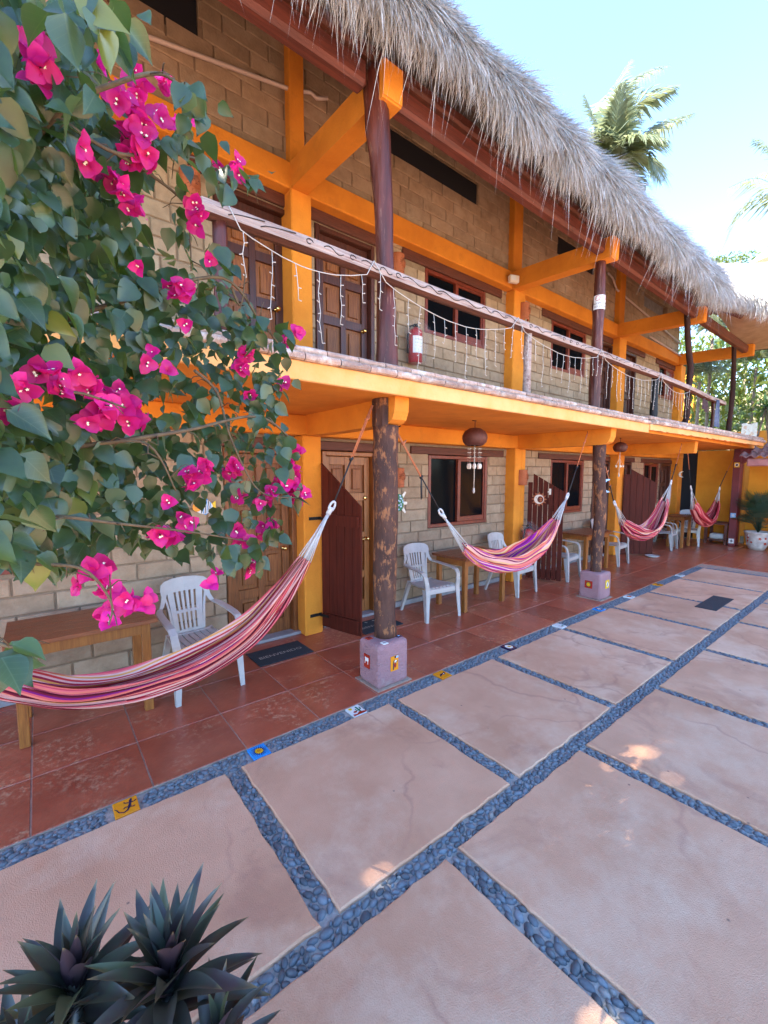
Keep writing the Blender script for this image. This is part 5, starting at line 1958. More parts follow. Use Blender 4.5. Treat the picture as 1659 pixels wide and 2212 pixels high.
# ------------------------------------------------------------------ lamps, sconces and ornaments
def coco_lamp(x, y, z, r, zb, lab, shells):
    t = thing('coconut_lamp', lab, 'lamp', (x, y, z), 0, 'round brown lamps under the balcony')
    b = MB()
    R = random.Random(int(x * 10))
    prof = [(r * 0.10, r * 0.74), (r * 0.45, r * 0.67), (r * 0.80, r * 0.45), (r * 0.98, r * 0.14), (r, -r * 0.10), (r * 0.92, -r * 0.42), (r * 0.70, -r * 0.66), (r * 0.55, -r * 0.71)]
    b.lathe(prof, (x, y, z), 20, 0, True, False)
    for k in range(14):
        a = R.uniform(0, 2 * pi)
        e_ = R.uniform(-0.45, 0.45)
        c = Vector((x + math.cos(a) * r * 0.96 * math.cos(e_), y + math.sin(a) * r * 0.96 * math.cos(e_), z + r * 0.6 * math.sin(e_)))
        b.lathe([(0.007, -0.005), (0.006, 0.004), (0.0005, 0.007)], c, 6)
    b.build('shade', COCO, t)
    b = MB()
    b.tube([(x, y, z + r * 0.5), (x, y, 2.47)], 0.005, 6)
    b.tube([(x - 0.05, y, 2.474), (x + 0.02, y, 2.476)], 0.006, 5)
    b.build('hanger', TERRAD, t)
    b = MB()
    b.tube([(x, y, z - r * 0.4), (x + 0.004, y, (z + zb) / 2), (x, y, zb + 0.03)], 0.006, 6)
    b.lathe([(0.004, 0.05), (0.012, 0.035), (0.015, 0.0), (0.010, -0.02), (0.001, -0.024)], (x, y, zb), 8)
    b.build('pull_cord', CABLE, t)
    if shells:
        b = MB()
        for k in range(8):
            a = 2 * pi * k / 8
            sx, sy = x + math.cos(a) * r * 0.5, y + math.sin(a) * r * 0.5
            b.tube([(sx, sy, z - r * 0.5), (sx, sy, z - r * 2.1)], 0.0012, 3, 1)
            for dz, s_ in ((r * 0.95, 0.5), (r * 1.25, 0.6), (r * 1.62, 0.8)):
                b.lathe([(0.001, 0.004), (0.016 * s_ * 1.6, 0.0), (0.001, -0.004)], (sx, sy, z - dz), 6)
            b.lathe([(0.002, 0.0), (0.013, -0.015), (0.016, -0.04), (0.009, -0.065), (0.001, -0.07)], (sx, sy, z - r * 2.1), 7)
        b.build('shell_chime', [SHELLW, CABLE], t)
    else:
        b = MB()
        for k in range(5):
            a = 2 * pi * k / 5
            b.lathe([(0.002, 0.0), (0.015, -0.01), (0.015, -0.03), (0.001, -0.045)], (x + math.cos(a) * 0.06, y + math.sin(a) * 0.06, z - 0.32), 6)
            b.tube([(x, y, z - 0.2), (x + math.cos(a) * 0.06, y + math.sin(a) * 0.06, z - 0.32)], 0.0015, 3)
        b.build('shell_chime', SHELLW, t)
    return t


coco_lamp(4.13, 3.4, 2.285, 0.150, 1.63, 'round brown lamp with a tier of white shells hanging in front of the dark window', True)
coco_lamp(8.13, 3.4, 2.32, 0.118, 1.81, 'smaller round brown lamp hanging right of the knobbly log post', False)


def sconce(x, y, z0, z1, r, lab, facing=0.0):
    """half round pierced clay shade with a sun face"""
    t = thing('clay_sconce', lab, 'wall lamp', (x, y, z0), 0, 'pierced clay wall lamps')
    b = MB()
    h = z1 - z0
    b.lathe([(r * 0.9, z0), (r, z0 + 0.012), (r * 0.97, z0 + 0.02), (r * 0.97, z1 - 0.02), (r, z1 - 0.012), (r * 0.92, z1)], (x, y, 0), 14, 0, True, False, pi, 2 * pi)
    b.build('shade', TERRA, t)
    b = MB()
    f = MB()
    zc = (z0 + z1) / 2 + h * 0.06

    def on(a, v, o):
        th = 1.5 * pi + facing + a / r
        return (x + math.cos(th) * (r * 0.97 + o), y + math.sin(th) * (r * 0.97 + o), zc + v)
    s_ = h * 0.2
    f.prism(ell(0, 0, s_, s_, 16), lambda a, c, o: on(a, c, 0.001 + o), 0.010, 0, True)
    f.prism(ell(0, 0, s_ * 0.72, s_ * 0.75, 16), lambda a, c, o: on(a, c, 0.010 + o), 0.006, 0, True)
    f.prism([(-0.1 * s_, 0.25 * s_), (0.1 * s_, 0.25 * s_), (0.16 * s_, -0.15 * s_), (-0.16 * s_, -0.15 * s_)], lambda a, c, o: on(a, c, 0.015 + o), 0.005)
    f.build('sun_face', TERRA, t)
    for k in range(16):
        a0 = 2 * pi * k / 16
        c0, c1 = math.cos(a0), math.sin(a0)
        b.prism([(c0 * s_ * 1.2 - c1 * 0.003, c1 * s_ * 1.2 + c0 * 0.003), (c0 * s_ * 1.2 + c1 * 0.003, c1 * s_ * 1.2 - c0 * 0.003), (c0 * s_ * (1.75 if k % 2 else 1.5), c1 * s_ * (1.75 if k % 2 else 1.5))], lambda a, c, o: on(a, c, 0.0005 + o), 0.001)
    for v, nn in ((-h * 0.40, 7), (h * 0.42, 7)):
        for k in range(nn):
            b.disc((-0.06 + 0.12 * k / (nn - 1), v), 0.005, lambda a, c, o: on(a, c, 0.0005 + o), 0.001, 6)
    for v in (-h * 0.1, h * 0.1):
        pass
    for sx in (-0.34, 0.34):
        b.disc((sx * s_, 0.18 * s_), 0.12 * s_, lambda a, c, o: on(a, c, 0.017 + o), 0.001, 6, 0, 0.07 * s_)
    b.disc((0, -0.38 * s_), 0.26 * s_, lambda a, c, o: on(a, c, 0.017 + o), 0.001, 8, 0, 0.05 * s_)
    b.build('cutout', TERRAD, t)
    return t


sconce(1.255, UY, 4.35, 4.64, 0.095, 'pierced clay sun lamp beside the first upper door, above the handrail', 0.3)
sconce(3.80, UY, 4.40, 4.67, 0.09, 'pierced clay sun lamp on the upper wall just right of the forked post', 0.5)
sconce(6.40, UCY, 4.36, 4.63, 0.095, 'pierced clay sun lamp on the upper orange column above the short rail post', 0.6)
sconce(3.80, GY, 1.66, 1.92, 0.08, 'pale clay sun lamp half hidden by the near log post', 0.3)
sconce(6.40, CY, 1.65, 1.91, 0.095, 'pierced clay sun lamp on the orange column above the sun gate', 0.6)
sconce(9.18, UY, 4.36, 4.62, 0.09, 'far pierced clay lamp near the dark upper doors', 0.6)


def planar(o, d, nrm):
    """coordinates on a wall plane: a along d, c up, h out along nrm"""
    o, d, nrm = Vector(o), Vector(d), Vector(nrm)
    return lambda a, c, h: o + d * a + Vector((0, 0, c)) + nrm * h


# sun and moon face on the second gate
gd = Vector((6.765 - 6.53, 3.67 - 4.20, 0)).normalized()
gn = Vector((gd.y, -gd.x, 0))
if gn.x > 0:
    gn = -gn
pf_ = planar(Vector((6.53, 4.20, 1.415)) + gd * 0.19 + gn * 0.014, gd, gn)
t = thing('sun_and_moon_ornament', 'clay sun with a cream crescent moon face hung on the plank gate', 'ornament', tuple(pf_(0, 0, 0)))
b = MB()
b.prism(star(0, 0, 0.125, 0.082, 12), pf_, 0.012)
b.build('sun_rays', TERRA, t)
b = MB()
b.prism(ell(0, 0, 0.078, 0.078, 20), lambda a, c, h: pf_(a, c, h + 0.012), 0.012)
b.build('moon_face', SHELLW, t)
b = MB()
b.prism(ell(0.022, -0.003, 0.048, 0.055, 16), lambda a, c, h: pf_(a, c, h + 0.0245), 0.006)
b.prism(ell(-0.045, 0.022, 0.009, 0.006, 8), lambda a, c, h: pf_(a, c, h + 0.0245), 0.002)
b.build('dark_profile', TERRAD, t)
b = MB()
b.prism(ell(0.03, 0.014, 0.022, 0.018, 10), lambda a, c, h: pf_(a, c, h + 0.031), 0.004)
b.prism(ell(0.03, -0.025, 0.018, 0.014, 10), lambda a, c, h: pf_(a, c, h + 0.031), 0.004)
b.build('sun_face', TERRA, t)
sw = planar(Vector((6.53, 4.20, 1.545)) + gd * 0.36 + gn * 0.014, gd, gn)
b = MB()
b.prism([(-0.016, -0.05), (0.016, -0.05), (0.016, 0.05), (-0.016, 0.05)], sw, 0.014)
b.prism([(-0.035, -0.01), (0.0, -0.01), (0.0, 0.004), (-0.035, 0.004)], lambda a, c, h: sw(a, c, h + 0.0145), 0.012)
tag(b.build('gate_latch', SHELLW), 'small white latch on the plank gate beside the sun ornament', 'latch')

# turtle on the wall
tf_ = planar((3.80, GY - 0.002, 1.45), (1, 0, 0), (0, -1, 0))
t = thing('turtle_ornament', 'green tin turtle on the block wall just right of the near log post', 'ornament', (3.80, GY, 1.45))
b = MB()
for i, k in enumerate((1.0, 0.85, 0.6, 0.3)):
    b.prism(ell(0, 0, 0.085 * k, 0.12 * k, 18), lambda a, c, h, i=i: tf_(a, c, h + 0.008 * i + 0.001), 0.008, 0)
b.build('shell', G_GN, t)
b = MB()
rr = random.Random(3)
for k in range(16):
    a0, q = rr.uniform(0, 2 * pi), rr.uniform(0.15, 0.82)
    b.prism(star(math.cos(a0) * 0.085 * q, math.sin(a0) * 0.12 * q, 0.014, 0.011, 3, rr.random()), lambda a, c, h, q=q: tf_(a, c, 0.036 - 0.026 * q * q + h), 0.003)
b.build('shell_scute', G_LB, t)
b = MB()
for sx, sy in ((-1, 1), (1, 1), (1, -1), (-1, -1)):
    b.prism([(sx * 0.055, sy * 0.10), (sx * 0.11, sy * 0.15), (sx * 0.13, sy * 0.135), (sx * 0.085, sy * 0.065)], tf_, 0.008)
b.prism(ell(0.115, -0.01, 0.035, 0.022, 10), tf_, 0.012)
b.build('flipper', SHELLW, t)

# striped fish between the bush and the brown door
ff = planar((1.25, GY - 0.002, 1.515), (1, 0, 0), (0, -1, 0))
t = thing('fish_ornament', 'striped blue and white ceramic fish on the wall left of the brown door', 'ornament', (1.25, GY, 1.515))
b = MB()
b.prism(ell(0.01, 0, 0.085, 0.07, 18), lambda a, c, h: ff(a, c, h + 0.001), 0.014, 3)
b.prism([(0.075, 0.02), (0.125, 0.055), (0.125, -0.055), (0.075, -0.02)], ff, 0.012, 5)
b.prism([(-0.03, 0.06), (0.06, 0.055), (0.04, 0.085), (-0.02, 0.085)], ff, 0.010, 1)
b.prism([(-0.03, -0.06), (0.06, -0.055), (0.03, -0.08)], ff, 0.010, 1)
b.prism(ell(-0.055, 0, 0.042, 0.045, 14), lambda a, c, h: ff(a, c, h + 0.0155), 0.004, 0)
b.build('body', GLZ, t)
b = MB()
for k in range(6):
    xx = -0.015 + 0.017 * k
    hh = 0.065 * math.sqrt(max(0.05, 1 - ((xx - 0.01) / 0.085) ** 2))
    b.prism(strip([(xx, -hh), (xx + 0.006, 0), (xx, hh)], 0.0035), lambda a, c, h: ff(a, c, h + 0.0155), 0.003, 1 if k % 2 else 2)
b.prism(ell(-0.065, 0.012, 0.008, 0.008, 8), lambda a, c, h: ff(a, c, h + 0.02), 0.003, 2)
b.build('stripe', GLZ, t)


def crescent(lab, o, d, nrm, r, m1, inner=None):
    fn = planar(o, d, nrm)
    P = []
    for k in range(13):
        a0 = -1.9 + 3.8 * k / 12
        P.append((-math.cos(a0) * r, math.sin(a0) * r))
    for k in range(11):
        a0 = 1.45 - 2.9 * k / 10
        P.append((-math.cos(a0) * r * 0.72 + r * 0.25, math.sin(a0) * r * 0.82))
    b = MB()
    b.prism(P, fn, 0.022)
    return tag(b.build('moon_ornament', m1), lab, 'ornament', 'crescent moon ornaments')


crescent('blue and white crescent moon on the side of the knobbly log post', (6.565, 2.90, 1.67), (0.75, -0.66, 0), (-0.66, -0.75, 0), 0.10, G_LB)
crescent('white crescent moon hanging in the dark corner behind the far hammocks', (13.9, 4.14, 1.83), (0.3, -0.95, 0), (-0.95, -0.3, 0), 0.085, SHELLW)


# ------------------------------------------------------------------ fire extinguishers in plastic bags
def extinguisher(x, y, z, h, lab, bag):
    """z: foot of the cylinder"""
    t = thing('fire_extinguisher', lab, 'fire extinguisher', (x, y, z), 0, 'bagged fire extinguishers')
    r = h * 0.172
    b = MB()
    b.lathe([(r * 0.8, 0), (r, h * 0.02), (r, h * 0.72), (r * 0.9, h * 0.78), (r * 0.5, h * 0.83), (r * 0.3, h * 0.86)], (x, y, z), 20)
    b.build('cylinder', RED, t)
    b = MB()
    b.lathe([(r * 0.32, h * 0.86), (r * 0.34, h * 0.92), (r * 0.2, h * 0.93)], (x, y, z), 10)
    b.bar((x - r * 0.2, y, z + h * 0.93), (x + r * 1.1, y, z + h * 1.0), 0.018, 0.008)
    b.bar((x - r * 0.2, y, z + h * 0.90), (x + r * 0.9, y, z + h * 0.90), 0.018, 0.008)
    b.build('valve', IRON, t)
    b = MB()
    b.tube([(x - r * 0.2, y, z + h * 0.9), (x - r * 1.2, y - 0.01, z + h * 0.85), (x - r * 1.55, y - 0.01, z + h * 0.6), (x - r * 1.45, y, z + h * 0.2)], [0.010, 0.011, 0.012, 0.016], 8)
    b.build('hose', BLACK, t)
    b = MB()
    b.lathe([(r * 1.012, h * 0.22), (r * 1.012, h * 0.62)], (x, y, z), 16, 0, True, False, 1.15 * pi, 1.95 * pi)

    def on(a, v, o):
        th = 1.55 * pi + a / r
        return (x + math.cos(th) * r * (1.014 + o), y + math.sin(th) * r * (1.014 + o), z + v)
    rr = random.Random(int(x * 7))
    for v, m_, hh in ((0.595, 2, 0.018), (0.545, 1, 0.045), (0.46, 1, 0.03), (0.39, 2, 0.035), (0.30, 3, 0.06), (0.245, 1, 0.012)):
        for k in range(3):
            cx = (-0.9 + 0.9 * k) * r * 0.7
            w_ = r * (0.22 if m_ != 3 else 0.34)
            b.prism([(cx - w_, h * (v - hh / 2)), (cx + w_ * rr.uniform(0.4, 1), h * (v - hh / 2)), (cx + w_ * rr.uniform(0.4, 1), h * (v + hh / 2)), (cx - w_, h * (v + hh / 2))], lambda a, c, o: on(a, c, o), 0.004, m_)
    b.build('label_sheet', [LABELW, INK, INKR, LABELB], t)
    b = MB()
    R_ = [(r * 0.5, -0.03 * h), (r * 1.35, 0.02 * h), (r * 1.55, 0.3 * h), (r * 1.75, 0.6 * h), (r * 1.65, 0.85 * h), (r * 1.0, 1.0 * h), (r * 0.4, 1.08 * h)]
    n = 26
    vs, fs = [], []
    for i, (q, zz) in enumerate(R_):
        for k in range(n):
            a = 2 * pi * k / n
            qq = q * (1 + 0.16 * math.sin(a * 5 + i * 1.3) + 0.08 * math.sin(a * 11 + i)) * (1.0 if math.sin(a) < 0.2 else 0.85)
            vs.append((x + math.cos(a) * qq * (1.25 if math.cos(a) > 0 else 1), y + math.sin(a) * qq * 0.95, z + zz))
    for i in range(len(R_) - 1):
        for k in range(n):
            fs.append((i * n + k, i * n + (k + 1) % n, (i + 1) * n + (k + 1) % n, (i + 1) * n + k))
    b.add(vs, fs, 0, True)
    b.build('plastic_bag', FILM, t)
    b = MB()
    b.box(x - 0.01, x + 0.01, y, y + 0.12, z + h * 0.93, z + h * 0.95)
    b.build('wall_hook', IRON, t)
    return t


extinguisher(4.02, UY - 0.115, 3.31, 0.54, 'bagged red fire extinguisher on the upper wall right of the forked post', True)
extinguisher(6.42, 4.10, 0.46, 0.54, 'red fire extinguisher in a clear bag at ground level beside the sun gate', True)

# ------------------------------------------------------------------ no smoking sign bent round the second balcony post
t = thing('no_smoking_sign', 'white no smoking no vaping sign wrapped round the straight balcony post', 'sign', (6.18, 2.96, 4.18))
rs = 0.079
th0 = math.atan2(0 - 2.96, 0 - 6.18) + 0.35


def onp(a, v, o):
    th = th0 + a / rs
    return (6.18 + math.cos(th) * (rs + o), 2.96 + math.sin(th) * (rs + o), 4.185 + v)


b = MB()
b.grid(lambda u, v: onp((u - 0.5) * 0.22, (v - 0.5) * 0.185, 0), 16, 2)
b.build('sheet', LABELW, t, recalc=False)
b = MB()
for cx in (-0.045, 0.045):
    ring_o, ring_i = ell(cx, 0.052, 0.034, 0.034, 20), ell(cx, 0.052, 0.028, 0.028, 20)
    vs = [onp(a, c, 0.0012) for a, c in ring_o] + [onp(a, c, 0.0012) for a, c in ring_i]
    b.add(vs, [(k, (k + 1) % 20, (k + 1) % 20 + 20, k + 20) for k in range(20)], 1)
    b.prism(strip([(cx - 0.022, 0.074), (cx + 0.022, 0.03)], 0.003), lambda a, c, h: onp(a, c, 0.0012 + h), 0.0004, 1)
    b.prism([(cx - 0.02, 0.048), (cx + 0.02, 0.048), (cx + 0.02, 0.055), (cx - 0.02, 0.055)], lambda a, c, h: onp(a, c, 0.0006 + h), 0.0004, 0)
for k, line in enumerate(('NO SMOKING', 'NO VAPING')):
    vs, fs = text_mesh(line, 0.036)
    b.add([onp(v.x * 0.95, v.y - 0.018 - 0.042 * k, 0.0012) for v in vs], fs, 0)
b.build('lettering', [INK, INKR], t, recalc=False)

# junction box with a cable on the upper column
t = thing('junction_box', 'pale square junction box with a drooping cable on the upper orange beam', 'electrical box', (6.03, UCY, 4.87))
M_ = Matrix.Translation((6.02, UCY - 0.06, 4.885)) @ Matrix.Rotation(-0.35, 4, 'Z')
MB().box(-0.10, 0.07, -0.05, 0.02, -0.055, 0.055, 0, bev=0.008, M=M_).build('casing', SHELLW, t)
MB().box(-0.085, 0.0, -0.0525, -0.0505, -0.03, 0.045, 0, M=M_).build('sticker', LABELW, t)
MB().tube([(6.10, UCY - 0.04, 4.86), (6.17, UCY - 0.05, 4.87), (6.19, UCY - 0.04, 4.95), (6.16, UCY - 0.02, 5.02)], 0.016, 7).build('cable', SHELLW, t)

# conduits
for pts, lab in (([(-0.9, 4.40, 5.17), (0.28, 4.40, 5.42), (2.3, 4.40, 5.83), (2.5, 4.38, 5.90), (2.56, 4.36, 5.86), (2.68, 4.33, 5.90)], 'pale conduit pipe climbing across the upper block wall above the first doors'),
                 ([(9.45, 4.36, 5.98), (9.7, 4.38, 5.96), (9.95, 4.40, 5.80), (14.0, 4.40, 5.40)], 'pale conduit pipe on the upper wall right of the no smoking post'),
                 ([(11.55, 4.28, 5.10), (13.9, 4.28, 4.98)], 'short lower conduit on the far upper beam')):
    tag(MB().tube(pts, 0.020, 8).build('conduit_pipe', CONDUIT), lab, 'pipe', 'conduit pipes')

# dark towel on the balcony rail
tw = MB()
tw.grid(lambda u, v: (11.02 + (v - 0.5) * (0.12 + 0.16 * u), 2.74 - 0.02 * u + 0.02 * math.sin(v * 12 + u * 2), 3.36 - 0.55 * u), 8, 14)
tag(tw.build('dark_towel', mat('dark_blue_cloth', (0.03, 0.05, 0.10), (0.12, 0.14, 0.2), 12, 0.9)), 'dark blue towel hanging from the far end of the handrail', 'towel')
tw = MB()
tw.grid(lambda u, v: (10.35 + v * 0.38, 2.82 + 0.015 * math.sin(v * 15), 3.33 - 0.22 * u + 0.02 * math.sin(v * 7)), 5, 12)
tag(tw.build('dark_cloth', mat('brown_cloth', (0.05, 0.025, 0.03), rough=0.9)), 'dark folded cloth on the rail beside the bent corner post', 'cloth')
# ------------------------------------------------------------------ leaves
def leaf_shape(wid, nseg=6, fold=0.12, droop=0.15, prof=None):
    """a leaf of length 1 along +y, face up +z, folded along the midrib"""
    ts = np.linspace(0, 1, nseg + 1)
    pr = prof or [(0, 0.02), (0.07, 0.62), (0.18, 0.95), (0.33, 1.0), (0.5, 0.86), (0.67, 0.58), (0.8, 0.29), (0.9, 0.10), (1, 0.0)]
    v, f = [], []
    for t in ts:
        hw = 0.5 * wid * np.interp(t, [p[0] for p in pr], [p[1] for p in pr])
        z = -droop * t * t
        v += [(-hw, t, z + fold * hw * 2), (0, t, z), (hw, t, z + fold * hw * 2)]
    for i in range(nseg):
        a = 3 * i
        for k in (0, 1):
            f += [(a + k, a + k + 1, a + k + 4), (a + k, a + k + 4, a + k + 3)]
    return np.array(v), np.array(f)


def frame(d, n):
    """matrix with y along d and z near n"""
    d = Vector(d).normalized()
    n = Vector(n)
    n = n - d * n.dot(d)
    n = n.normalized() if n.length > 1e-5 else d.orthogonal().normalized()
    x = d.cross(n)
    return Matrix(((x.x, d.x, n.x), (x.y, d.y, n.y), (x.z, d.z, n.z)))


def inpoly(x, y, P):
    c = False
    j = len(P) - 1
    for i in range(len(P)):
        if (P[i][1] > y) != (P[j][1] > y) and x < (P[j][0] - P[i][0]) * (y - P[i][1]) / (P[j][1] - P[i][1]) + P[i][0]:
            c = not c
        j = i
    return c


R = random.Random(21)
bush = thing('bougainvillea', 'bougainvillea bush with dark glossy leaves and magenta flowers hanging in at the left', 'bush', (-0.5, 1.3, 0))


def dep(x):
    return 0.80 + max(x, -150) / 650 * 1.0


mass = [(-150, -150), (60, -40), (150, 20), (185, 70), (190, 110), (225, 190), (255, 235), (300, 330), (330, 350), (300, 400), (290, 470), (330, 540), (420, 580), (500, 620), (545, 680), (575, 740), (595, 800), (600, 880), (560, 930), (590, 990), (600, 1050), (570, 1090), (560, 1140), (500, 1180), (440, 1195), (360, 1190), (310, 1180), (250, 1180), (170, 1215), (90, 1225), (40, 1215), (-150, 1180)]
holes_ = [(75, 855, 50, 32), (330, 870, 55, 30), (470, 890, 34, 26), (90, 555, 50, 40), (425, 1095, 36, 28), (225, 735, 36, 22), (380, 755, 30, 20)]
extra = [  # (x, y, spread x, spread y, leaves, depth)
    (470, 380, 70, 22, 16, 1.45), (540, 390, 16, 12, 7, 1.5), (410, 215, 25, 35, 12, 1.15), (390, 300, 55, 45, 26, 1.25), (385, 480, 40, 40, 12, 1.5),
    (480, 560, 40, 40, 14, 1.55), (600, 740, 30, 30, 12, 1.75), (560, 880, 30, 40, 20, 1.65), (600, 950, 35, 35, 18, 1.7), (620, 1040, 30, 40, 14, 1.75),
    (580, 1130, 30, 50, 22, 1.7), (530, 1190, 40, 40, 18, 1.6), (470, 1190, 50, 25, 14, 1.45), (600, 815, 30, 20, 7, 1.75), (40, 1400, 26, 14, 4, 0.85), (5, 1420, 8, 20, 3, 0.8),
    (240, 60, 60, 40, 12, 0.9), (160, 20, 60, 30, 12, 0.85), (180, 190, 40, 60, 12, 0.9), (540, 700, 30, 40, 16, 1.6)]
lv, lf = leaf_shape(0.74)
leaves = []          # (pos, 3x3, length, depth)


def add_leaf(px, py, d, back=False):
    p = at(px, py, d)
    vd = -ray(px, py).normalized()
    dr = Vector((R.gauss(0.12, 0.5), R.gauss(-0.1, 0.45), -0.75 + R.gauss(0, 0.35)))
    nr = vd * R.uniform(0.1, 1.1) + Vector((0, 0, 1)) * R.uniform(0.2, 1.0) + Vector((R.gauss(0, 0.4), R.gauss(0, 0.4), R.gauss(0, 0.3)))
    L = R.choice((R.uniform(0.036, 0.06), R.uniform(0.055, 0.092), R.uniform(0.06, 0.09))) * (1.0 if px < 350 else 0.92)
    leaves.append((p, frame(dr, nr), L, d))


cnt = 0
while cnt < 3300:
    px, py = R.uniform(-150, 605), R.uniform(-150, 1228)
    if not inpoly(px, py, mass):
        continue
    if any(((px - a) / c) ** 2 + ((py - b) / e) ** 2 < 1 for a, b, c, e in holes_) and R.random() < 0.80:
        continue
    lay = abs(R.gauss(0, 0.33))
    if px > 350 and R.random() < 0.12:
        continue
    add_leaf(px + R.gauss(0, 8), py, dep(px) + lay)
    cnt += 1
for x, y, sx, sy, n, d in extra:
    for _ in range(n):
        add_leaf(R.gauss(x, sx * 0.6), R.gauss(y, sy * 0.6), d + R.gauss(0, 0.06))
leaf_me = []
for k in range(4):
    v_, f_ = leaf_shape(R.uniform(0.64, 0.80), 7, R.uniform(0.05, 0.28), R.uniform(0.05, 0.3))
    v_[:, 0] += 0.03 * np.sin(v_[:, 1] * R.uniform(3, 6) + k)
    leaf_me.append(MB().add([tuple(q) for q in v_], [tuple(q) for q in f_], 0, True).mesh('leaf', LEAF, None, False))
leaves.sort(key=lambda q: (not inview(q[0], 0), q[3] / q[2]))
bw = wloc(bush)
sv, sf = [], []
for i, (p, M3, L, d) in enumerate(leaves):
    if i < 300:
        o = link('leaf', leaf_me[i % 4], bush)
        o.matrix_local = Matrix.Translation(p - bw) @ (M3 * L).to_4x4()
    else:
        sv.append((lv * L) @ np.array(M3).T + np.array(p))
        sf.append(lf + len(lv) * (len(sv) - 1))
LEAFS = leafmat('bougainvillea_leaves', (0.038, 0.082, 0.032), (0.015, 0.038, 0.018), (0.20, 0.34, 0.03), spec=0.6, rough=0.32, trw=0.22, scale=14, rand=0.0, back=(0.075, 0.125, 0.075))
tag(npmesh('leaf', np.concatenate(sv), np.concatenate(sf), LEAFS, True, bush), kind='stuff')

# flowers: three papery bracts round a white star
flow = [(75, 95, 40), (85, 165, 45), (70, 130, 30), (200, 130, 22), (287, 150, 32), (300, 190, 34), (352, 178, 32), (250, 215, 40), (285, 258, 44), (290, 310, 42), (300, 345, 40), (348, 245, 28), (408, 258, 30), (325, 355, 18), (190, 355, 26),
        (172, 315, 18), (245, 395, 40), (285, 440, 36), (265, 415, 30), (475, 360, 15), (510, 350, 16), (513, 375, 12), (425, 450, 24), (435, 495, 22), (418, 435, 18), (385, 630, 34), (375, 610, 22), (640, 718, 17), (618, 742, 14), (535, 765, 22), (520, 795, 20),
        (540, 852, 18), (613, 832, 14), (50, 832, 30), (105, 822, 42), (130, 845, 34), (185, 830, 44), (165, 815, 34), (255, 865, 40), (215, 890, 42), (280, 895, 42), (245, 880, 34), (190, 905, 26), (300, 910, 24), (25, 888, 22), (425, 1030, 34), (440, 1010, 24), (415, 1050, 24), (505, 1010, 18),
        (635, 970, 24), (620, 1000, 22), (630, 1030, 30), (645, 1070, 30), (610, 1045, 22), (365, 1085, 17), (350, 1150, 30), (330, 1140, 18), (375, 1165, 22), (410, 1130, 20), (392, 1115, 14), (580, 1070, 24), (575, 1145, 24), (590, 1130, 18), (525, 1165, 26), (540, 1200, 26), (510, 1150, 18), (538, 1225, 20),
        (465, 1240, 12), (455, 1262, 12), (195, 1242, 40), (225, 1235, 34), (180, 1265, 24), (240, 1280, 36), (260, 1300, 32), (230, 1350, 28), (245, 1320, 24), (295, 1310, 32), (315, 1290, 18), (210, 1245, 24), (315, 785, 12), (330, 760, 10), (360, 800, 10), (400, 700, 10), (520, 1075, 16), (500, 1020, 14), (450, 560, 8), (300, 575, 12), (560, 1090, 14)]
br_v, br_f = leaf_shape(0.98, 6, 0.18, 0.25, [(0, 0.05), (0.12, 0.62), (0.3, 0.97), (0.5, 1.0), (0.72, 0.86), (0.88, 0.55), (0.96, 0.25), (1, 0.02)])


def flower_mesh(seed):
    q = random.Random(seed)
    b = MB()
    for k in range(3):
        a = 2 * pi * k / 3 + q.uniform(-0.25, 0.25)
        el = q.uniform(0.35, 0.95)
        d = Vector((math.cos(a) * math.cos(el), math.sin(a) * math.cos(el), math.sin(el)))
        nn = Vector((-math.cos(a) * math.sin(el), -math.sin(a) * math.sin(el), math.cos(el)))
        M3 = np.array(frame(d, nn))
        v = br_v.copy()
        v[:, 2] += 0.05 * np.sin(v[:, 1] * 7 + v[:, 0] * 5 + q.uniform(0, 6))
        v[:, 2] += 0.35 * v[:, 1] * (1 - v[:, 1]) * q.uniform(-0.4, 0.6)
        v = v @ M3.T
        b.add([tuple(p) for p in v], [tuple(p) for p in br_f], 0, True)
    for k in range(q.choice((0, 1, 1, 2))):
        a = q.uniform(0, 6.28)
        c = Vector((math.cos(a) * 0.15, math.sin(a) * 0.15, 0.35))
        b.tube([Vector((0, 0, 0.05)), c], 0.035, 5, 2)
        n0 = len(b.v)
        vs = [c + Vector((math.cos(pi * j / 5) * (0.11 if j % 2 == 0 else 0.05), math.sin(pi * j / 5) * (0.11 if j % 2 == 0 else 0.05), 0.03)) for j in range(10)] + [c + Vector((0, 0, 0.01))]
        b.add(vs, [(j, (j + 1) % 10, 10) for j in range(10)], 1)
    return b.mesh('flower', [BRACT, STAR, TWIG], None, False)


fm = [flower_mesh(k) for k in range(7)]
for x, y, s_ in flow:
    d = dep(x) * (0.97 if x < 500 else 1.02)
    if x > 350 and y < 520:
        d = 1.35 + 0.0006 * (x - 350)
    fl_px = 0.030 * FPX / d
    n = max(1, int(round((s_ / fl_px) ** 2 * (1.8 if x < 480 else 2.6))))
    for k in range(n):
        rr_ = max(0.0, s_ - fl_px * 0.7)
        a, q = R.uniform(0, 2 * pi), math.sqrt(R.random())
        px, py = x + math.cos(a) * rr_ * q, y + math.sin(a) * rr_ * q
        p = at(px, py, d + R.uniform(-0.03, 0.03))
        sc = R.uniform(0.030, 0.042) * min(1.0, 0.55 + s_ / (fl_px * 1.8))
        ax = (-ray(px, py).normalized() * R.uniform(0.3, 1.2) + Vector((R.gauss(0, 0.5), R.gauss(0, 0.5), R.gauss(0.1, 0.5))))
        z = ax.normalized()
        M3 = frame(z.orthogonal(), z) @ Matrix.Rotation(R.uniform(0, 6.28), 3, 'Z')
        o = link('flower', fm[R.randrange(7)], bush)
        o.matrix_local = Matrix.Translation(p - bw) @ (M3 * sc).to_4x4()

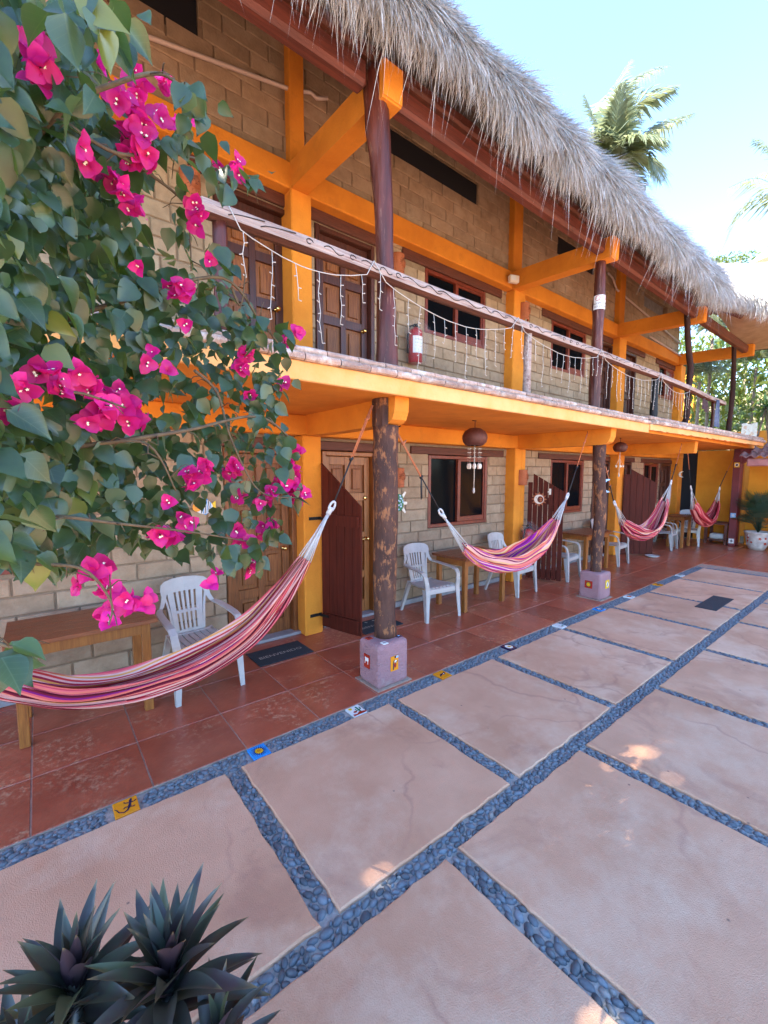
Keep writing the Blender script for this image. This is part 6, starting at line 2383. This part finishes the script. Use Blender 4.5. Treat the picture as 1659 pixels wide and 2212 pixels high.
# stems and twigs
tb = MB()
stems = [[(-260, 900, 1.5), (-60, 800, 1.3), (120, 700, 1.25), (300, 640, 1.35), (480, 600, 1.5), (560, 690, 1.65), (600, 740, 1.72)],
         [(-260, 700, 1.4), (-40, 450, 1.2), (120, 250, 1.05), (250, 180, 1.05), (350, 160, 1.1), (410, 210, 1.15)],
         [(-200, 300, 1.1), (40, 120, 0.95), (160, 30, 0.92), (215, 50, 0.92)],
         [(-260, 1000, 1.4), (0, 980, 1.15), (200, 960, 1.15), (400, 930, 1.35), (560, 900, 1.6), (640, 960, 1.75)],
         [(-260, 1100, 1.3), (60, 1110, 1.0), (250, 1130, 1.05), (420, 1150, 1.35), (540, 1170, 1.6)],
         [(120, 250, 1.05), (250, 330, 1.15), (350, 330, 1.28), (430, 345, 1.4), (500, 385, 1.46), (552, 392, 1.5)],
         [(250, 330, 1.15), (330, 380, 1.3), (400, 440, 1.42), (410, 500, 1.45), (413, 585, 1.47)],
         [(200, 960, 1.15), (320, 960, 1.2), (380, 1060, 1.3)], [(60, 700, 1.1), (90, 830, 0.95), (180, 850, 1.0), (270, 880, 1.1)],
         [(-100, 1180, 0.95), (60, 1215, 0.95), (180, 1230, 1.0), (240, 1300, 1.05), (235, 1350, 1.05)], [(-80, 1350, 0.85), (0, 1390, 0.84), (50, 1400, 0.86)],
         [(420, 800, 1.4), (470, 850, 1.5), (500, 950, 1.55), (560, 1060, 1.65), (640, 1075, 1.75)], [(500, 620, 1.55), (520, 660, 1.58), (530, 590, 1.55)]]
for k, s_ in enumerate(stems):
    P = catmull([tuple(at(*q)) for q in s_], 6)
    n = len(P)
    r0 = 0.009 if k in (0, 1, 3) else 0.0045
    tb.tube(P, [r0 * (1 - 0.75 * i / n) + 0.0009 for i in range(n)], 6)
    for i in range(2, n - 1, 2):
        a = Vector(P[i])
        dv = Vector((R.gauss(0, 1), R.gauss(0, 1), R.gauss(0, 0.8))).normalized() * R.uniform(0.02, 0.09)
        tb.tube([a, a + dv * 0.6 + Vector((0, 0, 0.004)), a + dv + Vector((0, 0, -0.01))], [0.0022, 0.0016, 0.0008], 4)
tb.build('stem', TWIG, bush)
tr_ = MB()
tr_.tube([(-1.4, 1.7, 0), (-1.35, 1.7, 0.8), (-1.2, 1.6, 1.6), at(-260, 900, 1.5)], [0.05, 0.04, 0.03, 0.02], 8)
tr_.tube([(-1.2, 1.6, 1.6), at(-260, 700, 1.4), at(-200, 300, 1.1)], [0.03, 0.015, 0.01], 8)
tr_.build('trunk', TWIG, bush)

# ------------------------------------------------------------------ boat lily in the foreground
def lance(wid, fold, droop, nseg=7):
    return leaf_shape(wid, nseg, fold, droop, [(0, 0.75), (0.15, 0.92), (0.35, 1.0), (0.6, 0.80), (0.8, 0.48), (0.93, 0.17), (1, 0.0)])


lm = []
for k in range(5):
    v_, f_ = lance(0.21 + 0.015 * k, 0.30, 0.04 + 0.13 * k)
    v_[:, 0] += 0.012 * np.sin(v_[:, 1] * 5 + k)
    lm.append(MB().add([tuple(q) for q in v_], [tuple(q) for q in f_], 0, True).mesh('leaf', RHOEO, None, False))


def rosette(c, n, L0, lab, seed, drop):
    q = random.Random(seed)
    t = thing('boat_lily', lab, 'plant', (c.x * 0.7, 0.38, 0.40), 0, 'boat lilies in the foreground')
    w0 = wloc(t)
    for k in range(n):
        u = k / (n - 1)
        az = k * 2.39996 + q.uniform(-0.25, 0.25)
        el = math.radians(np.interp(u, [0, 0.3, 0.7, 1], [85, 66, 36, -6]) + q.uniform(-8, 8))
        d = Vector((math.cos(az) * math.cos(el), math.sin(az) * math.cos(el), math.sin(el)))
        nn = Vector((-math.cos(az) * math.sin(el), -math.sin(az) * math.sin(el), math.cos(el)))
        L = L0 * np.interp(u, [0, 0.25, 0.6, 1], [0.62, 0.92, 1.05, 0.9]) * q.uniform(0.88, 1.12)
        base = c + Vector((math.cos(az) * 0.012, math.sin(az) * 0.012, 0.015 - 0.16 * u))
        o = link('leaf', lm[min(4, int(q.uniform(0, 2) + u * 3))], t)
        o.matrix_local = Matrix.Translation(base - w0) @ (frame(d, nn) @ Matrix.Rotation(q.gauss(0, 0.25), 3, 'Y') * L).to_4x4()
    b = MB()
    b.tube([Vector((c.x * 0.7, 0.38, 0.40)), c * 0.5 + Vector((c.x * 0.35, 0.2, 0.16)), c - Vector((0, 0, 0.10)), c], [0.022, 0.02, 0.018, 0.016], 8)
    b.build('stem', RHOEO, t)
    return t


rosette(at(160, 2115, 1.12), 44, 0.215, 'dark purple green boat lily rosette at the bottom left corner', 1, 0.45)
rosette(at(362, 2095, 1.12), 50, 0.225, 'larger boat lily rosette just right of the corner one, tips standing up', 2, 0.45)
rosette(at(470, 2235, 1.10), 18, 0.17, 'low boat lily rosette at the bottom edge, right of the other two', 3, 0.35)
rosette(at(40, 2265, 1.05), 16, 0.16, 'low boat lily leaves cut by the bottom left corner', 4, 0.3)
b = MB()
b.box(-0.45, 0.55, 0.16, 0.52, 0.0, 0.40, bev=0.02)
tag(b.build('planter_box', PLINTH), 'mauve cement planter below the frame that holds the boat lilies', 'planter')

# ------------------------------------------------------------------ potted fan palm
def fan(b, c, d, L, n=16, spread=2.6, q=random):
    d = Vector(d).normalized()
    sd = d.cross(Vector((0, 0, 1)))
    sd = sd.normalized() if sd.length > 1e-3 else Vector((1, 0, 0))
    for k in range(n):
        a = -spread / 2 + spread * k / (n - 1)
        e_ = d * math.cos(a) + sd * math.sin(a)
        up = sd.cross(d)
        l = L * (0.75 + 0.25 * math.cos(a)) * q.uniform(0.9, 1.1)
        w_ = L * 0.035
        pr_ = e_.cross(up).normalized() * w_
        m = c + e_ * l * 0.55 + up * 0.0
        tip = c + e_ * l - Vector((0, 0, 1)) * l * q.uniform(0.05, 0.2)
        o = len(b.v)
        b.add([c, m - pr_, m + pr_, tip], [(0, 1, 2), (1, 3, 2)])


def potted(x, y, lab, potlab, seed, H):
    q = random.Random(seed)
    t = thing('flower_pot', potlab, 'pot', (x, y, 0), 0, 'painted pots by the yellow wall')
    b = MB()
    b.lathe([(0.15, 0.0), (0.20, 0.12), (0.235, 0.30), (0.25, 0.40), (0.27, 0.42), (0.265, 0.45), (0.23, 0.44), (0.23, 0.40), (0.0, 0.39)], (x, y, 0), 22)
    b.build('pot_body', mat('painted_white_pot_%d' % seed, (0.55, 0.50, 0.44), (0.36, 0.30, 0.26), 9, 0.5, 0.1, 30), t)
    b = MB()
    for k in range(9):
        a0, zz = pi + q.uniform(-1.0, 1.2), q.uniform(0.1, 0.36)
        rr_ = np.interp(zz, [0, 0.12, 0.30, 0.40], [0.15, 0.20, 0.235, 0.25]) + 0.002
        b.prism(star(0, 0, q.uniform(0.025, 0.05), 0.02, 6, q.random()), lambda a, c, h: (x + math.cos(a0 + a / rr_) * (rr_ + h), y + math.sin(a0 + a / rr_) * (rr_ + h), zz + c), 0.003, q.choice((0, 0, 1, 2)))
    b.build('painted_flower', [G_RD, G_OR, G_WH], t)
    t = thing('fan_palm', lab, 'plant', (x, y, 0.42), 0, 'fan palms in pots')
    for k in range(34):
        a0 = q.uniform(0, 2 * pi)
        el = q.uniform(0.0, 1.4) if k > 4 else q.uniform(1.0, 1.5)
        r_ = q.uniform(0.2, 0.5) * (H / 1.1)
        c = Vector((x, y, 0.45 + q.uniform(0, 0.35) * H)) + Vector((math.cos(a0) * math.cos(el), math.sin(a0) * math.cos(el), math.sin(el) * 1.2)) * r_
        b = MB()
        fan(b, c, c - Vector((x, y, 0.55)), q.uniform(0.30, 0.42), 18, 2.9, q)
        b.tube([(x, y, 0.42), (Vector((x, y, 0.5)) + c) / 2 + Vector((0, 0, 0.05)), c], 0.006, 4)
        b.build('frond', FANG, t, recalc=False)


potted(13.62, 2.40, 'dark green fan palm in the painted white pot by the maroon pillar', 'white pot painted with red flowers, standing by the maroon pillar', 5, 1.1)
potted(13.7, 1.75, 'second fan palm cut by the right edge', 'second painted pot mostly outside the right edge', 6, 0.9)

# ------------------------------------------------------------------ feather palms
def frond_arrays(P, L, n, q, droop=0.5, wid=0.048):
    """rachis points P (smooth), leaflets of length L both sides"""
    P = [Vector(p) for p in P]
    V, F = [], []
    m = len(P) - 1
    for k in range(n):
        u = 0.08 + 0.92 * k / (n - 1)
        f = u * m
        i = min(int(f), m - 1)
        p = P[i].lerp(P[i + 1], f - i)
        d = (P[min(i + 1, m)] - P[i]).normalized()
        sd = d.cross(Vector((0, 0, 1)))
        sd = sd.normalized() if sd.length > 1e-3 else Vector((1, 0, 0))
        l = L * abs(math.sin(pi * min(1, 0.18 + u * 0.82))) ** 0.6 * (0.35 + 0.65 * max(0.0, 1 - u) ** 0.3) * q.uniform(0.85, 1.12)
        for sg in (-1, 1):
            e_ = (sd * sg * (1.0 - 0.45 * u) + d * (0.45 + 0.9 * u) + Vector((0, 0, q.gauss(0.05, 0.14)))).normalized()
            m1 = p + e_ * l * 0.5 - Vector((0, 0, 1)) * l * droop * 0.15
            t1 = p + e_ * l - Vector((0, 0, 1)) * l * droop * q.uniform(0.6, 1.2)
            w_ = d * (wid * l)
            o = len(V)
            V += [p - w_ * 0.5, p + w_ * 0.5, m1 - w_, m1 + w_, t1]
            F += [(o, o + 1, o + 3), (o, o + 3, o + 2), (o + 2, o + 3, o + 4)]
    # rachis as a thin ribbon pair
    for i in range(m):
        o = len(V)
        s_ = 0.014 * L * (1.4 - i / m)
        V += [P[i] + Vector((0, 0, s_)), P[i] - Vector((0, 0, s_)), P[i + 1] - Vector((0, 0, s_)), P[i + 1] + Vector((0, 0, s_))]
        F += [(o, o + 1, o + 2), (o, o + 2, o + 3)]
    return np.array([tuple(v) for v in V]), np.array(F)


def palm(c, d, fr, lab, seed, L=0.75, n=64, base=None, droop=0.5, group='coconut palms beyond the roof', m=None, tr=0.2):
    q = random.Random(seed)
    C = at(*c, d)
    g0 = Vector((C.x + 0.6, C.y + 0.3, 0)) if base is None else Vector(base)
    t = thing('coconut_palm', lab, 'palm tree', tuple(g0), 0, group)
    MB().tube([g0, g0.lerp(C, 0.5) + Vector((0.25, 0, 0)), C + Vector((0, 0, -0.2))], [tr, tr * 0.7, tr * 0.55], 9).build('trunk', PALMT, t)
    for i, (mid, tip, dm, dt) in enumerate(fr):
        A, B_ = at(*mid, d + dm), at(*tip, d + dt)
        P = catmull([tuple(C), tuple(A), tuple(B_)], 7)
        V, F = frond_arrays(P, L, n, q, droop)
        npmesh('frond', V, F, m or PALMG, False, t)
    return t


palm((1328, 352), 20, [((1318, 225), (1362, 128), 0.3, 0.8), ((1345, 195), (1448, 138), 0.6, 1.4), ((1368, 235), (1462, 186), -0.5, -1.2), ((1400, 285), (1498, 245), 0.2, 0.5), ((1395, 335), (1432, 392), -0.8, -1.5),
                        ((1290, 270), (1264, 205), 0.3, 0.6), ((1300, 310), (1262, 285), -0.7, -1.6), ((1355, 372), (1396, 402), 1.0, 1.6), ((1345, 290), (1400, 215), 1.5, 2.6), ((1310, 390), (1290, 420), -0.5, -1.0), ((1330, 280), (1345, 180), -1.3, -2.2), ((1370, 300), (1440, 300), -1.4, -2.5)],
     'coconut palm with wind blown fronds rising above the thatched roof', 31, 1.5, 84)
palm((1715, 430), 15, [((1615, 440), (1556, 545), 0.2, 0.6), ((1640, 385), (1575, 405), -0.6, -1.2), ((1670, 330), (1628, 300), 0.5, 0.8), ((1830, 360), (1900, 420), 0.3, 0.6), ((1800, 320), (1850, 260), -0.4, -1.0), ((1700, 470), (1640, 560), 1.2, 1.8)],
     'coconut palm whose fronds reach in from the right edge', 32, 0.85, 44)

# ------------------------------------------------------------------ sunlit growth behind the terrace
def leafcloud(n, fn, lmin, lmax, seed, wid=0.3, name='jungle', m=None, lab=None):
    Q = np.random.default_rng(seed)
    p = np.array([fn(Q) for _ in range(n)])
    d = Q.normal(0, 1, (n, 3)) + np.array([0, 0, -0.5])
    d /= np.linalg.norm(d, axis=1)[:, None]
    s_ = np.cross(d, Q.normal(0, 1, (n, 3)))
    s_ /= np.linalg.norm(s_, axis=1)[:, None]
    l = Q.uniform(lmin, lmax, n)[:, None]
    h = s_ * l * wid * 0.5
    V = np.stack([p, p + d * l * 0.45 - h, p + d * l * 0.45 + h, p + d * l - np.array([0, 0, 1]) * l * 0.15], 1).reshape(-1, 3)
    F = (np.array([(0, 1, 2), (1, 3, 2)])[None] + 4 * np.arange(n)[:, None, None]).reshape(-1, 3)
    return npmesh(name, V, F, m or [JUNG, JUNGD], False, None, np.repeat(Q.integers(0, 5, n) == 0, 2).astype(int))


hill = MB()
hill.grid(lambda u, v: (18.5 + 24 * u, -14 + 40 * v, -0.05 + 8.0 * u ** 0.8 + 0.6 * mnoise.noise(Vector((u * 5, v * 7, 0))) * u), 16, 26)
tag(hill.build('hillside', EARTH), kind='structure')


def jf(Q):
    while True:
        x, y = Q.uniform(16.5, 25), Q.uniform(-3, 8.5)
        top = 5.6 + (x - 16.5) * 0.45 + 1.3 * mnoise.noise(Vector((x * 0.6, y * 0.6, 3)))
        z = Q.uniform(max(0, (x - 19) * 0.35), top)
        if y < 3.8 and x < 17.2:
            continue
        if 5.6 < y < 7.6 and x < 20.2 and z > 3.2:
            continue
        return (x, y, z)


tag(leafcloud(26000, jf, 0.14, 0.42, 5), kind='stuff')
for c, d, lab, sd in (((1540, 715), 13.2, 'feathery palm seen under the far eave, left of the thin end post', 41), ((1635, 780), 13.8, 'yellow green palm in the sunlit growth right of the thin end post', 42), ((1512, 810), 13.0, 'low palm behind the far corner of the handrail', 43)):
    fr = []
    q = random.Random(sd)
    for k in range(12):
        a = q.uniform(0, 2 * pi)
        r_ = q.uniform(60, 105)
        mx_, my_ = c[0] + math.cos(a) * r_ * 0.5, c[1] - abs(math.sin(a)) * r_ * 0.45 - 10
        fr.append(((mx_, my_), (c[0] + math.cos(a) * r_, my_ + q.uniform(15, 70)), q.uniform(-0.6, 0.6), q.uniform(-1.2, 1.2)))
    palm(c, d, fr, lab, sd, 0.55, 30, None, 0.6, 'palms in the growth behind the terrace', None, 0.07)

# yellow house wall seen through the far upper window, parapet and washing to the right
hw_ = thing('neighbour_house', 'sunlit yellow house wall seen through the far upper window', 'house', (20.3, 6.8, 0))
MB().box(20.0, 20.3, 5.75, 7.5, 0, 6.0).build('wall_panel', YELLOW, hw_)
bl = MB()
for k in range(7):
    y = 5.85 + 0.19 * k
    bl.tube([(19.6, y, 4.05), (19.6, y, 4.65)], 0.03, 6)
bl.box(19.55, 19.65, 5.75, 7.1, 4.66, 4.74)
bl.build('balustrade', LABELW, hw_)
pw = thing('parapet_wall', 'orange parapet wall at the right edge with washing hung over it', 'wall', (16.3, 1, 0))
MB().box(16.2, 16.4, -4, 3.62, 0, 3.08, bev=0.02).build('wall_panel', ORANGE, pw)
tw = MB()
tw.grid(lambda u, v: (16.17 - 0.01 * math.sin(v * 20), 3.40 - 0.36 * v + 0.01 * u, 3.30 - 0.95 * u + 0.02 * math.sin(v * 9)), 6, 14)
tag(tw.build('white_sheet', mat('patterned_sheet', (0.80, 0.76, 0.68), (0.72, 0.50, 0.36), 9, 0.9, lo=0.55, hi=0.6)), 'white patterned sheet hung out to dry on the parapet', 'sheet')
# yucca on a thin stem
t = thing('yucca', 'dark spiky yucca with two thin stems at the right edge above the tiled roof', 'plant', (15.5, 2.75, 0))
q = random.Random(8)
yc = atX(1655, 880, 15.5)
b = MB()
for dx in (-0.05, 0.08):
    b.tube([(15.5, yc.y + dx, 0), (15.5, yc.y + dx * 2.0, yc.z * 0.75), (15.5, yc.y, yc.z)], 0.022, 6)
b.build('stem', PALMT, t)
b = MB()
for k in range(60):
    d = Vector((q.gauss(0, 1), q.gauss(0, 1), q.gauss(0.1, 0.8))).normalized()
    L = q.uniform(0.35, 0.6)
    s_ = d.cross(Vector((0, 0, 1))).normalized() * 0.015
    m1 = yc + d * L * 0.55
    tip = yc + d * L - Vector((0, 0, L * 0.45))
    b.add([yc - s_, yc + s_, m1 - s_, m1 + s_, tip], [(0, 1, 3, 2), (2, 3, 4)])
b.build('crown', JUNGD, t, recalc=False)

# small tiled roof at the right edge
t = thing('tiled_canopy', 'small canopy of wavy grey red tiles with a pink fascia at the right edge', 'canopy', (13.0, 1.2, 0))
A = Vector((12.55, 2.645, 2.255))
for j in range(5):
    x0, z0 = 12.55 + 0.19 * j, 2.235 + 0.105 * j
    y1 = 2.645 - 0.17 * j
    k = 0
    while y1 - 0.16 * k > -0.3:
        ya, yb = y1 - 0.16 * k, y1 - 0.16 * (k + 1)
        c = MB()
        c.grid(lambda u, v: (x0 + 0.235 * v, ya + (yb - ya) * u, z0 + 0.105 * v + 0.028 * math.sin(2 * pi * u) + (0.02 if v < 0.5 else 0.0)), 8, 1)
        c.grid(lambda u, v: (x0 + 0.001, ya + (yb - ya) * u, z0 + 0.028 * math.sin(2 * pi * u) + 0.02 - 0.028 * v), 8, 1)
        c.build('roof_tile', ROOFT, t, recalc=False)
        k += 1
b = MB()
b.box(12.62, 12.8, -0.3, 2.52, 2.02, 2.19, bev=0.02)
b.build('fascia', PINKF, t)
b = MB()
for y in (0.6, -0.2):
    b.box(12.65, 12.78, y, y + 0.13, 0, 2.02)
b.build('post', PINKF, t)

# far thatched peak and tree tops over the roof
t = thing('far_thatched_roof', 'small thatched roof peak poking up at the right edge', 'roof', tuple(at(1700, 560, 26)))
pk = at(1712, 492, 26)
b = MB()
b.lathe([(2.6, -2.2), (1.6, -1.35), (0.75, -0.6), (0.1, 0.0)], pk, 22, 0, True, False)
b.build('thatch', BLADE, t, recalc=False)
for k, (px, py, s_) in enumerate(((1548, 552, 0.9), (1600, 545, 1.1), (1628, 560, 0.9))):
    c = at(px, py + 12, 38)
    Q = np.random.default_rng(60 + k)
    o = leafcloud(260, lambda Q, c=c, s_=s_: tuple(c + Vector((Q.normal(0, 0.55), Q.normal(0, 0.55), Q.normal(0, 0.22))) * s_), 0.2, 0.5, 60 + k, 0.3, 'crown')
    tt = thing('distant_tree', 'distant tree top just above the far thatch, %s' % ('left of the others', 'the middle one', 'nearest the right edge')[k], 'tree', (c.x, c.y, 0), 0, 'distant tree tops')
    o.parent = tt
    o.location = -Vector((c.x, c.y, 0))
    MB().tube([(c.x, c.y, 0), c], [0.2, 0.08], 7).build('trunk', PALMT, tt)

# ------------------------------------------------------------------ unseen tree beyond the left edge, crown shaped to shade the courtyard
DAP = [(1.91, 1.05, 0.115), (2.36, 0.76, 0.10), (2.88, 1.05, 0.09), (3.06, 1.03, 0.095), (2.74, 1.09, 0.09), (2.88, 0.79, 0.11), (2.42, 1.07, 0.10), (1.14, 1.44, 0.085)]
HOLES = [(Vector((x, y, 0)), r) for x, y, r in DAP]  # gaps cut in the crown along sun rays to leave sun spots
CV = []
Q = random.Random(77)
for lay in range(5):
    sp = 0.19
    x = -3.0
    while x < 13.2:
        y = -0.15
        ymax = 1.8 if x < 8 else 2.2
        while y < ymax:
            gx, gy = x + Q.uniform(-0.09, 0.09), y + Q.uniform(-0.09, 0.09)
            hgt = 8.2 + 0.22 * (gx + 3) + 0.45 * lay + Q.uniform(-0.25, 0.25)
            p = Vector((gx, gy, 0)) + SUN * (hgt / SUN.z)
            ok = True
            for hp, hr in HOLES:
                e_ = p - hp
                if (e_ - SUN * e_.dot(SUN)).length < hr:
                    ok = False
                    break
            if ok and not inview(p, 12):
                CV.append(p)
            y += sp
        x += sp
n = len(CV)
P = np.array([tuple(p) for p in CV])
Qn = np.random.default_rng(4)
nn = np.array(SUN)[None] + Qn.normal(0, 0.35, (n, 3))
nn /= np.linalg.norm(nn, axis=1)[:, None]
d = np.cross(nn, Qn.normal(0, 1, (n, 3)))
d /= np.linalg.norm(d, axis=1)[:, None]
s_ = np.cross(nn, d)
L = Qn.uniform(0.26, 0.36, n)[:, None]
P0 = P - d * L * 0.5
V = np.stack([P0, P0 + d * L * 0.4 - s_ * L * 0.38, P0 + d * L * 0.4 + s_ * L * 0.38, P0 + d * L], 1).reshape(-1, 3)
F = (np.array([(0, 1, 2), (1, 3, 2)])[None] + 4 * np.arange(n)[:, None, None]).reshape(-1, 3)
shade = thing('shade_tree', 'unseen leafy tree beyond the left edge, crown shaped to shade the courtyard', 'tree', (-10.5, -2.6, 0))
npmesh('crown', V, F, JUNGD, False, shade)
b = MB()
b.tube([(-10.5, -2.6, 0), (-10.3, -2.2, 3.5), (-9.6, -0.8, 6.8), (-8.0, 1.0, 8.6)], [0.42, 0.34, 0.26, 0.16], 10)
cl = [Vector((x, 0.7, 0)) + SUN * ((8.7 + 0.22 * (x + 3)) / SUN.z) for x in (-2, 1, 4, 7, 10, 12.5)]
b.tube([(-8.0, 1.0, 8.6)] + [tuple(p) for p in cl], [0.16, 0.14, 0.12, 0.10, 0.07, 0.05, 0.02], 8)
b.build('trunk', PALMT, shade)
